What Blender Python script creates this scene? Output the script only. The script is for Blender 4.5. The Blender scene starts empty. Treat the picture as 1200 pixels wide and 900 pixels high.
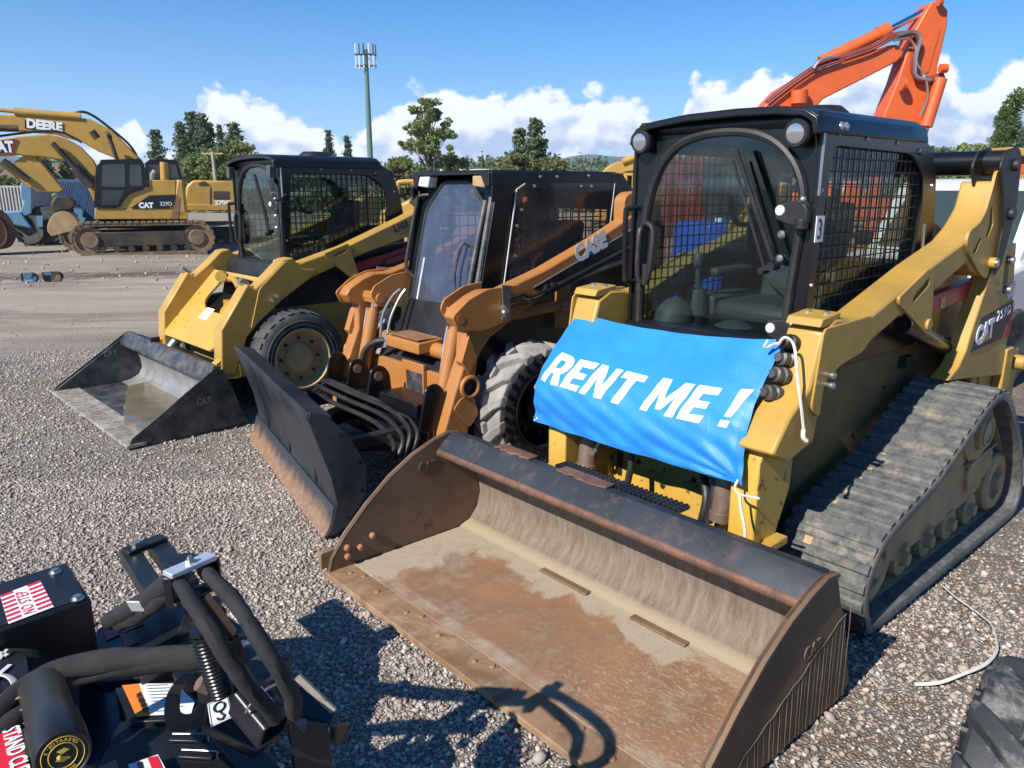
import bpy, bmesh, math, random
import numpy as np
from mathutils import Vector, Matrix, noise
from mathutils.geometry import tessellate_polygon
R = math.radians
rnd = random.Random(7)
C = bpy.context.scene.collection
scene = bpy.context.scene
CAM_H = 1.79; FPX = 901.0; PITCH = math.atan(230/901.0)

SV = None   # (depth, root, turn) of the section plane of a machine that stands turned
def at(u, v, Y=None, z=None):
    """world point seen at photo pixel (u, v) at depth Y along the ground, or at height z"""
    a = (u-600)/FPX; b = (450-v)/FPX; c, s = math.cos(PITCH), math.sin(PITCH)
    d = Vector((a, c+b*s, -s+b*c))
    if SV and Y is not None:
        Mi = Matrix.Rotation(-SV[2], 3, 'Z'); o = Mi@(Vector((0, 0, CAM_H))-SV[1]); e = Mi@d; t = ((Y-SV[0])-o.y)/e.y; p = o+e*t
        return Vector((SV[1].x+p.x, Y, p.z))
    t = Y/d.y if Y is not None else (z-CAM_H)/d.z
    return Vector((0, 0, CAM_H)) + d*t

# ------------------------------------------------------------ mesh building
class MB:
    def __init__(s): s.v = []; s.f = []; s.mi = []; s.cur = 0
    def add(s, vs, fs):
        o = len(s.v); s.v += [tuple(p) for p in vs]
        for f in fs: s.f.append([i+o for i in f]); s.mi.append(s.cur)
        return s
    def box(s, x0, x1, y0, y1, z0, z1):
        vs = [(x, y, z) for x in (x0, x1) for y in (y0, y1) for z in (z0, z1)]
        return s.add(vs, [(0,1,3,2),(4,6,7,5),(0,4,5,1),(2,3,7,6),(0,2,6,4),(1,5,7,3)])
    def obox(s, c, size, M=None):
        hx, hy, hz = [q/2 for q in size]; M = M or Matrix.Identity(3); c = Vector(c)
        vs = [c+M@Vector((x, y, z)) for x in (-hx, hx) for y in (-hy, hy) for z in (-hz, hz)]
        return s.add(vs, [(0,1,3,2),(4,6,7,5),(0,4,5,1),(2,3,7,6),(0,2,6,4),(1,5,7,3)])
    def bar(s, p0, p1, w, h, up=(0,0,1)):
        p0, p1 = Vector(p0), Vector(p1); d = p1-p0; L = d.length; d.normalize()
        x = d.cross(Vector(up))
        if x.length < 1e-4: x = d.cross(Vector((0,1,0)))
        x.normalize(); y = x.cross(d)
        M = Matrix((x, d, y)).transposed()
        return s.obox((p0+p1)/2, (w, L, h), M)
    def cyl(s, p0, p1, r0, r1=None, n=18, caps=True):
        r1 = r0 if r1 is None else r1
        p0, p1 = Vector(p0), Vector(p1); d = (p1-p0).normalized()
        x = d.orthogonal().normalized(); y = d.cross(x)
        vs = []
        for p, r in ((p0, r0), (p1, r1)):
            for i in range(n):
                a = 2*math.pi*i/n; vs.append(p+(x*math.cos(a)+y*math.sin(a))*r)
        fs = [(i, (i+1)%n, n+(i+1)%n, n+i) for i in range(n)]
        if caps: fs += [tuple(range(n))[::-1], tuple(range(n, 2*n))]
        return s.add(vs, fs)
    def lathe(s, prof, o, ax, n=32, close=False, caps=True):
        """prof: list of (radius, distance along the axis)"""
        o = Vector(o); d = Vector(ax).normalized(); x = d.orthogonal().normalized(); y = d.cross(x)
        vs = []; m = len(prof)
        for i in range(n):
            a = 2*math.pi*i/n; e = x*math.cos(a)+y*math.sin(a)
            for r, h in prof: vs.append(o+d*h+e*r)
        fs = []
        for i in range(n):
            j = (i+1)%n
            for k in range(m-1): fs.append((i*m+k, j*m+k, j*m+k+1, i*m+k+1))
            if close: fs.append((i*m+m-1, j*m+m-1, j*m, i*m))
        if not close and caps:
            if prof[0][0] > 1e-5: fs.append(tuple(i*m for i in range(n))[::-1])
            if prof[-1][0] > 1e-5: fs.append(tuple(i*m+m-1 for i in range(n)))
        return s.add(vs, fs)
    def tube(s, pts, r, n=10, smooth=0, flat=1.0):
        pts = [Vector(p) for p in pts]
        if smooth: pts = spline(pts, smooth)
        rs = r if isinstance(r, (list, tuple)) else None
        m = len(pts); vs = []; nrm = None
        for i, p in enumerate(pts):
            d = (pts[min(i+1, m-1)]-pts[max(i-1, 0)]).normalized()
            if nrm is None: nrm = d.orthogonal().normalized()
            nrm = (nrm-d*nrm.dot(d)).normalized(); b = d.cross(nrm)
            rr = r if rs is None else rs[0]+(rs[1]-rs[0])*i/(m-1)
            for k in range(n):
                a = 2*math.pi*k/n; vs.append(p+(nrm*math.cos(a)*flat+b*math.sin(a))*rr)
        fs = [(i*n+k, i*n+(k+1)%n, (i+1)*n+(k+1)%n, (i+1)*n+k) for i in range(m-1) for k in range(n)]
        fs += [tuple(range(n))[::-1], tuple(range((m-1)*n, m*n))]
        return s.add(vs, fs)
    def prism(s, poly, x0, x1, holes=(), ax='x'):
        loops = [list(poly)]+[list(h) for h in holes]
        flat = [p for l in loops for p in l]; N = len(flat)
        def P(p, x):
            if ax == 'x': return (x, p[0], p[1])
            if ax == 'y': return (p[0], x, p[1])
            return (p[0], p[1], x)
        vs = [P(p, x0) for p in flat]+[P(p, x1) for p in flat]
        fs = []
        if holes:
            tris = tessellate_polygon([[Vector((p[0], p[1], 0)) for p in l] for l in loops])
            fs += [tuple(t) for t in tris]+[tuple(i+N for i in t)[::-1] for t in tris]
        else:
            fs += [tuple(range(N)), tuple(range(N, 2*N))[::-1]]
        o = 0
        for l in loops:
            m = len(l)
            fs += [(o+i, o+(i+1)%m, N+o+(i+1)%m, N+o+i) for i in range(m)]; o += m
        return s.add(vs, fs)
    def strip(s, prof, x0, x1, th, ax='x', n=1):
        """sheet of thickness th whose section is the open polyline prof"""
        prof = [Vector((p[0], p[1])) for p in prof]; m = len(prof); off = []
        for i in range(m):
            d = (prof[min(i+1, m-1)]-prof[max(i-1, 0)]).normalized()
            off.append(prof[i]+Vector((-d.y, d.x))*th)
        vs = []
        for k in range(n+1):
            x = x0+(x1-x0)*k/n
            for p in prof+off: vs.append((x, p.x, p.y) if ax == 'x' else (p.x, x, p.y))
        M = 2*m; fs = []
        for k in range(n):
            a, b = k*M, (k+1)*M
            for i in range(m-1):
                fs += [(a+i, a+i+1, b+i+1, b+i), (a+m+i, b+m+i, b+m+i+1, a+m+i+1)]
            fs += [(a, b, b+m, a+m), (a+m-1, a+2*m-1, b+2*m-1, b+m-1)]
        for a in (0, n*M):
            for i in range(m-1): fs.append((a+i, a+m+i, a+m+i+1, a+i+1) if a == 0 else (a+i, a+i+1, a+m+i+1, a+m+i))
        return s.add(vs, fs)
    def grid(s, fn, nu, nv, th=0.0):
        P = [[Vector(fn(i/nu, j/nv)) for j in range(nv+1)] for i in range(nu+1)]
        vs = [p for r_ in P for p in r_]; W = nv+1
        fs = [(i*W+j, (i+1)*W+j, (i+1)*W+j+1, i*W+j+1) for i in range(nu) for j in range(nv)]
        if th:
            K = len(vs); back = []
            for i in range(nu+1):
                for j in range(nv+1):
                    du = P[min(i+1, nu)][j]-P[max(i-1, 0)][j]; dv = P[i][min(j+1, nv)]-P[i][max(j-1, 0)]
                    back.append(P[i][j]-du.cross(dv).normalized()*th)
            vs += back; fs += [tuple(K+q for q in f)[::-1] for f in fs[:nu*nv]]
            rim = [i*W for i in range(nu+1)]+[nu*W+j for j in range(1, W)]+[i*W+nv for i in range(nu-1, -1, -1)]+[j for j in range(nv-1, 0, -1)]
            for q in range(len(rim)):
                a, b = rim[q], rim[(q+1)%len(rim)]; fs.append((a, K+a, K+b, b))
        return s.add(vs, fs)
    def sphere(s, c, r, n=12, m=8):
        c = Vector(c); r = Vector(r) if hasattr(r, '__len__') else Vector((r, r, r)); vs = []; fs = []
        for j in range(m+1):
            t = math.pi*j/m
            for i in range(n):
                a = 2*math.pi*i/n; vs.append(c+Vector((r.x*math.sin(t)*math.cos(a), r.y*math.sin(t)*math.sin(a), r.z*math.cos(t))))
        for j in range(m):
            for i in range(n): fs.append((j*n+i, (j+1)*n+i, (j+1)*n+(i+1)%n, j*n+(i+1)%n))
        return s.add(vs, fs)
    def xf(s, fn, start=0):
        for i in range(start, len(s.v)): s.v[i] = tuple(fn(Vector(s.v[i])))
        return s

def spline(pts, k=6, closed=False):
    out = []; n = len(pts); pts = [Vector(p) for p in pts]
    rng = range(n) if closed else range(n-1)
    for i in rng:
        if closed: a, b, c_, d = pts[(i-1)%n], pts[i], pts[(i+1)%n], pts[(i+2)%n]
        else: a, b, c_, d = pts[max(i-1, 0)], pts[i], pts[i+1], pts[min(i+2, n-1)]
        for j in range(k):
            t = j/k
            out.append(0.5*((2*b)+(c_-a)*t+(2*a-5*b+4*c_-d)*t*t+(-a+3*b-3*c_+d)*t**3))
    if not closed: out.append(pts[-1])
    return out

def rounded(poly, r, k=4):
    """round the corners of a 2D polygon"""
    out = []; n = len(poly)
    for i in range(n):
        p = Vector(poly[i][:2]); a = Vector(poly[i-1][:2]); b = Vector(poly[(i+1)%n][:2])
        rr = poly[i][2] if len(poly[i]) > 2 else r
        da, db = (a-p), (b-p); q = min(rr, da.length*.45, db.length*.45)
        s0 = p+da.normalized()*q; s1 = p+db.normalized()*q
        for j in range(k+1):
            t = j/k; out.append(tuple((s0*(1-t)**2+p*2*t*(1-t)+s1*t*t)))
    return out

def circle2(cx, cy, r, n=16, ry=None): return [(cx+r*math.cos(2*math.pi*i/n), cy+(ry or r)*math.sin(2*math.pi*i/n)) for i in range(n)]

SPLIT = {'panel_edge': 0, 'pivot_pin': 0, 'track_window': 0, 'edge_bolts': 'edge_bolt', 'plate_bolt': 0, 'wear_bar': 0, 'door_hinge': 0, 'hinge_cap': 0, 'door_bolt': 0, 'panel_rivet': 0, 'panel_bolt': 0, 'lug_nuts': 'lug_nut', 'hydraulic_hose': 0, 'arm_pins': 'arm_pin', 'boom_pins': 'boom_pin', 'front_bolts': 'front_bolt', 'hood_bolt': 0, 'foot_well_cover': 0, 'marker_lamp': 0, 'steel_lines': 'steel_line', 'blade_rib': 0, 'push_frame': 0, 'end_bolt': 0, 'coupler_pin': 0, 'deck_rib': 0, 'guard_hinge': 0, 'step_bracket': 0, 'side_fitting': 0, 'boom_hoses': 'boom_hose', 'sleeved_hoses': 'sleeved_hose', 'hydraulic_hoses': 'hydraulic_hose', 'wiper': 'wiper_arm', 'hydraulic_line': 0, 'arm_foot': 0, 'decal_stripes': 'decal_stripe', 'lower_frame': 0, 'roll_frame': 0, 'cap_emblem': 0, 'door_handle': 0, 'visor': 0, 'tilt_linkage': 0, 'door_seam': 0}
def islands(mb):
    par = list(range(len(mb.v)))
    def find(a):
        while par[a] != a: par[a] = par[par[a]]; a = par[a]
        return a
    for f in mb.f:
        r0 = find(f[0])
        for i in f[1:]: par[find(i)] = r0
    groups = {}
    for f in mb.f: groups.setdefault(find(f[0]), []).append(f)
    out = []
    for fs in groups.values():
        m = MB(); idx = {}
        for f in fs:
            for i in f:
                if i not in idx: idx[i] = len(m.v); m.v.append(mb.v[i])
            m.f.append([idx[i] for i in f]); m.mi.append(0)
        out.append(m)
    return out
def part(name, mb, mats, parent=None, bev=0.0, smooth=True, recalc=True, angle=35, nosplit=False):
    if name in SPLIT and not nosplit:
        isl = islands(mb); nm = SPLIT[name] or name
        if len(isl) > 1: return [part(nm, q, mats, parent, bev, smooth, recalc, angle, True) for q in isl][0]
        name = nm
    me = bpy.data.meshes.new(name); me.from_pydata(mb.v, [], mb.f)
    mats = mats if isinstance(mats, (list, tuple)) else [mats]
    for m in mats: me.materials.append(m)
    if len(mats) > 1: me.polygons.foreach_set('material_index', mb.mi)
    me.validate(clean_customdata=False)
    if recalc:
        bm = bmesh.new(); bm.from_mesh(me); bmesh.ops.recalc_face_normals(bm, faces=bm.faces); bm.to_mesh(me); bm.free()
    if smooth:
        me.shade_smooth(); me.set_sharp_from_angle(angle=R(angle))
    o = bpy.data.objects.new(name, me); C.objects.link(o)
    if parent: o.parent = parent
    if name == 'tyre_holes': o['kind'] = 'stuff'
    if bev:
        b = o.modifiers.new('bevel', 'BEVEL'); b.width = bev; b.segments = 2; b.limit_method = 'ANGLE'; b.angle_limit = R(40)
        b.harden_normals = False
    return o

def tag(o, label, cat, group=None):
    o['label'] = label; o['category'] = cat
    if group: o['group'] = group
    return o
def struct(o): o['kind'] = 'structure'; return o
def thing(name, label, cat, loc=(0,0,0), rz=0, group=None):
    o = bpy.data.objects.new(name, None); C.objects.link(o); o.empty_display_size = .1
    o.location = loc; o.rotation_euler = (0, 0, rz); tag(o, label, cat, group); return o
def copy_tree(o, parent=None):
    c = o.copy(); C.objects.link(c)
    if parent: c.parent = parent
    for ch in list(o.children): copy_tree(ch, c)
    return c

def text(name, body, size, m, parent, o, xd, yd, bold=0.0, shear=0.0, ext=0.0015, sx=1.0, align='LEFT', space=1.0, joinmb=None):
    cu = bpy.data.curves.new(name, 'FONT'); cu.body = body; cu.size = size; cu.offset = bold; cu.shear = shear
    cu.extrude = ext; cu.align_x = align; cu.space_character = space; cu.resolution_u = 3
    to = bpy.data.objects.new('tmp', cu); C.objects.link(to)
    dg = bpy.context.evaluated_depsgraph_get(); dg.update()
    me = bpy.data.meshes.new_from_object(to.evaluated_get(dg)); bpy.data.objects.remove(to); bpy.data.curves.remove(cu)
    x = Vector(xd).normalized(); y = Vector(yd); y = (y-x*y.dot(x)).normalized(); z = x.cross(y); o = Vector(o)
    M = Matrix((x*sx, y, z)).transposed()
    for v in me.vertices: v.co = o+M@v.co
    if joinmb is not None:
        joinmb.add([v.co[:] for v in me.vertices], [tuple(p.vertices) for p in me.polygons]); bpy.data.meshes.remove(me); return None
    me.materials.clear(); me.materials.append(m)
    ob = bpy.data.objects.new(name, me); C.objects.link(ob); ob.parent = parent
    return ob

def grid_bars(mb, poly, x, sp, w, axis='x', o=(0, 0), ang=0.0, th=.006):
    """bars of a guard mesh clipped to a 2D polygon lying in a plane of constant axis"""
    ca, sa = math.cos(ang), math.sin(ang); P = [(p[0]*ca+p[1]*sa, -p[0]*sa+p[1]*ca) for p in poly]
    def back(q): return (q[0]*ca-q[1]*sa, q[0]*sa+q[1]*ca)
    for d in (0, 1):
        lo = min(p[d] for p in P); hi = max(p[d] for p in P); k = lo+sp/2
        while k < hi:
            xs = []
            for i in range(len(P)):
                a, b = P[i], P[(i+1)%len(P)]
                if (a[d]-k)*(b[d]-k) < 0:
                    t = (k-a[d])/(b[d]-a[d]); xs.append(a[1-d]+(b[1-d]-a[1-d])*t)
            xs.sort()
            for i in range(0, len(xs)-1, 2):
                q0 = (k, xs[i]) if d == 0 else (xs[i], k); q1 = (k, xs[i+1]) if d == 0 else (xs[i+1], k)
                q0, q1 = back(q0), back(q1); xo = x+(.003 if d else -.003)
                if axis == 'x': mb.bar((xo, q0[0], q0[1]), (xo, q1[0], q1[1]), w, th, up=(1,0,0))
                else: mb.bar((q0[0], xo, q0[1]), (q1[0], xo, q1[1]), w, th, up=(0,1,0))
            k += sp

# ------------------------------------------------------------ materials
def new_mat(name):
    m = bpy.data.materials.new(name); m.use_nodes = True; nt = m.node_tree
    return m, nt, nt.nodes['Principled BSDF']
def N(nt, t, **k):
    n = nt.nodes.new(t)
    for a, b in k.items():
        if a.startswith('i_'): n.inputs[a[2:]].default_value = b
        else: setattr(n, a, b)
    return n
def L(nt, a, b): nt.links.new(a, b)
def noise_n(nt, scale, detail=6, rough=.6, vec=None, dist=0.0, stretch=None):
    tc = nt.nodes.get('TC') or N(nt, 'ShaderNodeTexCoord', name='TC'); src = tc.outputs['Object']
    if stretch:
        mp = N(nt, 'ShaderNodeMapping'); mp.inputs['Scale'].default_value = stretch; L(nt, src, mp.inputs['Vector']); src = mp.outputs[0]
    n = N(nt, 'ShaderNodeTexNoise'); n.inputs['Scale'].default_value = scale; n.inputs['Detail'].default_value = detail
    n.inputs['Roughness'].default_value = rough; n.inputs['Distortion'].default_value = dist
    L(nt, src, n.inputs['Vector']); return n.outputs['Fac']
def ramp(nt, fac, lo, hi, c0=(0,0,0,1), c1=(1,1,1,1)):
    r = N(nt, 'ShaderNodeValToRGB'); e = r.color_ramp.elements
    e[0].position = lo; e[0].color = c0; e[1].position = hi; e[1].color = c1; L(nt, fac, r.inputs[0]); return r.outputs[0]
def mixc(nt, fac, a, b):
    m = N(nt, 'ShaderNodeMix', data_type='RGBA')
    if isinstance(fac, (int, float)): m.inputs[0].default_value = fac
    else: L(nt, fac, m.inputs[0])
    for s, q in ((6, a), (7, b)):
        if isinstance(q, (tuple, list)): m.inputs[s].default_value = (*q[:3], 1)
        else: L(nt, q, m.inputs[s])
    return m.outputs[2]
def bump(nt, bs, h, strength=.3, dist=.01):
    b = N(nt, 'ShaderNodeBump'); b.inputs['Strength'].default_value = strength; b.inputs['Distance'].default_value = dist
    L(nt, h, b.inputs['Height']); L(nt, b.outputs[0], bs.inputs['Normal'])

def paint(name, col, rough=.4, var=.12, dirt=None, dscale=3, dlo=.5, dhi=.75, damt=.7, chip=None, clo=.66, chi=.69, cscale=18, bmp=.08, metal=0, spec=.5, fine=60, coat=0.0):
    m, nt, bs = new_mat(name)
    dark = tuple(q*(1-var) for q in col); lite = tuple(min(1, q*(1+var)) for q in col)
    c = mixc(nt, ramp(nt, noise_n(nt, 4, 5), .35, .65), dark, lite)
    rg = None
    if dirt:
        f = ramp(nt, noise_n(nt, dscale, 9, .68), dlo, dhi, (0,0,0,1), (damt, damt, damt, 1))
        f2 = ramp(nt, noise_n(nt, fine, 4, .7), .35, .65, (.45, .45, .45, 1), (1, 1, 1, 1))
        mu = N(nt, 'ShaderNodeMath', operation='MULTIPLY'); L(nt, f, mu.inputs[0]); L(nt, f2, mu.inputs[1])
        c = mixc(nt, mu.outputs[0], c, dirt)
        ad = N(nt, 'ShaderNodeMath', operation='MULTIPLY_ADD'); L(nt, mu.outputs[0], ad.inputs[0]); ad.inputs[1].default_value = .85-rough; ad.inputs[2].default_value = rough
        L(nt, ad.outputs[0], bs.inputs['Roughness'])
    else: bs.inputs['Roughness'].default_value = rough
    if chip:
        f = ramp(nt, noise_n(nt, cscale, 8, .7), clo, chi); c = mixc(nt, f, c, chip)
    L(nt, c, bs.inputs['Base Color']); bs.inputs['Metallic'].default_value = metal
    bs.inputs['Specular IOR Level'].default_value = spec; bs.inputs['Coat Weight'].default_value = coat
    if bmp: bump(nt, bs, noise_n(nt, fine, 6, .7), bmp, .004)
    return m
def flat(name, col, rough=.5, metal=0, emit=0):
    m, nt, bs = new_mat(name); bs.inputs['Base Color'].default_value = (*col, 1); bs.inputs['Roughness'].default_value = rough
    bs.inputs['Metallic'].default_value = metal; return m
def glass(name, tint=(.7, .8, .78), rough=.02, refl=1.45, film=0.0, filmcol=(.5,.5,.5)):
    m, nt, bs = new_mat(name); nt.nodes.remove(bs); out = nt.nodes['Material Output']
    tr = N(nt, 'ShaderNodeBsdfTransparent'); tr.inputs[0].default_value = (*tint, 1)
    gl = N(nt, 'ShaderNodeBsdfGlossy'); gl.inputs['Roughness'].default_value = rough; gl.inputs[0].default_value = (.9, .95, 1, 1)
    lw = N(nt, 'ShaderNodeLayerWeight'); lw.inputs['Blend'].default_value = .5
    pw = N(nt, 'ShaderNodeMath', operation='POWER'); L(nt, lw.outputs['Facing'], pw.inputs[0]); pw.inputs[1].default_value = 4.0
    fr = N(nt, 'ShaderNodeMath', operation='MULTIPLY_ADD'); L(nt, pw.outputs[0], fr.inputs[0]); fr.inputs[1].default_value = .85; fr.inputs[2].default_value = ((refl-1)/(refl+1))**2
    mx = N(nt, 'ShaderNodeMixShader'); L(nt, fr.outputs[0], mx.inputs[0]); L(nt, tr.outputs[0], mx.inputs[1]); L(nt, gl.outputs[0], mx.inputs[2])
    sh = mx.outputs[0]
    if film:
        df = N(nt, 'ShaderNodeBsdfDiffuse'); df.inputs[0].default_value = (*filmcol, 1)
        m2 = N(nt, 'ShaderNodeMixShader')
        f = ramp(nt, noise_n(nt, 5, 8, .7, stretch=(1, 1, .35)), .3, .8, (film*.4,)*3+(1,), (film*1.4,)*3+(1,)); L(nt, f, m2.inputs[0])
        L(nt, sh, m2.inputs[1]); L(nt, df.outputs[0], m2.inputs[2]); sh = m2.outputs[0]
    L(nt, sh, out.inputs[0]); return m

YEL = (.62, .36, .055)
M = dict(
 yellow=paint('loader yellow paint', (.45, .27, .052), .38, .08, dirt=(.20, .14, .075), dscale=3.2, dlo=.42, dhi=.72, damt=.6, chip=(.16, .09, .04), clo=.71, chi=.73, bmp=.05),
 yellow2=paint('worn yellow paint', (.52, .31, .05), .42, .08, dirt=(.28, .20, .12), dscale=2.5, dlo=.45, dhi=.75, damt=.55, chip=(.17, .085, .04), clo=.60, chi=.63, cscale=16, bmp=.08),
 orange=paint('faded orange paint', (.42, .165, .040), .42, .10, dirt=(.20, .11, .05), dscale=4, dlo=.40, dhi=.70, damt=.65, chip=(.09, .045, .03), clo=.66, chi=.69, cscale=20, bmp=.08),
 darkmustard=paint('grimy lower body', (.20, .125, .035), .6, .15, dirt=(.055, .042, .028), dscale=3, dlo=.38, dhi=.65, damt=.8, bmp=.1),  # darker, browner yellow than the arms, mottled by noise
 black=paint('gloss black paint', (.006, .0065, .008), .27, .2, dirt=(.07, .065, .06), dscale=4, dlo=.5, dhi=.9, damt=.25, bmp=.03),
 cabblack=paint('satin black cab paint', (.007, .0075, .009), .30, .2, dirt=(.07, .065, .055), dscale=3, dlo=.52, dhi=.9, damt=.25, bmp=.03),
 matblack=paint('matt black steel', (.010, .010, .011), .5, .2, dirt=(.10, .085, .07), dscale=5, dlo=.45, dhi=.8, damt=.4, bmp=.1),
 trim=paint('rubber trim', (.013, .013, .013), .5, .2, dirt=(.10, .09, .08), dscale=7, dlo=.45, dhi=.8, damt=.4),
 chrome=flat('chrome rod', (.65, .66, .68), .12, 1),
 zinc=paint('zinc plated steel', (.50, .50, .48), .35, .1, metal=.9, dirt=(.2, .18, .15), damt=.4, bmp=.03),
 brownsteel=paint('oily brown cylinder', (.19, .135, .10), .4, .3, dirt=(.22, .17, .12), dscale=12, dlo=.4, dhi=.7, damt=.6, metal=.3),
 rust=paint('rusted steel', (.24, .105, .045), .7, .3, dirt=(.35, .27, .17), dscale=6, dlo=.4, dhi=.7, damt=.6, chip=(.07, .045, .03), clo=.6, chi=.7, cscale=9, bmp=.3),
 redpaint=paint('dull red paint', (.35, .02, .03), .4, .1, dirt=(.2, .1, .08), damt=.4),
 white=flat('white decal', (.8, .8, .8), .45), blackdecal=flat('black decal', (.012, .012, .014), .4),
 silver=paint('silver decal', (.55, .55, .55), .4, .1, dirt=(.3, .25, .2), damt=.3, bmp=0),
 glass=glass('tinted cab glass', (.72, .79, .78), .01, 1.5),
 rope=paint('dirty white rope', (.62, .58, .50), .9, .15, dirt=(.3, .25, .2), dscale=30, damt=.4, bmp=.4, fine=200),
 seat=paint('dark seat vinyl', (.05, .055, .055), .55, .15, dirt=(.12, .12, .1), damt=.3),
 interior=paint('cab interior plastic', (.07, .078, .075), .55, .15, dirt=(.14, .13, .11), damt=.4),
 dust=paint('dust caked steel', (.42, .29, .15), .9, .15, dirt=(.13, .095, .06), dscale=5, dlo=.45, dhi=.75, damt=.7, bmp=.4, fine=90),
 lamp=flat('lamp lens', (.42, .43, .45), .10, .7),
)
# ------------------------------------------------------------ camera, light, world
cam = bpy.data.cameras.new('camera'); co = bpy.data.objects.new('camera', cam); C.objects.link(co)
cam.sensor_width = 36; cam.lens = FPX/1200*36; cam.clip_end = 20000; cam.clip_start = .05
co.location = (0, 0, CAM_H); co.rotation_euler = (R(90)-PITCH, 0, 0); scene.camera = co
SUN_EL, SUN_AZ = R(38), math.atan2(-.701, -.714)   # azimuth measured from +y towards +x
sd = Vector((math.sin(SUN_AZ)*math.cos(SUN_EL), math.cos(SUN_AZ)*math.cos(SUN_EL), math.sin(SUN_EL)))
sl = bpy.data.lights.new('sun', 'SUN'); sl.energy = 4.6; sl.angle = R(.53); sl.color = (1, .95, .87)
so = bpy.data.objects.new('sun', sl); C.objects.link(so); so.rotation_euler = (-sd).to_track_quat('-Z', 'Y').to_euler(); so.location = (-20, -20, 30)
w = bpy.data.worlds.new('World'); scene.world = w; w.use_nodes = True; nt = w.node_tree
bg = nt.nodes['Background']; bg.inputs[1].default_value = .090
sky = N(nt, 'ShaderNodeTexSky', sky_type='NISHITA'); sky.sun_disc = False; sky.sun_elevation = SUN_EL; sky.sun_rotation = SUN_AZ
sky.altitude = 900; sky.air_density = 1.0; sky.dust_density = 0; sky.ozone_density = 6.5
tc = N(nt, 'ShaderNodeTexCoord'); nrm = N(nt, 'ShaderNodeVectorMath', operation='NORMALIZE'); L(nt, tc.outputs['Generated'], nrm.inputs[0])
sp = N(nt, 'ShaderNodeSeparateXYZ'); L(nt, nrm.outputs[0], sp.inputs[0])
az = N(nt, 'ShaderNodeMath', operation='ARCTAN2'); L(nt, sp.outputs[0], az.inputs[0]); L(nt, sp.outputs[1], az.inputs[1])
el = N(nt, 'ShaderNodeMath', operation='ARCSINE'); L(nt, sp.outputs[2], el.inputs[0])
def mth(op, a, b=None, c=None, clamp=False):
    n = N(nt, 'ShaderNodeMath', operation=op); n.use_clamp = clamp
    for i, q in enumerate((a, b, c)):
        if q is None: continue
        if isinstance(q, (int, float)): n.inputs[i].default_value = q
        else: L(nt, q, n.inputs[i])
    return n.outputs[0]
def cloud_vec(daz, dele, ysc):
    cb = N(nt, 'ShaderNodeCombineXYZ'); L(nt, mth('ADD', az.outputs[0], daz), cb.inputs[0])
    L(nt, mth('MULTIPLY', mth('ADD', el.outputs[0], dele), ysc), cb.inputs[1]); return cb.outputs[0]
def n2(vec, scale, detail, rough):
    n = N(nt, 'ShaderNodeTexNoise', noise_dimensions='2D'); n.inputs['Scale'].default_value = scale; n.inputs['Detail'].default_value = detail
    n.inputs['Roughness'].default_value = rough; L(nt, vec, n.inputs['Vector']); return n
def v2(vec, scale):
    v = N(nt, 'ShaderNodeTexVoronoi', voronoi_dimensions='2D'); v.inputs['Scale'].default_value = scale; L(nt, vec, v.inputs['Vector']); return v.outputs['Distance']
def cloud_noise(daz, dele, scale, ysc, detail, rough, off):
    cb = cloud_vec(daz+off, dele, ysc); return n2(cb, scale, detail, rough).outputs['Fac']
fc = N(nt, 'ShaderNodeFloatCurve'); cm = fc.mapping; crv = cm.curves[0]
tops = [(-4, 205), (60, 180), (110, 170), (150, 132), (185, 165), (235, 112), (275, 98), (310, 125), (350, 138), (400, 158), (440, 120), (515, 92), (560, 112), (610, 104), (700, 108), (750, 116), (790, 150), (815, 84), (850, 95), (880, 84), (930, 100), (1000, 60), (1060, 62), (1110, 62), (1140, 98), (1175, 72), (1205, 66)]
def azel(u, v):
    p = at(u, v, Y=1.0)-Vector((0, 0, CAM_H)); p.normalize(); return math.atan2(p.x, p.y), math.asin(p.z)
pts = []
for u, v in tops:
    a_, e_ = azel(u, v); pts.append((a_/1.4+.5, e_/.35))
pts = [(0, .12)]+pts+[(1, .3)]
while len(crv.points) < len(pts): crv.points.new(.5, .5)
for q, (x, y) in zip(crv.points, pts): q.location = (x, y); q.handle_type = 'AUTO'
cm.update(); L(nt, mth('ADD', mth('DIVIDE', az.outputs[0], 1.4), .5, clamp=True), fc.inputs['Value'])
top = mth('MULTIPLY', fc.outputs[0], .35)
def dens(daz, dele, fine=True):
    cb = cloud_vec(daz+3.1, dele, 1.25)
    n = n2(cb, 9, 8 if fine else 3, .64)
    wv = N(nt, 'ShaderNodeVectorMath', operation='MULTIPLY_ADD'); L(nt, n.outputs['Color'], wv.inputs[0]); wv.inputs[1].default_value = (.035, .035, 0); L(nt, cb, wv.inputs[2])
    b1 = v2(wv.outputs[0], 26); b2 = v2(wv.outputs[0], 62)
    bill = mth('ADD', mth('MULTIPLY', b1, -.24), mth('MULTIPLY', b2, -.09))
    below = mth('SUBTRACT', top, mth('ADD', el.outputs[0], dele))
    edge = mth('MINIMUM', mth('MULTIPLY', below, 11.0), mth('ADD', mth('MULTIPLY', mth('ADD', el.outputs[0], dele), 2.6), .07))
    return mth('ADD', mth('ADD', mth('ADD', n.outputs['Fac'], bill), edge), -.40)
d0 = dens(0, 0); d1 = dens(-.006, .012); d2 = dens(-.014, .030, False)
mask = N(nt, 'ShaderNodeMapRange', interpolation_type='SMOOTHSTEP'); mask.inputs[1].default_value = -.02; mask.inputs[2].default_value = .12; L(nt, d0, mask.inputs[0])
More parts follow.
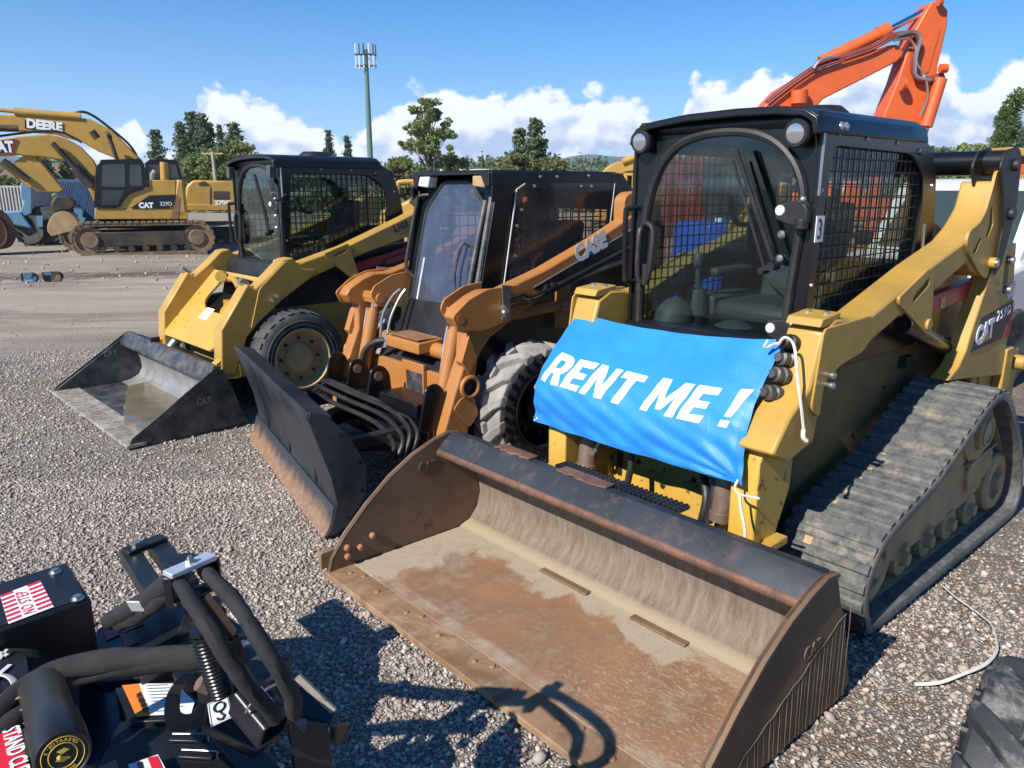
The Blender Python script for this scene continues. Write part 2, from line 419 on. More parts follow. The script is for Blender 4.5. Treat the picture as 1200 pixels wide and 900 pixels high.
lit = mth('ADD', mth('MULTIPLY', mth('SUBTRACT', d0, d1), 2.4), mth('MULTIPLY', mth('SUBTRACT', d0, d2), 1.6))
lit = mth('ADD', lit, .5, clamp=True)
# grey flat layers low down
lay = cloud_noise(0, 0, 7, 5.5, 5, .55, 9.7)
low = N(nt, 'ShaderNodeMapRange', interpolation_type='SMOOTHSTEP'); low.inputs[1].default_value = .085; low.inputs[2].default_value = .02; L(nt, el.outputs[0], low.inputs[0])
laym = mth('MULTIPLY', low.outputs[0], ramp(nt, lay, .42, .56))
ccol = mixc(nt, lit, (3.6, 4.6, 6.6), (8.6, 8.7, 8.9))
lcol = mixc(nt, ramp(nt, cloud_noise(.1, .01, 10, 4, 4, .6, 5.2), .42, .62), (2.3, 3.3, 5.2), (6.2, 6.6, 7.2))
hz = N(nt, 'ShaderNodeMapRange'); hz.inputs[1].default_value = .22; hz.inputs[2].default_value = -.01; hz.inputs[3].default_value = 0; hz.inputs[4].default_value = .4; L(nt, el.outputs[0], hz.inputs[0])
hs = N(nt, 'ShaderNodeHueSaturation'); hs.inputs['Saturation'].default_value = 1.32; hs.inputs['Value'].default_value = 1.0; L(nt, sky.outputs[0], hs.inputs['Color'])
skyc = mixc(nt, hz.outputs[0], hs.outputs[0], (2.6, 4.8, 9.0))
c1 = mixc(nt, mth('MULTIPLY', laym, .9), skyc, lcol)
c2 = mixc(nt, mask.outputs[0], c1, ccol)
L(nt, c2, bg.inputs[0])
w.cycles.sampling_method = 'MANUAL'; w.cycles.sample_map_resolution = 256
vs_ = scene.view_settings; vs_.view_transform = 'Standard'; vs_.look = 'None'; vs_.gamma = 1; vs_.exposure = .70
scene.render.engine = 'CYCLES'; scene.cycles.max_bounces = 6; scene.cycles.transparent_max_bounces = 16

# ------------------------------------------------------------ ground
def ground_mat(name, road):
    m, nt, bs = new_mat(name)
    tc = N(nt, 'ShaderNodeTexCoord', name='TC')
    def vor(scale, rand=1.0, feat='F1'):
        v = N(nt, 'ShaderNodeTexVoronoi'); v.feature = feat; v.inputs['Scale'].default_value = scale; v.inputs['Randomness'].default_value = rand
        # wobble
        L(nt, warp, v.inputs['Vector']); return v
    nz = N(nt, 'ShaderNodeTexNoise'); nz.inputs['Scale'].default_value = 25; nz.inputs['Detail'].default_value = 3; L(nt, tc.outputs['Object'], nz.inputs['Vector'])
    va = N(nt, 'ShaderNodeVectorMath', operation='MULTIPLY_ADD'); L(nt, nz.outputs['Color'], va.inputs[0]); va.inputs[1].default_value = (.03, .03, 0); L(nt, tc.outputs['Object'], va.inputs[2]); warp = va.outputs[0]
    v1 = vor(62); v2 = vor(85)
    e1 = vor(62, feat='DISTANCE_TO_EDGE')
    # stone colours
    sh = N(nt, 'ShaderNodeSeparateColor'); L(nt, v1.outputs['Color'], sh.inputs[0])
    sr = N(nt, 'ShaderNodeValToRGB'); sr.color_ramp.interpolation = 'LINEAR'; L(nt, sh.outputs[0], sr.inputs[0]); e = sr.color_ramp.elements
    cols = [(0, (.17, .15, .135)), (.2, (.32, .29, .26)), (.38, (.27, .22, .185)), (.52, (.38, .28, .24)), (.66, (.28, .28, .275)), (.8, (.43, .39, .345)), (1, (.58, .55, .50))]
    e[0].position = 0; e[0].color = (*cols[0][1], 1); e[1].position = 1; e[1].color = (*cols[-1][1], 1)
    for p, c_ in cols[1:-1]: q = e.new(p); q.color = (*c_, 1)
    gap = ramp(nt, e1.outputs['Distance'], .0, .14)
    stone = mixc(nt, gap, (.10, .08, .06), sr.outputs[0])
    big = noise_n(nt, .35, 5, .6); med = noise_n(nt, 2.2, 6, .65)
    dirt = mixc(nt, ramp(nt, noise_n(nt, 14, 8, .75), .3, .7), (.13, .095, .07), (.22, .17, .125))
    # compacted fine dusty road
    fine = mixc(nt, ramp(nt, noise_n(nt, 60, 8, .8), .3, .7), (.44, .37, .29), (.60, .52, .42))
    spx = N(nt, 'ShaderNodeSeparateXYZ'); L(nt, tc.outputs['Object'], spx.inputs[0])
    streak = noise_n(nt, .9, 6, .6, stretch=(.12, 1, 1))
    fine = mixc(nt, ramp(nt, streak, .38, .62), mixc(nt, .40, fine, (.22, .17, .13)), fine)
    fine = mixc(nt, ramp(nt, noise_n(nt, .55, 7, .68, dist=.6, stretch=(.35, 1, 1)), .46, .60, (0,0,0,1), (.7,)*3+(1,)), fine, (.20, .155, .115))
    fine = mixc(nt, ramp(nt, v1.outputs['Distance'], .30, .12, (1,1,1,1), (0,0,0,1)) if False else ramp(nt, noise_n(nt, 28, 4, .9), .60, .68, (0,0,0,1), (.5,)*3+(1,)), fine, (.60, .53, .44))
    # where: distance from the parked row along (-x, +y)
    def m_(op, a, b=None, c=None, cl=False):
        n = N(nt, 'ShaderNodeMath', operation=op); n.use_clamp = cl
        for i, q in enumerate((a, b, c)):
            if q is None: continue
            if isinstance(q, (int, float)): n.inputs[i].default_value = q
            else: L(nt, q, n.inputs[i])
        return n.outputs[0]
    s_ = m_('ADD', m_('MULTIPLY', spx.outputs[1], 1.0), m_('MULTIPLY', spx.outputs[0], -.12))
    s_ = m_('ADD', s_, m_('MULTIPLY', m_('SUBTRACT', med, .5), 1.6))
    rd = N(nt, 'ShaderNodeMapRange', interpolation_type='SMOOTHSTEP'); rd.inputs[1].default_value = 8.4; rd.inputs[2].default_value = 10.4; L(nt, s_, rd.inputs[0])
    rd2 = N(nt, 'ShaderNodeMapRange', interpolation_type='SMOOTHSTEP'); rd2.inputs[1].default_value = 18.8; rd2.inputs[2].default_value = 17.0; L(nt, s_, rd2.inputs[0])
    base = mixc(nt, ramp(nt, m_('ADD', med, m_('MULTIPLY', m_('SUBTRACT', big, .5), .6)), .5, .62, (.0,)*3+(1,), (.75,)*3+(1,)), stone, dirt)
    # right hand side: more dirt between the stones
    rt = N(nt, 'ShaderNodeMapRange', interpolation_type='SMOOTHSTEP'); rt.inputs[1].default_value = .3; rt.inputs[2].default_value = 1.6; L(nt, spx.outputs[0], rt.inputs[0])
    base = mixc(nt, m_('MULTIPLY', m_('MULTIPLY', rt.outputs[0], ramp(nt, noise_n(nt, 9, 7, .7), .42, .56)), .85), base, dirt)
    c = mixc(nt, m_('MULTIPLY', rd.outputs[0], .9), base, mixc(nt, rd2.outputs[0], mixc(nt, .45, fine, (.26, .21, .16)), fine))
    # damp muddy strip round the puddle
    dx = m_('SUBTRACT', spx.outputs[1], m_('ADD', 17.2, m_('MULTIPLY', spx.outputs[0], .08)))
    wet = N(nt, 'ShaderNodeMapRange', interpolation_type='SMOOTHSTEP'); wet.inputs[1].default_value = 1.0; wet.inputs[2].default_value = .1
    L(nt, m_('ADD', m_('ABSOLUTE', dx), m_('MULTIPLY', m_('SUBTRACT', med, .5), 2.5)), wet.inputs[0])
    wl = N(nt, 'ShaderNodeMapRange'); wl.inputs[1].default_value = -3.5; wl.inputs[2].default_value = -6; L(nt, spx.outputs[0], wl.inputs[0])
    c = mixc(nt, m_('MULTIPLY', m_('MULTIPLY', wet.outputs[0], wl.outputs[0]), .75), c, (.075, .058, .045))
    L(nt, c, bs.inputs['Base Color']); bs.inputs['Roughness'].default_value = .95; bs.inputs['Specular IOR Level'].default_value = .2
    hh = m_('ADD', m_('MULTIPLY', m_('MINIMUM', e1.outputs['Distance'], .3), 2.0), m_('MULTIPLY', noise_n(nt, 60, 6, .7), .6))
    bump(nt, bs, hh, .9, .012)
    return m
def ground_z(x, y):
    z = .018*noise.noise(Vector((x*.8, y*.8, 1.3)))+.010*noise.noise(Vector((x*2.3, y*2.3, 4.3)))
    if y > 15: z += .10*noise.noise(Vector((x*.35, y*.35, 2)))*min(1, (y-15)/4)
    for px, py in ((-10.15, 16.35), (-9.6, 16.5)):
        d = math.hypot((x-px)*.8, y-py)
        if d < 1.6: z = z*max(0, (d-.5)/1.1)-.05*max(0, 1-d/1.4)
    return z-.012
def make_ground():
    mb = MB()
    xs = sorted(set([-4000, -1500, -500, -200, -90, -50]+[round(-34+i*.5, 2) for i in range(0, 44)]+[round(-12+i*.16, 2) for i in range(0, 125)]+[round(8+i*.6, 2) for i in range(0, 40)]+[50, 90, 200, 500, 1500, 4000]))
    ys = sorted(set([-3000, -500, -100, -30, -10, -2]+[round(0+i*.14, 2) for i in range(0, 90)]+[round(12.6+i*.35, 2) for i in range(0, 50)]+[32, 36, 42, 50, 70, 100, 160, 300, 600, 1500, 5000]))
    vs = [(x, y, ground_z(x, y) if -12 < x < 9 and 0 < y < 28 else -.02) for x in xs for y in ys]; W = len(ys)
    fs = [(i*W+j, (i+1)*W+j, (i+1)*W+j+1, i*W+j+1) for i in range(len(xs)-1) for j in range(W-1)]
    mb.add(vs, fs); o = part('ground', mb, ground_mat('gravel yard', False), recalc=False, angle=80); struct(o); return o
make_ground()
# loose stones lying on the yard
def make_gravel():
    rng = np.random.default_rng(5)
    ico = [( .0, .0, 1.), (.89, 0, .45), (.28, .85, .45), (-.72, .53, .45), (-.72, -.53, .45), (.28, -.85, .45), (.72, .53, -.45), (-.28, .85, -.45), (-.89, 0, -.45), (-.28, -.85, -.45), (.72, -.53, -.45), (0, 0, -1.)]
    F = np.array([(0,1,2),(0,2,3),(0,3,4),(0,4,5),(0,5,1),(1,6,2),(2,7,3),(3,8,4),(4,9,5),(5,10,1),(6,7,2),(7,8,3),(8,9,4),(9,10,5),(10,6,1),(6,11,7),(7,11,8),(8,11,9),(9,11,10),(10,11,6)])
    ico = np.array(ico)
    P = []
    def scatter(n, x0, x1, y0, y1, smin, smax, keep):
        x = rng.uniform(x0, x1, n); y = rng.uniform(y0, y1, n); s = .88*smin*(smax/smin)**(rng.uniform(0, 1, n)**2.2)
        for a, b, c_ in zip(x, y, s):
            if rng.random() < keep(a, b): P.append((a, b, c_))
    vis = lambda a, b: abs(a) < .70*b+.15
    patch = lambda a, b: .5+1.6*noise.noise(Vector((a*.9, b*.9, 7)))
    scatter(74000, -3.2, .6, 1.7, 4.6, .0055, .016, lambda a, b: (1.0 if vis(a, b) else 0)*max(.55, min(1, .8+patch(a, b)*.3)))
    scatter(34000, -5.5, -.2, 4.4, 8.6, .008, .018, lambda a, b: (1.0 if vis(a, b) else 0)*max(.3, min(1, .6+patch(a, b)*.4)))
    scatter(42000, .5, 3.6, 1.7, 5.4, .005, .017, lambda a, b: (1.0 if vis(a, b) else 0)*max(.12, min(1, .35+patch(a, b)*.5)))
    scatter(22000, -10, .5, 8, 17, .006, .016, lambda a, b: (1 if vis(a, b) else 0)*max(.10, (12.5-b)/8)*.9)
    scatter(500, -.9, 2.6, 1.7, 3.4, .015, .030, lambda a, b: (.75 if vis(a, b) else 0))
    scatter(500, -14, -2, 14, 22, .02, .06, lambda a, b: .8 if vis(a, b) else 0)
    P = np.array(P); n = len(P); print('stones', n)
    q = rng.normal(size=(n, 4)); q /= np.linalg.norm(q, axis=1)[:, None]; w_, x_, y_, z_ = q.T
    Rm = np.stack([np.stack([1-2*(y_**2+z_**2), 2*(x_*y_-z_*w_), 2*(x_*z_+y_*w_)], -1), np.stack([2*(x_*y_+z_*w_), 1-2*(x_**2+z_**2), 2*(y_*z_-x_*w_)], -1), np.stack([2*(x_*z_-y_*w_), 2*(y_*z_+x_*w_), 1-2*(x_**2+y_**2)], -1)], 1)
    V = ico[None]*(1+rng.uniform(-.22, .22, (n, 12, 1))); sc = np.stack([np.ones(n), rng.uniform(.6, .95, n), rng.uniform(.4, .75, n)], -1)
    V = V*sc[:, None, :]; th = rng.uniform(0, 6.28, n); tilt = rng.normal(0, .25, (n, 2))
    cz, sz = np.cos(th), np.sin(th)
    X = V[..., 0]*cz[:, None]-V[..., 1]*sz[:, None]; Y = V[..., 0]*sz[:, None]+V[..., 1]*cz[:, None]; Z = V[..., 2]+X*tilt[:, :1]+Y*tilt[:, 1:]
    V = np.stack([X, Y, Z], -1)*P[:, 2][:, None, None]
    gz = np.array([ground_z(a, b) for a, b, _ in P]); V += np.stack([P[:, 0], P[:, 1], gz+P[:, 2]*rng.uniform(.1, .45, n)], -1)[:, None, :]
    me = bpy.data.meshes.new('loose_gravel'); fa = (F[None]+(np.arange(n)*12)[:, None, None]).reshape(-1, 3)
    me.vertices.add(n*12); me.vertices.foreach_set('co', V.reshape(-1)); me.loops.add(len(fa)*3); me.loops.foreach_set('vertex_index', fa.reshape(-1))
    me.polygons.add(len(fa)); me.polygons.foreach_set('loop_start', np.arange(len(fa))*3); me.polygons.foreach_set('loop_total', np.full(len(fa), 3)); me.update(calc_edges=True)
    m, nt, bs = new_mat('gravel stones'); g = N(nt, 'ShaderNodeNewGeometry'); sr = N(nt, 'ShaderNodeValToRGB'); L(nt, g.outputs['Random Per Island'], sr.inputs[0]); e = sr.color_ramp.elements
    cols = [(0, (.15, .135, .125)), (.15, (.29, .265, .24)), (.32, (.39, .345, .30)), (.46, (.33, .235, .20)), (.56, (.45, .33, .285)), (.68, (.30, .29, .28)), (.82, (.50, .44, .38)), (.95, (.62, .56, .50)), (1, (.76, .72, .66))]
    e[0].position = 0; e[0].color = (*cols[0][1], 1); e[1].position = 1; e[1].color = (*cols[-1][1], 1)
    for p, c_ in cols[1:-1]: k = e.new(p); k.color = (*c_, 1)
    c = mixc(nt, ramp(nt, noise_n(nt, 130, 5, .7), .35, .7, (.12,)*3+(1,), (.62,)*3+(1,)), sr.outputs[0], (.27, .205, .15))
    L(nt, c, bs.inputs['Base Color']); bs.inputs['Roughness'].default_value = .85; me.materials.append(m)
    o = bpy.data.objects.new('loose_gravel', me); C.objects.link(o); o['kind'] = 'stuff'
make_gravel()
# ------------------------------------------------------------ shared builders for the loaders
def both(fn, sides=(1, -1)):
    for s in sides: fn(s)

def cab_shell(root, prof_roof, side_prof, win, aw, b0, blk, name_side='side_panel', rear_b=2.68, zb=1.0):
    pass

rust_floor, nt, bs = new_mat('rusty bucket floor')
c = mixc(nt, ramp(nt, noise_n(nt, 3.2, 9, .68, dist=.15), .40, .60), (.29, .15, .075), (.20, .108, .062))
tcn = nt.nodes['TC']; sx = N(nt, 'ShaderNodeSeparateXYZ'); L(nt, tcn.outputs['Object'], sx.inputs[0])
c_spk = ramp(nt, noise_n(nt, 38, 6, .7, dist=1.5, stretch=(.7, 1.4, 1)), .52, .59, (0,0,0,1), (.8,)*3+(1,))
c_base = c
def mm(nt, op, a, b=None, c=None, cl=False):
    n = N(nt, 'ShaderNodeMath', operation=op); n.use_clamp = cl
    for i, q in enumerate((a, b, c)):
        if q is None: continue
        if isinstance(q, (int, float)): n.inputs[i].default_value = q
        else: L(nt, q, n.inputs[i])
    return n.outputs[0]
def band(nt, v, lo, hi, r0=0, r1=1):
    n = N(nt, 'ShaderNodeMapRange', interpolation_type='SMOOTHSTEP'); n.inputs[1].default_value = lo; n.inputs[2].default_value = hi; n.inputs[3].default_value = r0; n.inputs[4].default_value = r1
    L(nt, v, n.inputs[0]); return n.outputs[0]
c = mixc(nt, mm(nt, 'MULTIPLY', c_spk, band(nt, mm(nt, 'ADD', sx.outputs[0], mm(nt, 'MULTIPLY', mm(nt, 'SUBTRACT', noise_n(nt, 3, 4), .5), .6)), .15, .45)), c_base, (.36, .28, .19))
# pale dried sand drifted against the back and the left end
wob = mm(nt, 'MULTIPLY', mm(nt, 'SUBTRACT', noise_n(nt, 4.5, 6, .6, dist=.5), .5), .75)
sandb = band(nt, mm(nt, 'ADD', sx.outputs[1], mm(nt, 'MULTIPLY', wob, .9)), .62, .70)
sandl = band(nt, mm(nt, 'ADD', sx.outputs[0], mm(nt, 'MULTIPLY', wob, .8)), -.68, -.80)
sandf = mm(nt, 'MULTIPLY', band(nt, mm(nt, 'ABSOLUTE', mm(nt, 'SUBTRACT', sx.outputs[1], .165)), .05, .015), ramp(nt, noise_n(nt, 7, 5), .35, .6))
fade = band(nt, sx.outputs[0], .85, .45)
thin = mm(nt, 'MULTIPLY', ramp(nt, noise_n(nt, 3.4, 10, .74, dist=.1), .50, .64), .45)
sand = mm(nt, 'MAXIMUM', mm(nt, 'MAXIMUM', mm(nt, 'MULTIPLY', mm(nt, 'MAXIMUM', sandb, sandl), mm(nt, 'MAXIMUM', fade, .35)), thin), mm(nt, 'MULTIPLY', sandf, .8), cl=True)
sand = mm(nt, 'MULTIPLY', sand, ramp(nt, noise_n(nt, 16, 8, .8), .30, .50, (.55,)*3+(1,), (1,1,1,1)))
sandc = mixc(nt, ramp(nt, noise_n(nt, 90, 5, .8), .3, .7), (.33, .265, .19), (.41, .34, .25))
c = mixc(nt, sand, c, sandc); L(nt, c, bs.inputs['Base Color']); bs.inputs['Roughness'].default_value = .8
bump(nt, bs, noise_n(nt, 70, 8, .75), .35, .006)

rust_back, nt, bs = new_mat('scoured bucket back')
f = noise_n(nt, 34, 10, .76, dist=.08, stretch=(1, .20, .20)); c = mixc(nt, ramp(nt, f, .36, .64), (.115, .072, .048), (.20, .16, .12))
tcn = nt.nodes['TC']; sx = N(nt, 'ShaderNodeSeparateXYZ'); L(nt, tcn.outputs['Object'], sx.inputs[0])
c = mixc(nt, mm(nt, 'MULTIPLY', band(nt, mm(nt, 'ADD', sx.outputs[2], mm(nt, 'MULTIPLY', mm(nt, 'SUBTRACT', noise_n(nt, 5, 6), .5), .35)), .18, .34), .75), c, mixc(nt, ramp(nt, noise_n(nt, 22, 8, .75, stretch=(1.5, .3, .3)), .35, .65), (.11, .10, .082), (.225, .205, .165)))
c = mixc(nt, band(nt, sx.outputs[2], .075, .045), c, (.33, .26, .17))
c = mixc(nt, ramp(nt, noise_n(nt, 60, 5, .8), .62, .68, (0,)*3+(1,), (.6,)*3+(1,)), c, (.30, .255, .19))
L(nt, c, bs.inputs['Base Color']); bs.inputs['Roughness'].default_value = .75; bump(nt, bs, noise_n(nt, 60, 8, .75, stretch=(1, .4, .4)), .35, .006)
M['bk_side'] = paint('rusty brown bucket plate', (.135, .085, .052), .55, .3, dirt=(.20, .11, .055), dscale=3.0, dlo=.35, dhi=.7, damt=.9, chip=(.035, .03, .03), clo=.58, chi=.70, cscale=4, bmp=.25)
M['bk_edge'] = paint('rusty wear plate', (.22, .125, .065), .7, .3, dirt=(.42, .32, .2), dscale=6, dlo=.45, dhi=.65, damt=.7, chip=(.17, .08, .04), clo=.55, chi=.66, cscale=7, bmp=.4)
M['bk_bar'] = paint('scuffed black bucket lip', (.025, .028, .034), .42, .3, dirt=(.13, .07, .045), dscale=11, dlo=.52, dhi=.75, damt=.6, chip=(.30, .20, .12), clo=.70, chi=.73, cscale=30, bmp=.15)
M['bk_rustlip'] = paint('rust brown rolled edge', (.15, .07, .04), .55, .35, dirt=(.05, .04, .04), dscale=14, dlo=.45, dhi=.6, damt=.8, bmp=.2)
M['weld'] = paint('weld bead steel', (.20, .16, .12), .5, .3, metal=.4, dirt=(.10, .07, .045), dscale=14, dlo=.4, dhi=.6, damt=.8)

M['coupler'] = paint('worn grey coupler', (.13, .125, .12), .4, .3, metal=.5, dirt=(.05, .04, .03), dscale=25, dlo=.4, dhi=.6, damt=.8)
# dusty rubber track
trackm, nt, bs = new_mat('dusty rubber track')
tcn = N(nt, 'ShaderNodeTexCoord', name='TC')
f = noise_n(nt, 15, 10, .8, dist=.2); c = mixc(nt, ramp(nt, f, .38, .66), (.045, .048, .053), (.17, .165, .15))
c = mixc(nt, ramp(nt, noise_n(nt, 7, 8, .7), .56, .70, (0,)*3+(1,), (.7,)*3+(1,)), c, (.33, .27, .20))
L(nt, c, bs.inputs['Base Color']); bs.inputs['Roughness'].default_value = .75; bump(nt, bs, noise_n(nt, 90, 6, .7), .25, .004)
trackedge = paint('dusty track edge', (.12, .117, .11), .85, .15, dirt=(.30, .26, .2), dscale=5, dlo=.4, dhi=.65, damt=.8, bmp=.3)

T = thing('compact_track_loader', 'nearest yellow loader, on dusty rubber tracks, with open rusty bucket and blue banner', 'track loader', (-.1978, 2.5387, 0), R(-48.5), 'loaders parked in a row')
def arm_plate(mb, s, poly, a0, a1, holes=()):
    mb.prism(poly, s*a0 if s > 0 else -a1, s*a1 if s > 0 else -a0, holes)

# ---- bucket
bk_prof = [(.0, .012), (.70, .012), (.80, .022), (.875, .06), (.925, .14), (.94, .23), (.915, .33), (.86, .41), (.76, .46)]
def make_bucket_T():
    bk = part('bucket', MB().strip(bk_prof[::-1], -1.005, 1.005, .016, n=1), M['bk_side'], T)   # outer skin carries the rest
    fl = MB(); fl.box(-.995, .995, .13, .79, .030, .036); part('bucket_floor', fl, rust_floor, bk, .002)
    inner = [(.775, .037), (.84, .058), (.895, .12), (.917, .20), (.908, .29), (.868, .375), (.80, .43), (.70, .475)]
    mb = MB(); mb.strip([Vector(p) for p in inner], -.995, .995, .004); part('bucket_back', mb, rust_back, bk, angle=60)
    ce = MB(); ce.box(-1.035, 1.035, -.012, .145, .004, .034); part('cutting_edge', ce, M['bk_edge'], bk, .004)
    bo = MB()
    for i in range(9):
        for x, y in ((-.93+i*.232, .075), (-.86+i*.232, .105)):
            if (x, y)[1] > .1 and i % 2: continue
            bo.lathe([(.0, .007), (.009, .006), (.013, .002), (.014, 0)], (x, y, .034), (0, 0, 1), 12)
    part('edge_bolts', bo, M['rust'], bk)
    side = [(.0, .03), (.02, .10), (.10, .20), (.22, .315), (.36, .425), (.50, .505), (.62, .55), (.72, .575), (.80, .56), (.84, .46), (1.0, .05), (.93, .012), (.02, .012)]
    def one(s):
        mb = MB(); arm_plate(mb, s, side, 1.0, 1.018); sp_ = part('side_plate', mb, M['bk_side'], bk, .003)
        rim = [(.0, .03), (.02, .10), (.10, .20), (.22, .315), (.36, .425), (.50, .505), (.62, .55), (.72, .575), (.80, .56)]
        mb = MB(); mb.strip([Vector(p) for p in rim][::-1], (1.0 if s > 0 else -1.030), (1.030 if s > 0 else -1.0), .014); part('side_rim', mb, M['bk_side'], sp_, .002)
        mb = MB(); d_in = [(p[0]+.035, p[1]-.035) for p in rim[1:-1]]
        poly = [(p[0]+.004, p[1]-.004) for p in rim[1:-1]]+d_in[::-1]; arm_plate(mb, s, poly, 1.018, 1.026); part('wear_strip', mb, M['bk_side'], sp_, .002)
        # bolts on the inside
        mb = MB()
        for y, z in ((.10, .13), (.17, .11), (.10, .085), (.24, .15)): mb.lathe([(0, .022), (.012, .020), (.018, .008), (.018, 0)], (s*1.0, y, z), (-s, 0, 0), 12)
        part('plate_bolt', mb, M['rust'], sp_)
        mb = MB(); mb.prism(rounded([(-.03, .05), (.055, .05), (.055, .135), (-.03, .135)], .015), s*1.018 if s > 0 else -1.05, s*1.05 if s > 0 else -1.018); part('side_cutter', mb, M['bk_edge'], sp_, .004)
        if s > 0:  # hard-facing weld beads on the outside of the right plate
            mb = MB(); r2 = random.Random(3)
            for i in range(26):
                b = .25+i*.0275+r2.uniform(-.008, .008); zt = .10+(b-.26)*.42+r2.uniform(-.01, .01); pts = []
                k = 9
                for j in range(k+1):
                    t = j/k; pts.append((1.020, b+r2.uniform(-.0018, .0018)+t*-.012, .022+(zt-.022)*t))
                mb.tube(pts, r2.choice((.0010, .0014, .0019)), 5)
            tl = [(1.020, .24+i*.03, .095+i*.03*.42+r2.uniform(-.008, .008)) for i in range(23)]; mb.tube(tl, .0020, 5)
            part('weld_beads', mb, M['weld'], sp_)
        text('cast_mark', 'CAT', .075, M['bk_side'], sp_, (1.0185, .62, .30) if s > 0 else (-.999, .52, .40), (0, 1, 0) if s > 0 else (0, 1, 0), (0, .15, 1), bold=.0, ext=.003, sx=.8)
    both(one)
    # rolled top lip: dark sloping plate and rust brown roll along its front edge
    mb = MB(); mb.strip([Vector(p) for p in [(.645, .470), (.655, .500), (.735, .566), (.775, .560), (.80, .52)]], -.998, .998, .012); part('top_lip', mb, M['bk_bar'], bk, .003)
    mb = MB(); mb.tube([(-.995+i*.19, .652, .482) for i in range(11)]+[(.998, .652, .482)], .022, 12); part('rolled_edge', mb, M['bk_rustlip'], bk)
    mb = MB()
    for x0, x1, y in ((-.35, -.05, .745), (.20, .48, .745)): mb.box(x0, x1, y, y+.035, .030, .048)
    part('wear_bar', mb, M['bk_side'], bk, .003)
    # serrated step and its brackets on the lip
    st = MB(); n = 26; x0, x1 = -.30, .36
    st.bar((x0, .80, .553), (x1, .80, .553), .012, .02); st.bar((x0, .87, .553), (x1, .87, .553), .012, .02)
    for i in range(n+1):
        x = x0+(x1-x0)*i/n; st.bar((x, .795, .560), (x+.004, .875, .560), .008, .026)
        for j in range(3): st.lathe([(.010, 0), (.012, .012), (.006, .014)], (x+.014, .81+j*.025, .558), (0, 0, 1), 6)
    part('step', st, M['matblack'], bk)
    mb = MB()
    r2 = random.Random(8)
    for x0_, x1_ in ((-.66, -.42), (-.24, .05)):
        fr_ = [(x0_+(x1_-x0_)*i/9, .735+r2.uniform(-.012, .012)) for i in range(10)]; mb.prism(fr_+[(x1_, .80), (x0_, .80)], .573, .583, ax='z')
    part('step_bracket', mb, M['bk_rustlip'], bk, .003)
    mb = MB(); mb.box(-.52, .52, 1.0, 1.05, .14, .40); part('quick_coupler', mb, M['matblack'], bk, .006)
make_bucket_T()

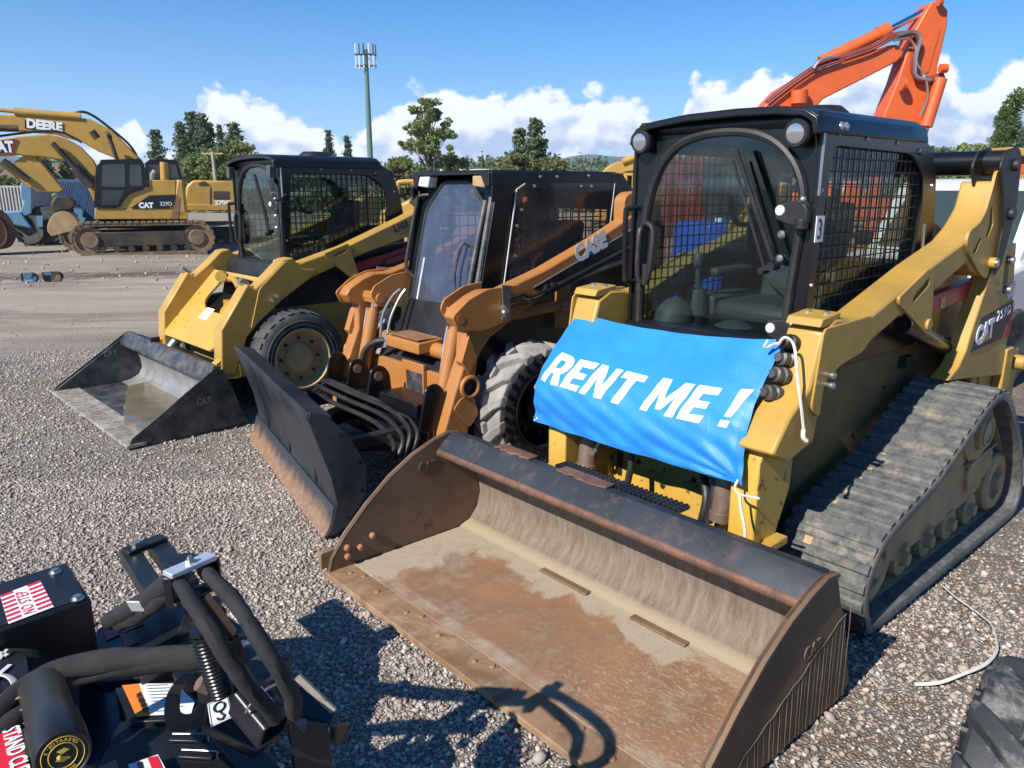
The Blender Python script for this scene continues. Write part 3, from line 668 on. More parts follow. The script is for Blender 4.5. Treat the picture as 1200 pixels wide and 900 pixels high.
# ---- undercarriage
belt_pts = [(1.50, .0), (1.39, .05), (1.338, .19), (1.375, .33), (1.46, .42), (1.585, .466), (1.98, .562), (2.245, .68), (2.51, .79), (2.69, .822), (2.82, .775), (2.96, .655), (3.13, .486), (3.26, .30), (3.32, .13), (3.25, .02), (3.08, .0), (2.3, .0)]
def make_track(s):
    cv = spline([(p[0], p[1], 0) for p in belt_pts], 14, closed=True)
    # even spacing
    Ls = [0]
    for i in range(len(cv)): Ls.append(Ls[-1]+(cv[(i+1)%len(cv)]-cv[i]).length)
    npt = 60; tot = Ls[-1]
    def pt(sv):
        sv %= tot; i = max(j for j in range(len(Ls)-1) if Ls[j] <= sv); t = (sv-Ls[i])/(Ls[i+1]-Ls[i]); return cv[i].lerp(cv[(i+1)%len(cv)], t)
    a0, a1 = (.50, .90) if s > 0 else (-.90, -.50)
    mb = MB(); K = 124
    P = [pt(i*tot/K) for i in range(K)]; Nn = []
    for i in range(K):
        d = (P[(i+1)%K]-P[i-1]).normalized(); Nn.append(Vector((-d.y, d.x, 0)))   # points inward or outward
    cen = Vector((2.3, .35, 0))
    if Nn[0].dot(P[0]-cen) < 0: Nn = [-q for q in Nn]
    vs = []
    for i in range(K):
        for (a, h) in ((a0, -.012), (a0+.02, 0), (a1-.02, 0), (a1, -.012), (a1, -.040), (a1-.02, -.052), (a0+.02, -.052), (a0, -.040)):
            q = P[i]+Nn[i]*h; vs.append((a, q.x, q.y))
    fs = [(i*8+k, ((i+1)%K)*8+k, ((i+1)%K)*8+(k+1)%8, i*8+(k+1)%8) for i in range(K) for k in range(8)]
    mb.cur = 0; mb.add(vs, fs)
    r2 = random.Random(9)
    for i in range(npt):
        p = pt(i*tot/npt); q = pt((i+.55)*tot/npt); d = (q-p).normalized(); n = Vector((-d.y, d.x, 0))
        if n.dot(p-cen) < 0: n = -n
        for (c0, c1, off) in ((a0+.004, a0+.20, 0), (a0+.20, a1-.004, .0)):
            p_ = pt((i+off)*tot/npt); q_ = pt((i+off+.64)*tot/npt); h = .011+r2.uniform(-.0015, .0015); ring = []
            for (pp, hh) in ((p_, -.002), (p_.lerp(q_, .2), h), (p_.lerp(q_, .8), h), (q_, -.002)): ring.append(pp+n*hh)
            mb.add([(c0, z.x, z.y) for z in ring]+[(c1, z.x, z.y) for z in ring], [(0,1,2,3), (7,6,5,4), (0,4,5,1), (1,5,6,2), (2,6,7,3), (3,7,4,0)])
        if i % 1 == 0:   # guide lugs on the inside
            mb.add([(a, *( (pp+n*hh)[:2] )) for a in ((a0+a1)/2-.05, (a0+a1)/2+.05) for (pp, hh) in ((p, -.05), (p.lerp(q, .3), -.085), (p.lerp(q, .7), -.085), (q, -.05))], [(0,1,2,3), (7,6,5,4), (0,4,5,1), (1,5,6,2), (2,6,7,3), (3,7,4,0)])
    tr = part('rubber_track', mb, trackm, T, angle=30)
    mb = MB(); vs = []
    for i in range(K):
        for (a, h) in ((a1+s*.0, -.004), (a1+.004*s, -.020), (a1, -.046)) if s > 0 else ((a0, -.004), (a0-.004, -.02), (a0, -.046)):
            q = P[i]+Nn[i]*h; vs.append((a+.002*s, q.x, q.y))
    mb.add(vs, [(i*3+k, ((i+1)%K)*3+k, ((i+1)%K)*3+k+1, i*3+k+1) for i in range(K) for k in range(2)]); part('track_edge', mb, trackedge, tr)
    mb = MB(); vs = []
    for i in range(K):
        for a in ((a0+a1)/2+.03, (a0+a1)/2+.12): q = P[i]+Nn[i]*-.0535; vs.append((a, q.x, q.y))
    mb.add(vs, [(i*2, ((i+1)%K)*2, ((i+1)%K)*2+1, i*2+1) for i in range(K)]); part('dust_band', mb, M['dust'], tr)
    # tan windows between the lugs
    mb = MB()
    for f_ in range(9):
        i = f_; sv = (14+i*1.0)*tot/npt; p = pt(sv+.25*tot/npt); q = pt(sv+.75*tot/npt); d = (q-p).normalized(); n = Vector((-d.y, d.x, 0))
        if n.dot(p-cen) < 0: n = -n
    # find points on the front upper run
    for k in range(K):
        p = P[k]
        if 1.33 < p.x < 2.1 and .2 < p.y < .60 and k % 3 == 0:
            n = Nn[k]; d = Vector((n.y, -n.x, 0)); am = (a0+a1)/2-.075*s
            q0 = p+n*.004-d*.017; q1 = p+n*.004+d*.017
            mb.add([(am-.018, q0.x, q0.y), (am+.018, q0.x, q0.y), (am+.018, q1.x, q1.y), (am-.018, q1.x, q1.y), (am-.018, *(q0-n*.02)[:2]), (am+.018, *(q0-n*.02)[:2]), (am+.018, *(q1-n*.02)[:2]), (am-.018, *(q1-n*.02)[:2])], [(0,1,2,3),(4,5,6,7),(0,1,5,4),(1,2,6,5),(2,3,7,6),(3,0,4,7)])
    part('track_window', mb, M['dust'], tr)
    x0, x1 = (.56, .80) if s > 0 else (-.80, -.56); xo = x1 if s > 0 else x0
    fr = MB(); fr.prism(rounded([(1.62, .30), (1.80, .42), (2.25, .50), (2.50, .52), (2.95, .44), (3.02, .40), (2.98, .25), (2.80, .20), (1.9, .15), (1.66, .18)], .03), x0+.04*(s > 0), x1-.04*(s < 0))
    f_ = part('track_frame', fr, M['dust'], T, .008)
    mb = MB(); mb.prism(rounded([(2.62, .40), (2.86, .46), (2.98, .44), (2.98, .34), (2.80, .27), (2.66, .27)], .03), xo-.01, xo+.02); part('cover_plate', mb, M['dust'], f_, .006)
    mb = MB(); mb.bar((xo+.02*s, 2.60, .43), (xo+.02*s, 2.98, .475), .03, .018); part('debris_lip', mb, M['dust'], f_, .004)
    for (b, z, r_, nm) in ((1.58, .235, .175, 'idler_wheel'), (3.08, .225, .165, 'idler_wheel'), (2.70, .60, .165, 'drive_sprocket')):
        mb = MB(); mb.lathe([(.03, .0), (r_*.55, .0), (r_*.6, .03), (r_*.9, .03), (r_, .015), (r_, -.09), (r_*.9, -.10), (.05, -.10)], (xo, b, z), (s, 0, 0), 28); 
        mb.lathe([(.0, .05), (.045, .05), (.055, .0)], (xo, b, z), (s, 0, 0), 16); part(nm, mb, M['dust'], T)
    if True:
        mb = MB(); mb.lathe([(0, .06), (.085, .06), (.095, .05), (.095, .0)], (xo, 2.70, .60), (s, 0, 0), 24); mb.lathe([(.055, .066), (.075, .066), (.075, .06), (.055, .06)], (xo, 2.70, .60), (s, 0, 0), 24, close=True); part('sprocket_hub', mb, M['dust'], T)
    for b in (1.86, 2.14, 2.42, 2.70):
        mb = MB(); mb.lathe([(.0, .03), (.03, .03), (.04, .0), (.085, .0), (.09, -.02), (.09, -.08), (.05, -.1)], (xo, b+.1, .135), (s, 0, 0), 20); part('track_roller', mb, M['dust'], T)
make_track(1); make_track(-1)

# ---- body tub
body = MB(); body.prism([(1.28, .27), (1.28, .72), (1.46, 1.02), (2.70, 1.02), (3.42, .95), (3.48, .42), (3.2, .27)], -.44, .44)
bd = part('body', body, M['darkmustard'], T, .012)
mb = MB(); mb.prism([(1.36, .74), (1.46, 1.03), (2.30, 1.04), (2.30, 1.15), (1.40, 1.15), (1.2, .95)], -.43, .43); part('dash_panel', mb, M['cabblack'], bd, .004)
mb = MB(); mb.box(-.40, .40, 1.262, 1.28, .30, .64); mb.box(-.46, -.36, 1.22, 1.30, .25, .72); mb.box(.40, .48, 1.22, 1.30, .25, .72)
part('front_plate', mb, M['yellow2'], bd, .004)
mb = MB()
for x, z in ((-.2, .5), (-.05, .42), (.12, .5), (.22, .36), (.02, .56), (.3, .55)): mb.lathe([(.012, .004), (.016, 0)], (x, 1.262, z), (0, -1, 0), 10)
mb.prism(rounded([(-.33, .40), (-.30, .40), (-.30, .58), (-.33, .58)], .012), 1.255, 1.263, ax='y'); part('front_bolts', mb, M['matblack'], bd)
mb = MB(); mb.prism(rounded([(2.74, .96), (2.74, 1.40), (3.38, 1.36), (3.46, .95)], .05), -.44, .44); part('engine_hood', mb, M['yellow'], T, .01)
mb = MB(); mb.prism(rounded([(2.70, 1.02), (2.70, 1.50), (2.74, 1.62), (2.93, 1.56), (3.05, 1.45), (3.05, 1.02)], .02), .445, .46)
hb = part('hood_side_plate', mb, M['yellow'], T, .003)
mb = MB()
for y, z in ((2.80, 1.50), (2.86, 1.55), (2.92, 1.54), (2.86, 1.44)): mb.lathe([(0, .03), (.014, .028), (.014, 0)], (.46, y, z), (1, 0, 0), 10)
part('hood_bolt', mb, M['zinc'], hb)
mb = MB(); mb.cyl((.44, 2.42, .80), (.443, 2.42, .80), .012); mb.cyl((.44, 2.1, .62), (.443, 2.1, .62), .012); mb.box(.437, .48, 2.56, 2.66, .88, .94); part('side_fitting', mb, M['matblack'], bd)
# rear guard, hinges and latch blocks
mb = MB(); mb.prism(rounded([(3.13, .50), (3.13, .90), (3.50, .90), (3.62, .87), (3.62, .55), (3.54, .40), (3.2, .38)], .03), .45, .62)
rg = part('rear_guard', mb, M['yellow'], T, .01)
mb = MB(); mb.box(.622, .66, 3.30, 3.36, .78, .905); mb.box(.622, .68, 3.46, 3.58, .62, .89); mb.box(.60, .66, 3.64, 3.76, .44, .86); mb.cyl((.64, 3.70, .78), (.72, 3.70, .78), .045); part('guard_hinge', mb, M['yellow'], rg, .006)
mb = MB(); mb.box(.6205, .6225, 3.22, 3.245, .52, .88); part('hinge_gap', mb, M['blackdecal'], rg)
mb = MB(); mb.box(-.44, .44, 3.46, 3.56, .45, 1.0); part('rear_door', mb, M['yellow'], T, .01)

# ---- rear tower with the model decal
tower = [(3.06, 1.45), (3.081, 1.508), (3.347, 1.498), (3.442, 1.163), (3.474, .738), (2.614, .844), (2.741, .898), (2.815, .972), (2.842, 1.046)]
def tw(s):
    mb = MB(); arm_plate(mb, s, tower, .58, .67); t_ = part('rear_tower', mb, M['yellow'], T, .006)
    mb = MB(); arm_plate(mb, s, [(2.863, .955), (2.959, 1.125), (3.454, 1.178), (3.473, .971)], .6712, .6725); part('model_decal', mb, M['blackdecal'], t_)
    mb = MB(); arm_plate(mb, s, [(3.363, .969), (3.464, 1.162), (3.473, .971)], .6728, .6736); part('red_decal', mb, M['redpaint'], t_)
    mb = MB(); arm_plate(mb, s, rounded([(3.205, 1.44), (3.258, 1.44), (3.301, 1.238), (3.247, 1.217)], .025), .6705, .6722); part('slot', mb, M['blackdecal'], t_)
    mb = MB(); mb.cyl((s*.67, 3.25, 1.41), (s*.70, 3.25, 1.41), .022); part('tower_bolt', mb, M['zinc'], t_); mb = MB(); mb.cyl((s*.67, 3.275, 1.25), (s*.70, 3.275, 1.25), .02); part('tower_bolt', mb, M['zinc'], t_)
    mb = MB(); arm_plate(mb, s, [(3.308, 1.23), (3.339, 1.27), (3.435, 1.286), (3.435, 1.201), (3.339, 1.191)], .6712, .6725); part('caution_decal', mb, M['silver'], t_)
    if s > 0:
        text('brand_lettering', 'CAT', .135, M['white'], t_, (.6740, 2.925, .985), (0, 1, .10), (0, 0, 1), bold=.008, sx=.95)
        text('model_number', '259D', .082, M['white'], t_, (.6746, 3.205, 1.082), (0, 1, .10), (0, 0, 1), bold=0, sx=1.0, space=1.25)
        mb = MB(); mb.prism([(3.011, .985), (3.07, 1.041), (3.123, .997)], .6758, .6764); part('yellow_triangle', mb, M['yellow'], t_)
both(tw)

# ---- lift arms
def arm(s):
    main = [(1.278, 1.254), (1.369, 1.296), (1.475, 1.286), (1.549, 1.259), (1.655, 1.27), (2.229, 1.44), (2.611, 1.535), (2.749, 1.604), (2.855, 1.694), (2.897, 1.822), (3.004, 1.822), (3.046, 1.514), (2.919, 1.344), (2.77, 1.387), (2.696, 1.434), (2.271, 1.307), (1.99, 1.254), (1.719, 1.169), (1.602, 1.132), (1.432, 1.1), (1.315, 1.036), (1.3, .909), (1.284, .813), (1.093, .769), (.975, .83), (1.075, .954), (1.209, 1.047)]
    mb = MB(); arm_plate(mb, s, main, .50, .655); a_ = part('lift_arm', mb, M['yellow'], T, .012)
    mb = MB(); arm_plate(mb, s, [(1.06, .83), (1.02, .76), (1.02, .41), (1.18, .41), (1.27, .60), (1.28, .82), (1.12, .80)], .46, .58); arm_plate(mb, s, [(1.0, .39), (1.2, .39), (1.2, .425), (1.0, .425)], .45, .63); part('arm_leg', mb, M['yellow2'], a_, .006)
    mb = MB(); arm_plate(mb, s, rounded([(1.257, 1.271), (1.649, 1.281), (1.744, 1.228), (1.607, 1.133), (1.426, 1.107), (1.299, 1.048), (1.289, .911), (1.215, .96)], .03), .656, .666); part('gusset', mb, M['yellow'], a_, .003)
    br = rounded([(1.89, 1.333), (2.177, 1.439), (2.241, 1.418), (2.294, 1.163), (2.241, 1.131), (2.135, 1.185), (1.901, 1.301)], .03)
    sl_ = rounded([(2.039, 1.290), (2.198, 1.362), (2.198, 1.402), (2.039, 1.333)], .015)
    mb = MB(); arm_plate(mb, s, br, .658, .672, holes=[sl_]); mb.cyl((s*.62, 2.24, 1.175), (s*.685, 2.24, 1.175), .028); part('pin_bracket', mb, M['yellow'], a_, .003)
    rp = rounded([(2.655, 1.471), (2.591, 1.534), (2.612, 1.588), (2.729, 1.62), (2.793, 1.673), (2.836, 1.769), (2.868, 1.875), (2.995, 1.865), (3.07, 1.513), (2.942, 1.332), (2.846, 1.364)], .03)
    h1 = rounded([(2.846, 1.694), (2.878, 1.699), (2.926, 1.609), (2.868, 1.54), (2.841, 1.556), (2.868, 1.609)], .012); h2 = rounded([(2.687, 1.481), (2.761, 1.55), (2.793, 1.545), (2.729, 1.471)], .012)
    mb = MB(); arm_plate(mb, s, rp, .657, .672, holes=[h1, h2]); mb.cyl((s*.64, 2.965, 1.415), (s*.70, 2.965, 1.415), .028); rpp = part('rear_arm_plate', mb, M['yellow'], a_, .003)
    mb = MB(); mb.cyl((s*.68, 2.965, 1.415), (s*.71, 2.965, 1.415), .02); part('pivot_bolt', mb, M['zinc'], rpp)
    mb = MB(); arm_plate(mb, s, [(1.25, 1.275), (1.27, 1.305), (1.41, 1.318), (1.41, 1.298), (1.29, 1.27)], .505, .65); p_ = part('bolt_plate', mb, M['yellow'], a_, .004)
    for x in (.54, .615):
        mb = MB(); mb.lathe([(0, .012), (.013, .01), (.013, 0)], (s*x, 1.36, 1.312), (0, 0, 1), 10); part('cap_bolt', mb, M['zinc'], p_)
    if s > 0:
        for z, b in ((1.20, 1.24), (1.135, 1.235), (1.075, 1.20), (1.01, 1.15)):   # hydraulic couplers on the arm front
            mb = MB()
            mb.lathe([(.0, .075), (.018, .075), (.02, .06), (.03, .055), (.03, .03), (.024, .028), (.034, .02), (.034, .0), (.02, -.04)], (.545, b+.01, z), (-.25, -1, .25), 18)
            part('hydraulic_coupler', mb, M['coupler'] if z < 1.15 else M['matblack'], a_)
        for z in (1.09, 1.05):
            mb = MB(); mb.lathe([(0, .045), (.012, .043), (.014, .03), (.009, .025), (.009, 0)], (.666, 1.30, z), (1, -.2, 0), 12); part('grease_fitting', mb, M['zinc'], a_)
both(arm)
def link(s):
    pl = rounded([(2.822, 1.886), (2.875, 1.966), (3.034, 1.992), (3.109, 1.95), (3.151, 1.716), (3.119, 1.588), (3.056, 1.396), (2.97, 1.343), (3.002, 1.588), (2.928, 1.737)], .03)
    mb = MB(); arm_plate(mb, s, pl, .685, .70); lk = part('rear_link', mb, M['matblack'], T, .004)
    mb = MB(); arm_plate(mb, s, pl, .56, .575); part('inner_link_plate', mb, M['matblack'], lk, .004)
    for z in (1.90, 1.66): mb = MB(); mb.cyl((s*.68, 3.02+(1.9-z)*.2, z), (s*.72, 3.02+(1.9-z)*.2, z), .03); part('link_pin', mb, M['matblack'], lk)
    mb = MB(); mb.cyl((s*.56, 2.24, 1.16), (s*.56, 2.84, .96), .042, n=20); mb.cyl((s*.56, 2.26, 1.20), (s*.55, 2.80, 1.02), .012); mb.cyl((s*.56, 2.8, .965), (s*.55, 3.1, .86), .03); part('lift_cylinder', mb, M['black'], T)
    mb = MB(); mb.bar((s*.57, 2.46, 1.235), (s*.57, 3.06, 1.275), .05, .09); rb = part('safety_brace', mb, M['redpaint'], T, .006)
    if s > 0: mb = MB(); mb.box(.596, .5975, 2.58, 2.64, 1.205, 1.26); part('brace_decal', mb, M['yellow'], rb)
both(link)
mb = MB(); mb.cyl((-.72, 3.0, 1.912), (.69, 3.0, 1.912), .062, n=24); part('cross_tube', mb, M['black'], T)

# ---- tilt cylinders, hoses
def tilt(s):
    x = .385*s
    mb = MB(); mb.cyl((x, 1.16, .98), (x, 1.09, .46), .045, n=22); mb.cyl((x, 1.09, .485), (x, 1.087, .445), .050, n=22); t_ = part('tilt_cylinder', mb, M['brownsteel'], T, .002)
    mb = MB(); mb.cyl((x, 1.088, .45), (x, 1.07, .28), .024); part('cylinder_rod', mb, M['chrome'], t_)
    mb = MB(); mb.tube([(x+.08, 1.12, .80), (x+.085, 1.10, .68), (x+.075, 1.09, .60), (x+.05, 1.08, .54)], .010, 8, 4); mb.cyl((x+.085, 1.10, .70), (x+.08, 1.095, .63), .016); part('cylinder_hose', mb, M['zinc'], t_)
both(tilt)
mb = MB(); mb.tube([(-.22, 1.22, .66), (-.13, 1.12, .64), (-.10, 1.08, .54), (-.11, 1.06, .42)], .016, 10, 6); mb.tube([(.20, 1.22, .75), (.26, 1.15, .66), (.34, 1.1, .60), (.33, 1.08, .42)], .02, 10, 6); mb.tube([(.18, 1.24, .72), (.22, 1.17, .62), (.30, 1.1, .52), (.29, 1.08, .38)], .018, 10, 6)
part('hydraulic_hose', mb, M['trim'], T)

# ---- cab
before_cab = set(T.children)
cab = MB(); roofp = [(-.458, 1.99), (-.450, 2.03), (-.42, 2.062), (-.34, 2.085), (-.15, 2.105), (.10, 2.112), (.30, 2.108), (.42, 2.094), (.475, 2.06), (.49, 2.00)]
cab.strip([Vector(p) for p in roofp][::-1], 1.425, 2.46, .02, ax='y', n=6)
rf = part('cab_roof', cab, M['cabblack'], T, .004, angle=50)
mb = MB(); mb.prism(rounded([(1.47, 2.02), (1.47, 2.085), (2.42, 2.06), (2.56, 2.0), (2.66, 1.86), (2.60, 1.86), (2.50, 1.95), (2.38, 2.0)], .03), -.455, .455); part('roof_rear', mb, M['cabblack'], rf, .01)
mb = MB(); mb.lathe([(.0, .05), (.09, .045), (.12, .02), (.13, 0)], (.20, 1.95, 2.10), (0, 0, 1), 20); mb.xf(lambda p: Vector((p.x, 1.95+(p.y-1.95)*1.1, p.z))); part('roof_vent', mb, M['matblack'], rf)
# visor front lip and the bulged front frame
mb = MB(); mb.strip([Vector(p) for p in [(q[0]*1.0, q[1]-.004) for q in roofp]][::-1], 1.412, 1.430, .03, ax='y'); part('visor_lip', mb, M['cabblack'], rf, .006, angle=50)
dw = [(-.395, 1.02), (-.40, 1.30), (-.39, 1.58), (-.355, 1.77), (-.285, 1.91), (-.17, 1.995), (.03, 2.025), (.22, 2.0), (.345, 1.92), (.415, 1.80), (.425, 1.65), (.405, 1.40), (.385, 1.02)]
dwr = rounded(dw, .06, 3)
outer = [(-.475, .98), (-.475, 1.90), (-.44, 2.03), (-.30, 2.07), (0, 2.085), (.30, 2.07), (.44, 2.03), (.475, 1.90), (.475, .98)]
mb = MB(); mb.prism(outer, 1.44, 1.475, holes=[dwr], ax='y'); ff = part('front_frame', mb, M['cabblack'], T, .004)
mb = MB(); mb.tube([(p[0], 1.434, p[1]) for p in spline([(q[0], q[1], 0) for q in dw[:-1]+[dw[-1]]], 5)], .020, 8); dr = part('door_frame', mb, M['trim'], T)
mb = MB(); mb.prism([((p[0])*.985, (p[1]-1.5)*.985+1.5) for p in dwr], 1.436, 1.441, ax='y'); part('door_glass', mb, M['glass'], dr, smooth=False)
mb = MB()
for z in (1.69, 1.205):
    mb.prism(rounded([(.33, z-.025), (.33, z+.035), (.44, z+.055), (.475, z+.02), (.475, z-.05), (.40, z-.05)], .02), 1.385, 1.43, ax='y'); mb.cyl((.445, 1.40, z-.065), (.445, 1.40, z-.02), .028)
hg = part('door_hinge', mb, M['matblack'], dr, .006)
mb = MB()
for z in (1.70, 1.212): mb.lathe([(0, .006), (.020, .005), (.022, 0)], (.355, 1.385, z), (0, -1, 0), 16)
part('hinge_cap', mb, M['silver'], hg)
mb = MB()
for z in (1.745, 1.24): mb.sphere((.45, 1.385, z), .013)
for z in (1.60, 1.50): mb.lathe([(0, .012), (.010, .012), (.018, .004), (.018, 0)], (.345, 1.43, z), (0, -1, 0), 12)
part('door_bolt', mb, M['zinc'], dr)
mb = MB(); mb.tube([(-.375, 1.40, 1.60), (-.375, 1.385, 1.57), (-.378, 1.385, 1.40), (-.37, 1.40, 1.34)], .014, 8, 4); mb.tube([(-.375, 1.42, 1.61), (-.34, 1.40, 1.625), (-.305, 1.40, 1.59), (-.31, 1.40, 1.46), (-.32, 1.40, 1.38), (-.34, 1.41, 1.335)], .014, 8, 4); mb.box(-.36, -.33, 1.40, 1.42, 1.33, 1.43); part('door_handle', mb, M['trim'], dr)
mb = MB(); mb.tube([(-.43, 1.43, 1.695), (-.445, 1.38, 1.69), (-.452, 1.37, 1.66), (-.445, 1.37, 1.38), (-.435, 1.375, 1.345), (-.42, 1.43, 1.34)], .013, 10, 5); part('grab_handle', mb, M['black'], T)
mb = MB(); mb.bar((.13, 1.405, 1.945), (.345, 1.40, 1.50), .011, .018); mb.bar((.115, 1.412, 1.90), (.30, 1.412, 1.47), .006, .012); mb.bar((.155, 1.41, 1.94), (.325, 1.41, 1.56), .005, .008); mb.cyl((.345, 1.435, 1.475), (.345, 1.38, 1.475), .018); mb.cyl((.30, 1.435, 1.452), (.30, 1.385, 1.452), .014); mb.bar((.29, 1.39, 1.455), (.355, 1.39, 1.475), .014, .018); part('wiper', mb, M['matblack'], T)
def hl(s):
    x = .40 if s > 0 else -.385
    mb = MB(); mb.lathe([(.0, -.05), (.035, -.045), (.052, -.015), (.056, .02), (.050, .03)], (x, 1.40, 2.0), (0, -1, -.08), 24); mb.bar((x, 1.40, 2.05), (x, 1.42, 2.08), .05, .02); h = part('work_lamp', mb, M['matblack'], T)
    mb = MB(); mb.lathe([(.0, .034), (.025, .034), (.038, .031)], (x, 1.40, 2.0), (0, -1, -.08), 24); part('lamp_lens', mb, M['lamp'], h)
both(hl)
# side panels: window opening with a guard mesh
sidep = rounded([(1.47, 1.0), (1.47, 2.055), (2.40, 2.035), (2.56, 1.97), (2.65, 1.84), (2.70, 1.60), (2.70, 1.0)], .05)
win = rounded([(1.52, 1.22), (1.53, 1.55), (1.57, 1.955), (2.33, 1.945), (2.48, 1.86), (2.52, 1.72), (2.49, 1.46), (2.44, 1.15), (1.60, 1.10)], .05)
def sp2(s):
    mb = MB(); arm_plate(mb, s, sidep, .458, .474, holes=[win]); p_ = part('side_panel', mb, M['cabblack'], T, .004)
    mb = MB(); grid_bars(mb, win, s*.452, .052, .006, th=.005); part('guard_mesh', mb, M['matblack'], p_)
    mb = MB(); mb.prism([((p[0]-2)*.99+2, (p[1]-1.5)*.99+1.5) for p in win], s*.440 if s > 0 else -.444, s*.444 if s > 0 else -.440); part('side_glass', mb, M['glass'], p_, smooth=False)
    mb = MB()
    for y, z in ((1.50, 1.78), (1.49, 1.40), (1.60, 2.0), (1.85, 1.99), (2.15, 1.985), (2.4, 1.96), (2.60, 1.80), (1.52, 1.28)): mb.lathe([(0, .008), (.008, .006), (.009, 0)], (s*.474, y, z), (s, 0, 0), 8)
    part('panel_rivet', mb, M['zinc'], p_)
    if s > 0:
        mb = MB(); mb.box(.4745, .4775, 1.480, 1.545, 1.575, 1.68); nd_ = part('number_decal', mb, M['white'], p_)
        text('number', '3', .115, M['blackdecal'], nd_, (.4790, 1.490, 1.588), (0, 1, 0), (0, 0, 1), bold=.001, sx=.72, ext=.0006)
        mb = MB(); mb.tube([(.50, 2.50, 1.62), (.50, 2.52, 1.50), (.50, 2.54, 1.36), (.51, 2.56, 1.32)], .008, 6, 3); mb.sphere((.51, 2.57, 1.30), .03); part('hose_clip', mb, M['zinc'], p_)
        mb = MB()
        for y in (1.60, 1.64): mb.sphere((.48, y, 2.028), (.014, .019, .019))
        part('marker_lamp', mb, M['lamp'], p_)
        mb = MB(); mb.tube([(.478, 1.475, 2.0), (.478, 1.475, 1.76)], .006, 6); part('frame_trim', mb, M['zinc'], p_)
both(sp2)
rw = rounded([(-.36, 1.30), (-.36, 1.90), (.36, 1.90), (.36, 1.30)], .06)
mb = MB(); mb.prism([(-.46, 1.0), (-.46, 1.99), (.46, 1.99), (.46, 1.0)], 2.60, 2.62, holes=[rw], ax='y'); mb.box(-.02, .02, 2.59, 2.60, 1.3, 1.9); rr = part('rear_panel', mb, M['cabblack'], T, .003)
mb = MB(); grid_bars(mb, rw, 2.585, .052, .006, axis='y', th=.005); part('rear_mesh', mb, M['matblack'], rr)
mb = MB(); mb.box(-.455, .455, 1.5, 2.6, 1.0, 1.03); mb.box(-.44, -.26, 1.9, 2.35, 1.03, 1.24); mb.box(.26, .44, 1.9, 2.35, 1.03, 1.24); part('cab_floor', mb, M['interior'], T, .01)
def seat(root, y, z, nm='seat', x=0.0):
    mb = MB(); mb.box(x-.23, x+.23, y-.22, y+.24, z, z+.12); s_ = part(nm, mb, M['seat'], root, .05)
    mb = MB(); mb.prism(rounded([(y+.16, z+.08), (y+.28, z+.60), (y+.38, z+.60), (y+.30, z+.08)], .04), x-.20, x+.20); part('seat_back', mb, M['seat'], s_, .03)
    mb = MB(); mb.box(x-.31, x-.25, y-.15, y+.2, z+.22, z+.27); mb.box(x+.25, x+.31, y-.15, y+.2, z+.22, z+.27); part('arm_rest', mb, M['seat'], s_, .02)
    for sx_ in (-1, 1):
        mb = MB(); mb.cyl((x+sx_*.33, y-.2, z-.05), (x+sx_*.33, y-.2, z+.16), .06, .045, 14); mb.cyl((x+sx_*.33, y-.2, z+.16), (x+sx_*.32, y-.22, z+.27), .014); mb.sphere((x+sx_*.32, y-.225, z+.31), (.028, .028, .045)); part('joystick', mb, M['interior'], s_)
    mb = MB(); mb.tube([(x-.26, y+.10, z+.48), (x-.26, y+.0, z+.50), (x-.26, y-.06, z+.62)], .014, 8, 5); mb.tube([(x+.26, y+.10, z+.48), (x+.26, y+.0, z+.50), (x+.26, y-.06, z+.62)], .014, 8, 5); mb.bar((x-.2, y+.25, z+.2), (x+.12, y-.05, z+.14), .04, .01); mb.box(x+.30, x+.40, y-.1, y+.1, z+.1, z+.3); part('lap_bar', mb, M['interior'], s_)
seat(T, 2.05, 1.12)
mb = MB(); mb.sphere((-.30, 1.62, 1.12), (.10, .12, .14)); mb.sphere((.02, 1.66, 1.08), (.14, .12, .10)); part('foot_well_cover', mb, M['interior'], T)

cab_parts = [o for o in T.children if o not in before_cab]
for o in cab_parts:
    if o.name.split('.')[0] in ('front_frame', 'door_frame', 'wiper', 'grab_handle', 'work_lamp'): o.location = (-.012, .042, 0)
# ---- banner tied across the arms
BN = thing('banner', 'bright blue cloth banner with white rent me lettering tied across the tracked loader', 'banner', (-.1978, 2.5387, 0), R(-48.5))
def bsurf(s_, t):
    # s across from the left to the right, t down
    tl, tr, br_, bl = Vector((-.635, 1.255, 1.175)), Vector((.525, 1.195, 1.215)), Vector((.545, .965, .68)), Vector((-.63, .96, .670))
    sag = .035*(1-(2*s_-1)**2)
    top = tl.lerp(tr, s_)-Vector((0, -.02, sag*.9)); bot = bl.lerp(br_, s_)-Vector((0, 0, .004*math.sin(s_*math.pi)))
    p = top.lerp(bot, t)
    bulge = .092*math.sin(math.pi*t**1.25)*(1-.45*(2*s_-1)**6)
    w_ = .004*math.sin(s_*9+t*4)*t+.0035*math.sin(s_*21+t*9+1.3)+.003*math.sin((s_-t)*37)
    # gathers radiating from the lower right tie
    d = math.hypot((1-s_)*1.1, (1-t)*.6); ang = math.atan2(1-t, 1-s_)
    w_ += .016*math.sin(ang*14)*math.exp(-d*4.5)*min(1, d*6)+.010*math.sin(ang*11)*math.exp(-math.hypot(1-s_, t*.6)*6)
    side = .03*math.sin(math.pi*t)
    p.y -= .07*(1-s_)**2*math.sin(math.pi*min(1, t*1.1))
    return p+Vector(((side if s_ < .5 else -side)*abs(2*s_-1)**3*(.6), -bulge-w_, 0))
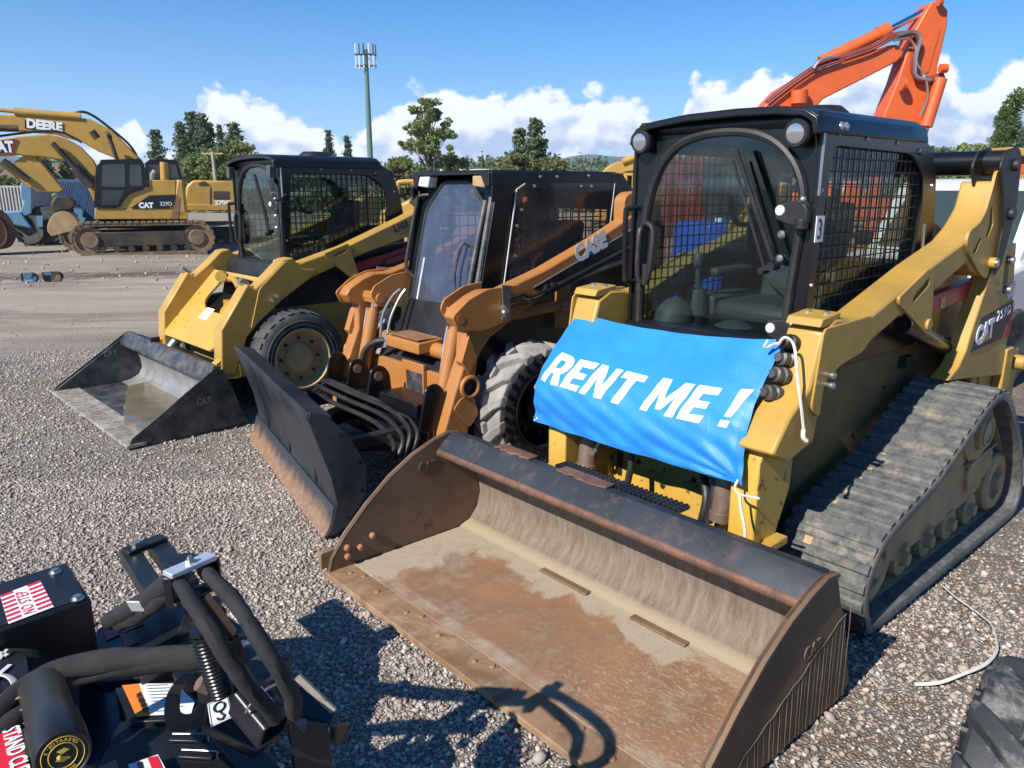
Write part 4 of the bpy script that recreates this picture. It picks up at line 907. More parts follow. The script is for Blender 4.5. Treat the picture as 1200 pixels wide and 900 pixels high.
cloth, nt, bs = new_mat('blue banner cloth'); c = mixc(nt, ramp(nt, noise_n(nt, 5, 5), .35, .7), (.012, .19, .62), (.018, .235, .72)); L(nt, c, bs.inputs['Base Color']); bs.inputs['Roughness'].default_value = .5; bs.inputs['Sheen Weight'].default_value = .1
cr_ = mm(nt, 'ABSOLUTE', mm(nt, 'SUBTRACT', noise_n(nt, 5, 2, .5, dist=1.2), .5)); cr2 = mm(nt, 'ABSOLUTE', mm(nt, 'SUBTRACT', noise_n(nt, 11, 1, .5, dist=.6), .5))
bump(nt, bs, mm(nt, 'ADD', mm(nt, 'MINIMUM', cr_, .05), mm(nt, 'MULTIPLY', mm(nt, 'MINIMUM', cr2, .04), .6)), .28, .04)
mb = MB(); mb.grid(bsurf, 110, 64, .0015); part('cloth', mb, cloth, BN, recalc=True, angle=80)
M['lettering'] = paint('printed white', (.74, .75, .76), .5, .03, dirt=(.5, .48, .45), dscale=9, dlo=.5, dhi=.75, damt=.5, bmp=0)
GL = {'E': [[(0,0),(.60,0),(.60,.2),(.24,.2),(.24,.4),(.54,.4),(.54,.6),(.24,.6),(.24,.8),(.60,.8),(.60,1),(0,1)]],
 'N': [[(0,0),(.22,0),(.22,.60),(.50,0),(.74,0),(.74,1),(.52,1),(.52,.40),(.24,1),(0,1)]], 'T': [[(.22,0),(.46,0),(.46,.8),(.68,.8),(.68,1),(0,1),(0,.8),(.22,.8)]],
 'M': [[(0,0),(.22,0),(.22,.60),(.40,.14),(.54,.14),(.72,.60),(.72,0),(.94,0),(.94,1),(.68,1),(.47,.45),(.26,1),(0,1)]],
 'R': [[(0,0),(.24,0),(.24,.35),(.34,.35),(.48,0),(.74,0),(.57,.40),(.66,.47),(.715,.57),(.73,.69),(.70,.83),(.62,.93),(.52,.985),(.40,1),(0,1)], [(.24,.54),(.24,.81),(.38,.81),(.45,.78),(.48,.68),(.45,.58),(.38,.54)]],
 '!': [[(.04,.29),(.20,.29),(.26,1),(-.02,1)]], '.': [[(0,0),(.24,0),(.24,.19),(0,.19)]]}
def banner_text(word, s0, t0, t1, wid, slope):
    """letters cut as outlines and laid on the cloth; wid = banner fraction per letter height"""
    x = 0
    for ch in word:
        if ch == ' ': x += .34; continue
        loops = GL[ch]; bm = bmesh.new(); flat = [p for l in loops for p in l]
        vs = [bm.verts.new((p[0], p[1], 0)) for p in flat]
        for t in tessellate_polygon([[Vector((*p, 0)) for p in l] for l in loops]):
            try: bm.faces.new([vs[i] for i in t])
            except ValueError: pass
        for _ in range(5):
            es = [e for e in bm.edges if e.calc_length() > .11]
            if not es: break
            bmesh.ops.subdivide_edges(bm, edges=es, cuts=1); bmesh.ops.triangulate(bm, faces=bm.faces)
        for v in bm.verts:
            lx, ly = v.co.x, v.co.y; s_ = s0+(x+lx+.26*ly)*wid; t = t1+(t0-t1)*ly+slope*(s_-s0)
            e = .002; p = bsurf(s_, t); n = (bsurf(s_+e, t)-p).cross(bsurf(s_, t+e)-p).normalized()
            if n.y > 0: n = -n
            v.co = p+n*.0028
        me = bpy.data.meshes.new('letter'); bm.to_mesh(me); bm.free(); me.materials.append(M['lettering']); o = bpy.data.objects.new('letter', me); C.objects.link(o); o.parent = BN
        x += {'R': .80, 'E': .70, 'N': .84, 'T': .76, 'M': 1.04, '!': 0, '.': .3}[ch]
banner_text('RENT', .028, .31, .565, .156, .07); banner_text('ME', .562, .34, .60, .158, .04); banner_text('!', .893, .345, .61, .160, .0); banner_text('.', .893, .345, .61, .160, .0)
for pts_, r_ in (([(.525, 1.19, 1.21), (.54, 1.15, 1.205), (.57, 1.14, 1.24), (.60, 1.16, 1.21), (.64, 1.13, 1.10), (.67, 1.12, 1.0), (.685, 1.13, .905)], .006), ([(.685, 1.13, .905), (.69, 1.125, .875), (.70, 1.135, .86)], .009), ([(.525, 1.19, 1.21), (.49, 1.14, 1.19), (.50, 1.145, 1.22)], .005), ([(.53, .955, .70), (.535, .93, .675), (.56, .925, .66), (.62, .90, .675), (.66, .90, .68)], .005), ([(.56, .925, .66), (.575, .92, .60), (.60, .915, .53), (.605, .915, .45)], .006)):
    mb = MB(); mb.tube(pts_, r_, 6, 6); part('tie_rope', mb, M['rope'], BN)


for s0, t0 in ((.012, .025), (.988, .025), (.988, .975), (.012, .975)):
    p = bsurf(s0, t0); n = (bsurf(min(1, s0+.002), t0)-bsurf(s0-.002, t0)).cross(bsurf(s0, t0+.002)-bsurf(s0, t0-.002)).normalized()
    if n.y > 0: n = -n
    mb = MB(); mb.lathe([(.005, .002), (.008, .004), (.011, .002), (.011, 0)], p, n, 16, close=True); part('eyelet', mb, M['zinc'], BN)
mb = MB()
for t0 in (.045, .955): mb.tube([bsurf(i/60, t0)+Vector((0, -.002, 0)) for i in range(61)], .0012, 4)
for s0 in (.022, .978): mb.tube([bsurf(s0, i/40)+Vector((0, -.002, 0)) for i in range(41)], .0012, 4)
part('hem', mb, cloth, BN)
# ------------------------------------------------------------ tyres
M['tyre'] = paint('worn grey tyre', (.028, .029, .031), .75, .2, dirt=(.16, .155, .14), dscale=9, dlo=.38, dhi=.7, damt=.65, bmp=.3)
M['whitetyre'] = paint('dried clay tyre tread', (.30, .28, .255), .95, .15, dirt=(.14, .13, .12), dscale=9, dlo=.42, dhi=.66, damt=.75, bmp=.5)
M['sidewall'] = paint('black solid tyre wall', (.015, .015, .016), .6, .2, dirt=(.10, .09, .08), dscale=10, dlo=.45, dhi=.7, damt=.5, bmp=.2)
M['rim'] = paint('dirty cream wheel rim', (.48, .34, .16), .55, .15, dirt=(.17, .11, .06), dscale=6, dlo=.4, dhi=.7, damt=.7, bmp=.2)
M['blackrim'] = paint('oily black rim', (.012, .012, .014), .35, .2, dirt=(.07, .05, .04), dscale=8, damt=.5)
def wheel(root, s, ao, b, rad, wid, style, tread=None):
    """outer face at a = s*ao; lathe axis points outwards"""
    o = (s*ao, b, rad); ax = (s, 0, 0); w_ = MB()
    if style == 'worn':
        prof = [(rad*.62, -.045), (rad*.66, -.008), (rad*.72, -.0), (rad*.80, -.002), (rad*.90, -.012), (rad*.965, -.035), (rad*.975, -.06), (rad*.975, -wid+.06), (rad*.93, -wid+.01), (rad*.75, -wid), (rad*.6, -wid+.04)]
        w_.lathe(prof, o, ax, 64, close=True)
        for r_ in (.70, .78): w_.lathe([(rad*r_, .0), (rad*(r_+.012), .005), (rad*(r_+.024), .0)], o, ax, 64, caps=False)
        t_ = part('tyre', w_, M['tyre'], root, angle=50)
        mb = MB(); n = 26; r2 = random.Random(4)
        for k in range(n):
            a = 2*math.pi*k/n
            for (x0, x1, sh) in ((-.020, -.115, 0), (-.125, -.20, .5), (-.21, -wid+.02, 0)):
                vs = []
                for rr in (rad*.955, rad*1.0):
                    for (x, da) in ((x0, .0), (x1, .07*(1 if sh == 0 else -1)), (x1, .17+.02), (x0, .17-.03)):
                        sk = a+da+sh*.12; rt = rr-(.012 if (x > -.03 or x < -wid+.03) and rr > rad*.97 else 0)
                        vs.append((o[0]+s*x, b+rt*math.cos(sk), rad+rt*math.sin(sk)))
                mb.add(vs, [(0,1,2,3), (4,5,6,7), (0,1,5,4), (1,2,6,5), (2,3,7,6), (3,0,4,7)])
        part('tread', mb, M['tyre'], t_, .003)
        mb = MB(); mb.lathe([(rad*.63, -.03), (rad*.64, .0), (rad*.60, .002), (rad*.58, -.02), (rad*.55, -.03), (rad*.52, -.075), (rad*.34, -.08), (rad*.30, -.055), (rad*.26, -.05), (0, -.05)], o, ax, 48, caps=False)
        part('rim', mb, M['rim'], root, angle=50)
    else:
        prof = [(rad*.60, -.02), (rad*.62, -.004), (rad*.80, -.004), (rad*.87, -.02), (rad*.89, -.06), (rad*.89, -wid+.06), (rad*.82, -wid+.01), (rad*.6, -wid+.02)]
        w_.lathe(prof, o, ax, 56, close=True); t_ = part('tyre', w_, M['sidewall'], root, angle=50)
        mb = MB(); n = 14; r2 = random.Random(6)
        for k in range(n):
            for side in (0, 1):
                a = 2*math.pi*(k+.5*side)/n; segs = 5; vs = []
                for j in range(segs+1):
                    t = j/segs; x = (-wid/2-.015+t*(wid/2+.01)) if side == 0 else (-wid/2+.015-t*(wid/2-.0)); off = (t**1.15)*.30
                    ro = rad*(1.0 if t < .75 else 1.0-(t-.75)*.30); ri = rad*.865 if t < .9 else rad*.80
                    hw = .150-.02*t+r2.uniform(-.008, .008)
                    for (rr, q) in ((ri, -1.25), (ro, -.82), (ro, .82), (ri, 1.25)): an = a+off+hw*q*.72; vs.append((o[0]+s*x, b-rr*math.cos(an), rad+rr*math.sin(an)))
                fs = [(j*4+i, j*4+(i+1)%4, (j+1)*4+(i+1)%4, (j+1)*4+i) for j in range(segs) for i in range(4)]+[(0,1,2,3), (segs*4+3, segs*4+2, segs*4+1, segs*4)]
                mb.add(vs, fs)
        mb.lathe([(rad*.84, -.02), (rad*.875, -.018), (rad*.90, -.05), (rad*.90, -wid+.05), (rad*.84, -wid+.03)], o, ax, 56, close=True)
        part('tread', mb, tread or M['whitetyre'], t_, .008)
        mb = MB()
        for k in range(30):
            a = 2*math.pi*k/30
            for rr, q in ((.80, 0), (.68, .1)): c_ = Vector((o[0]+s*.001, b+rad*rr*math.cos(a+q), rad+rad*rr*math.sin(a+q))); mb.cyl(c_-Vector((s*.02, 0, 0)), c_, .016 if rr > .7 else .011, n=10)
        part('tyre_holes', mb, M['blackdecal'], t_)
        mb = MB(); mb.lathe([(rad*.60, -.01), (rad*.61, .008), (rad*.58, .008), (rad*.56, -.05), (rad*.50, -.11), (rad*.28, -.12), (rad*.24, -.07), (0, -.06)], o, ax, 40, caps=False); part('rim', mb, M['blackrim'], root, angle=50)
    mb = MB()
    for k in range(8): a = 2*math.pi*k/8; mb.cyl((o[0]-s*.10, b+rad*.42*math.cos(a), rad+rad*.42*math.sin(a)), (o[0]-s*.06, b+rad*.42*math.cos(a), rad+rad*.42*math.sin(a)), .014, n=6)
    part('lug_nuts', mb, M['blackrim'], root)

# ------------------------------------------------------------ wheeled loader with the bucket, far end of the row
W = thing('skid_steer_loader', 'yellow wheeled skid steer with muddy water in its grey bucket', 'skid steer', (-3.40, 5.90, 0), R(-47), 'loaders parked in a row')
M['greysteel'] = paint('scratched grey steel', (.05, .052, .057), .42, .3, dirt=(.26, .24, .21), dscale=8, dlo=.40, dhi=.7, damt=.6, chip=(.38, .38, .38), clo=.66, chi=.70, cscale=25, metal=.35, bmp=.15)
M['brightsteel'] = paint('scoured bright steel', (.30, .30, .30), .38, .2, dirt=(.40, .37, .32), dscale=6, dlo=.42, dhi=.7, damt=.7, metal=.45, bmp=.15)
M['mudedge'] = paint('mud caked steel edge', (.30, .27, .225), .85, .2, dirt=(.10, .09, .08), dscale=16, dlo=.47, dhi=.55, damt=.85, bmp=.5)
def bucket_W():
    bk = part('bucket', MB().strip([(.0, .0), (.60, .0), (.70, .02), (.78, .07), (.80, .15), (.79, .25), (.75, .36), (.68, .45)][::-1], -1.0, 1.0, .012), M['greysteel'], W)
    mb = MB(); mb.strip([(.56, .022), (.64, .035), (.72, .075), (.755, .14), (.75, .22), (.72, .31), (.66, .385)], -.985, .985, .004); part('bucket_back', mb, M['brightsteel'], bk, angle=60)
    mb = MB(); mb.box(-.985, .985, .08, .62, .014, .022); part('bucket_floor', mb, M['greysteel'], bk)
    mb = MB(); mb.box(-1.03, 1.03, -.02, .12, .004, .030); part('cutting_edge', mb, M['mudedge'], bk, .004)
    mb = MB(); mb.box(-1.0, .985, .12, .20, .020, .027); r2 = random.Random(2)
    for i in range(24):
        x = -.96+i*.08; mb.prism([(x, .10), (x+.05+r2.uniform(0, .02), .10), (x+.045, .10-.06-r2.uniform(0, .03))], .0295, .034, ax='z')
    part('dried_mud', mb, M['mudedge'], bk)
    # brown water standing in the back of the bucket
    r2 = random.Random(12); fr = []
    for i in range(40):
        t = i/39; x = -.62+1.60*t; y = .50-.36*min(1, t*1.5)+.10*max(0, t-.6)+.010*math.sin(i*1.1)+r2.uniform(-.005, .005); fr.append((x, y))
    mb = MB(); mb.prism(fr+[(.984, .705), (-.70, .705)], .03, .060, ax='z')
    m_, nt_, bs_ = new_mat('muddy water'); c_ = mixc(nt_, ramp(nt_, noise_n(nt_, 5, 5), .4, .6), (.14, .115, .075), (.19, .155, .105)); L(nt_, c_, bs_.inputs['Base Color']); bs_.inputs['Roughness'].default_value = .12
    part('muddy_water', mb, m_, bk, smooth=False)
    side = [(.0, .012), (.02, .045), (.60, .425), (.66, .465), (.72, .46), (.80, .25), (.86, .03), (.80, .01)]
    def one(s):
        mb = MB(); arm_plate(mb, s, side, 1.0, 1.014); p_ = part('side_plate', mb, M['greysteel'], bk, .003)
        mb = MB(); mb.prism([(.0, .03), (.02, .07), (.60, .445), (.66, .485), (.70, .475), (.64, .40), (.56, .36), (.20, .12), (.16, .03)], *(sorted((s*1.0141, s*1.026)))); part('side_rim', mb, M['greysteel'], p_, .003)
        text('cast_mark', 'CAT', .07, M['brightsteel'], p_, (1.016, .50, .22) if s > 0 else (-.998, .44, .28), (0, 1, 0), (0, .15, 1), ext=.001, sx=.8)
    both(one)
    mb = MB(); mb.strip([(.60, .375), (.60, .40), (.665, .485), (.71, .47)], -1.0, 1.0, .012); part('top_lip', mb, M['greysteel'], bk, .004)
    mb = MB(); mb.box(-.72, -.30, .66, .70, .487, .497); mb.box(-.32, -.29, .64, .72, .487, .53); part('step', mb, M['matblack'], bk, .004)
    mb = MB(); mb.box(-.52, .52, .84, .92, .1, .40); part('quick_coupler', mb, M['matblack'], bk, .005)
bucket_W()
for s in (1, -1):
    for b in (1.47, 2.52): wheel(W, s, .86, b, .405, .30, 'worn')
mb = MB(); mb.prism([(1.05, .25), (1.05, .55), (1.50, .90), (1.55, 1.02), (2.90, 1.02), (3.3, .95), (3.3, .35), (3.1, .22)], -.53, .53); bw = part('body', mb, M['yellow'], W, .012)
mb = MB(); mb.prism([(1.40, .80), (1.50, 1.15), (2.85, 1.30), (2.85, .98), (2.0, .80)], -.545, .545); part('side_recess', mb, M['matblack'], bw, .006)
mb = MB(); mb.prism([(2.80, .9), (2.80, 1.42), (3.3, 1.35), (3.35, .9)], -.50, .50); part('engine_hood', mb, M['yellow'], W, .02)
# sloping front plate between the arms with its openings
def slope(y0, z0, y1, z1):
    def f(a, t, n): d = Vector((0, y1-y0, z1-z0)); k = Vector((0, -(z1-z0), y1-y0)).normalized(); return Vector((a, y0, z0))+d*t+k*n
    return f
sf = slope(.90, .585, 1.36, 1.05)
pl = [(-.66, -.02), (-.66, 1.0), (-.40, 1.0), (-.40, 1.0), (.30, 1.0), (.60, 1.0), (.60, -.02), (.50, -.16), (-.50, -.16), (-.60, -.02)]
hole = rounded([(-.28, .50), (-.24, .95), (.20, .95), (.40, .93), (.46, .50), (.30, .36), (-.10, .36)], .12)
def on_slope(poly, f, n0, n1, holes=()):
    mb = MB(); mb.prism(poly, n0, n1, holes, ax='z'); mb.xf(lambda p: f(p.x, p.y, p.z)); return mb
part('front_plate', on_slope(pl, sf, -.02, .0, [hole]), M['yellow2'], W, .004)
nd = part('paper_notice', on_slope([(-.12, .22), (-.10, .40), (.06, .40), (.05, .22)], sf, .001, .002), M['white'], W)
mb = MB(); mb.tube([(-.30, 1.30, .98), (-.10, 1.34, 1.0), (.10, 1.30, .94)], .03, 8, 4); mb.cyl((-.25, 1.30, 1.02), (-.18, 1.26, 1.02), .05); mb.box(-.3, .4, 1.3, 1.5, .7, .8); part('tilt_linkage', mb, M['yellow'], W)
mb = MB(); mb.cyl((-.45, .98, .52), (-.50, .85, .36), .045); mb.cyl((-.50, .85, .36), (-.52, .78, .27), .022); mb.cyl((-.30, .97, .50), (-.24, .97, .50), .05); part('tilt_cylinder', mb, M['zinc'], W)
def armW(s):
    top = [(.83, .33), (.86, .70), (1.11, 1.045), (1.17, 1.0), (1.30, 1.10), (1.44, 1.22), (1.52, 1.23), (1.56, 1.175), (2.02, 1.295), (2.63, 1.515), (2.95, 1.64), (3.10, 1.72), (3.25, 1.60), (3.2, 1.42), (2.95, 1.42), (2.14, 1.205), (1.51, .995), (1.46, 1.01), (1.23, .775), (1.07, .615), (.95, .33)]
    mb = MB(); arm_plate(mb, s, top, .55, .70); a_ = part('lift_arm', mb, M['yellow'], W, .012)
    mb = MB(); arm_plate(mb, s, rounded([(1.20, 1.0), (1.45, 1.21), (1.60, 1.13), (1.72, 1.12), (1.66, 1.05), (1.50, .96), (1.40, .90), (1.1, .68)], .03), .701, .712); part('gusset', mb, M['yellow'], a_, .003)
    mb = MB(); arm_plate(mb, s, [(.78, .30), (.99, .30), (.99, .42), (.9, .5), (.78, .42)], .60, .69); part('arm_foot', mb, M['yellow2'], a_, .004)
    brk = rounded([(1.79, 1.245), (2.04, 1.325), (2.14, 1.02), (2.10, .98), (1.84, 1.19)], .025); sl_ = rounded([(1.90, 1.21), (2.01, 1.25), (2.02, 1.28), (1.90, 1.245)], .012)
    mb = MB(); arm_plate(mb, s, brk, .701, .716, holes=[sl_]); part('pin_bracket', mb, M['yellow'], a_, .003)
    mb = MB(); mb.cyl((s*.70, 2.10, 1.03), (s*.735, 2.10, 1.03), .025); mb.cyl((s*.70, 1.35, .93), (s*.76, 1.33, .93), .012); mb.cyl((s*.70, 1.30, .90), (s*.76, 1.28, .90), .012); mb.cyl((s*.62, 1.14, 1.02), (s*.62, 1.08, 1.07), .03); mb.cyl((s*.62, 1.18, .96), (s*.62, 1.12, .98), .025); part('arm_pins', mb, M['zinc'], a_)
    mb = MB(); mb.cyl((s*.60, 2.10, 1.02), (s*.60, 2.75, 1.02), .042); mb.cyl((s*.60, 2.1, 1.08), (s*.60, 2.9, 1.06), .012); part('lift_cylinder', mb, M['black'], W)
    mb = MB(); mb.bar((s*.62, 2.15, 1.10), (s*.62, 2.78, 1.23), .05, .08); mb.bar((s*.66, 2.45, 1.13), (s*.66, 2.75, 1.19), .02, .05); part('safety_brace', mb, M['redpaint'], W, .006)
    mb = MB(); arm_plate(mb, s, [(2.8, .9), (2.95, 1.38), (3.25, 1.40), (3.35, .7), (2.9, .6)], .56, .68); part('rear_tower', mb, M['yellow'], W, .008)
    if s > 0: text('fleet_number', 'L103', .085, M['blackdecal'], a_, (.7015, 2.535, 1.395), (0, 1, .34), (0, 0, 1), bold=.003, sx=1.0, ext=.0008)
both(armW)
for o in cab_parts:
    if o.name.split('.')[0] == 'work_lamp': continue
    c_ = o.copy(); C.objects.link(c_); c_.parent = W; c_.location = (o.location.x, o.location.y+.10, -.045)
    for ch in o.children:
        if ch.name.split('.')[0] in ('number_decal', 'decal_border', 'decal_face', 'number', 'marker_lamp', 'hose_clip'): continue
        copy_tree(ch, c_)
for x in (-.40, .40):
    mb = MB(); mb.prism(rounded([(x-.035, 1.88), (x-.03, 1.975), (x+.035, 1.97), (x+.03, 1.87)], .01), 1.50, 1.56, ax='y'); part('work_lamp', mb, M['greysteel'], W, .004)
mb = MB(); mb.box(.475, .53, 1.53, 1.60, 1.54, 1.68); mb.tube([(.50, 1.54, 1.54), (.50, 1.54, 1.0)], .015, 8); part('door_hinge_post', mb, M['cabblack'], W, .006)

# ------------------------------------------------------------ orange skid steer with the snow blade
D = thing('skid_steer_loader', 'orange skid steer with clay caked tyres and angled black blade, between the yellow loaders', 'skid steer', (-.3392, 5.3865, 0), R(-50), 'loaders parked in a row')
M['panel'] = glass('scuffed acrylic panel', (.80, .79, .77), .10, 1.4, film=.10, filmcol=(.30, .28, .27))
M['dglass'] = glass('blue film door window', (.78, .80, .85), .08, 1.5, film=.13, filmcol=(.26, .30, .42))  # bluish grey film, uneven by noise, mixed over the glass
M['bluesteel'] = paint('blue black blade steel', (.012, .015, .021), .36, .2, dirt=(.055, .06, .068), dscale=2.5, dlo=.40, dhi=.7, damt=.6, bmp=.08)
for s in (1, -1):
    for b in (0.0, 1.06): wheel(D, s, .87, b, .42, .31, 'lug')
mb = MB(); mb.prism([(-.42, .24), (-.42, .60), (-.20, .80), (1.25, .85), (1.40, .75), (1.45, .30), (1.2, .22)], -.50, .50); bd_ = part('body', mb, M['matblack'], D, .012)
mb = MB(); mb.prism([(-.30, .70), (-.24, 1.02), (1.25, 1.30), (1.32, .80)], -.54, .54); part('side_panel_lower', mb, M['matblack'], bd_, .01)
mb = MB(); mb.box(-.52, .52, -.46, -.425, .26, .62); part('front_wall', mb, M['orange'], bd_, .004)
mb = MB(); mb.box(-.06, .20, -.49, -.462, .36, .66); part('hatch_panel', mb, M['orange'], bd_, .006)
mb = MB(); mb.box(.0, .19, -.495, -.491, .43, .60); mb.xf(lambda p: p); part('data_plate', mb, M['greysteel'], bd_, .002)
mb = MB(); mb.cyl((-.55, -.36, .74), (.55, -.36, .74), .052, n=20); part('cross_tube', mb, M['orange'], D)
mb = MB(); mb.prism(rounded([(-.50, .725), (-.50, .80), (-.30, .815), (-.30, .74)], .01), -.24, .17); part('step', mb, M['orange'], D, .006)
mb = MB(); mb.box(-.22, .15, -.49, -.31, .8151, .8181); part('step_grit', mb, M['rust'], D)
def armD(s):
    prof = [(1.15, 1.72), (1.00, 1.635), (.58, 1.455), (.12, 1.285), (-.23, 1.185), (-.36, 1.19), (-.45, 1.16), (-.56, 1.10), (-.60, 1.05), (-.56, .99), (-.50, .97), (-.515, .80), (-.60, .60), (-.69, .36), (-.70, .25), (-.52, .22), (-.50, .37), (-.455, .62), (-.42, .80), (-.33, .90), (-.16, .985), (.12, 1.12), (.59, 1.275), (1.01, 1.40), (1.20, 1.45)]
    mb = MB(); arm_plate(mb, s, prof, .60, .712); a_ = part('lift_arm', mb, M['orange'], D, .012)
    mb = MB(); arm_plate(mb, s, rounded([(-.10, 1.21), (-.36, 1.20), (-.50, 1.15), (-.62, 1.06), (-.58, .98), (-.40, .95), (-.20, .99), (.0, 1.10)], .025), .713, .728); arm_plate(mb, s, rounded([(-.05, 1.22), (-.32, 1.19), (-.47, 1.12), (-.50, 1.06), (-.44, .97), (-.2, .95), (-.05, 1.05)], .02), .42, .435); part('cheek_plate', mb, M['orange'], a_, .003)
    mb = MB(); mb.cyl((s*.40, -.43, 1.03), (s*.60, -.43, 1.03), .034); mb.cyl((s*.73, -.56, 1.04), (s*.70, -.56, 1.04), .03); mb.cyl((s*.45, -.44, .97), (s*.45, -.435, 1.02), .02); part('arm_pin', mb, M['orange'], a_)
    mb = MB(); mb.box(*(sorted((s*.43, s*.60))), -.46, -.40, .99, 1.07); part('arm_web', mb, M['orange'], a_, .01)
    mb = MB(); arm_plate(mb, s, [(-.50, .94), (-.56, .78), (-.50, .70), (-.44, .80)], .66, .728); part('leg_web', mb, M['orange'], a_, .004)
    # tow ring welded on the leg
    mb = MB(); ring = [(s*.728, -.50+.062*math.cos(t*math.pi/10), .62+.062*math.sin(t*math.pi/10)) for t in range(20)]; mb.tube(ring+[ring[0]], .014, 8); part('lifting_ring', mb, M['orange'], a_)
    mb = MB(); mb.cyl((s*.713, -.50, .62), (s*.716, -.50, .62), .055, n=24); part('ring_hole', mb, M['blackdecal'], a_)
    mb = MB(); arm_plate(mb, s, rounded([(-.56, .56), (-.47, .56), (-.43, .44), (-.50, .36), (-.62, .50)], .02), .713, .722); part('leg_gusset', mb, M['orange'], a_, .003)
    # tilt cylinder
    t_ = MB(); t_.cyl((s*.50, -.44, .93), (s*.50, -.565, .44), .048, n=22); t_.cyl((s*.50, -.435, .95), (s*.50, -.44, .92), .038); tc_ = part('tilt_cylinder', t_, M['orange'], D, .003)
    t_ = MB(); t_.cyl((s*.50, -.43, 1.03), (s*.50, -.44, .93), .022); t_.cyl((s*.50, -.57, .43), (s*.50, -.585, .36), .022); part('cylinder_rod', t_, M['chrome'], tc_)
    t_ = MB(); t_.tube([(s*.50-.06, -.45, .95), (s*.50-.065, -.47, .86), (s*.50-.06, -.50, .72), (s*.50-.06, -.54, .55), (s*.50-.05, -.57, .44)], .011, 8, 4); t_.cyl((s*.50-.055, -.56, .50), (s*.50-.055, -.575, .42), .022); part('cylinder_hose', t_, M['zinc'], tc_)
    mb = MB(); arm_plate(mb, s, [(.02, 1.175), (.40, 1.31), (1.01, 1.535), (1.01, 1.40), (.59, 1.28), (.14, 1.125)], .7125, .714); st_ = part('dark_stripe', mb, M['matblack'], a_)
    mb = MB(); mb.bar((s*.7150, .02, 1.180), (s*.7150, 1.01, 1.540), .001, .006, up=(0, -.36, 1)); part('white_stripe', mb, M['silver'], st_)
    mb = MB(); mb.tube([(s*.74, -.20, 1.135), (s*.745, -.10, 1.15), (s*.745, .0, 1.135), (s*.735, .4, 1.24), (s*.735, .95, 1.41)], .012, 8, 3); mb.tube([(s*.74, -.20, 1.09), (s*.745, -.12, 1.10), (s*.745, .0, 1.10), (s*.735, .4, 1.215), (s*.735, .95, 1.385)], .010, 8, 3); mb.box(*(sorted((s*.72, s*.75))), .10, .14, 1.14, 1.19); mb.box(*(sorted((s*.72, s*.75))), .16, .19, 1.15, 1.20); part('hydraulic_line', mb, M['trim'], a_)
    mb = MB(); mb.prism(rounded([(-.26, 1.22), (-.18, 1.21), (-.20, 1.10), (-.22, 1.0), (-.26, 1.0), (-.25, 1.10)], .01), *(sorted((s*.735, s*.745)))); mb.cyl((s*.74, -.25, 1.08), (s*.80, -.28, 1.07), .022); mb.cyl((s*.74, -.22, 1.04), (s*.78, -.24, 1.03), .018); mb.sphere((s*.79, -.28, 1.06), .022); part('coupler_bracket', mb, M['zinc'], a_)
    mb = MB(); arm_plate(mb, s, rounded([(.86, 1.55), (.86, 1.72), (.92, 1.76), (1.2, 1.78), (1.3, 1.5), (1.3, .9), (1.15, .8)], .04), .60, .70) if s > 0 else arm_plate(mb, s, [(.9, 1.5), (1.2, 1.7), (1.3, .9)], .60, .70)
    part('rear_tower', mb, M['orange'], D, .006)
    mb = MB(); mb.cyl((s*.62, -.12, 1.0), (s*.60, .35, 1.02), .035); mb.cyl((s*.60, .35, 1.02), (s*.60, .9, 1.02), .045); part('lift_cylinder', mb, M['orange'] if s > 0 else M['black'], D)
    mb = MB(); mb.prism([(.35, .86), (.35, 1.30), (.44, 1.36), (.50, .86)], *(sorted((s*.56, s*.60)))); part('orange_brace', mb, M['orange'], D, .004)
    if s > 0: text('brand_lettering', 'CASE', .150, M['white'], a_, (.7175, .40, 1.315), (0, 1, .345), (0, 0, 1), bold=.009, sx=.86, ext=.0008)
both(armD)
# cab
mb = MB(); mb.strip([(-.44, 1.80), (-.44, 1.885), (-.42, 1.90), (.43, 1.90), (.45, 1.885), (.45, 1.80)][::-1], -.10, 1.04, .014, ax='y'); rf = part('cab_roof', mb, M['cabblack'], D, .004)
for s_ in (1, -1):
    mb = MB(); mb.prism(rounded([(1.0, 1.90), (1.10, 1.885), (1.24, 1.76), (1.33, 1.62), (1.33, 1.50), (1.20, 1.2), (1.0, 1.2)], .02), *(sorted((s_*.443, s_*.457)))); part('cab_rear_side', mb, M['cabblack'], rf, .003)
mb = MB(); mb.strip([Vector(p) for p in [(1.02, 1.898), (1.10, 1.883), (1.24, 1.758), (1.325, 1.63)]][::-1], -.44, .44, .012); mb.box(-.44, .44, 1.28, 1.32, .88, 1.30); part('cab_rear', mb, M['cabblack'], rf, .003, nosplit=True)
mb = MB(); mb.prism([(-.43, 1.80), (-.43, 1.895), (.44, 1.895), (.44, 1.80), (.39, 1.80), (.35, 1.87), (-.35, 1.87), (-.39, 1.78)], -.113, -.098, ax='y'); mb.prism([(-.11, 1.70), (-.11, 1.80), (.05, 1.80), (.08, 1.76), (-.0, 1.72)], .452, .465); mb.prism([(-.11, 1.70), (-.11, 1.80), (.0, 1.80)], -.455, -.442); part('visor', mb, M['cabblack'], rf, .004)
fd = slope(-.27, .76, -.02, 1.86)   # plane of the door
shape = rounded([(-.33, .0), (-.335, .42), (-.33, .80), (-.25, .88), (-.17, .97), (.14, .975), (.24, .90), (.33, .84), (.335, .42), (.33, .0)], .05)
surround = [(-.44, -.02), (-.44, .99), (.44, .99), (.44, -.02)]
ff = part('front_frame', on_slope(surround, fd, -.035, -.015, [shape]), M['cabblack'], D, .003)
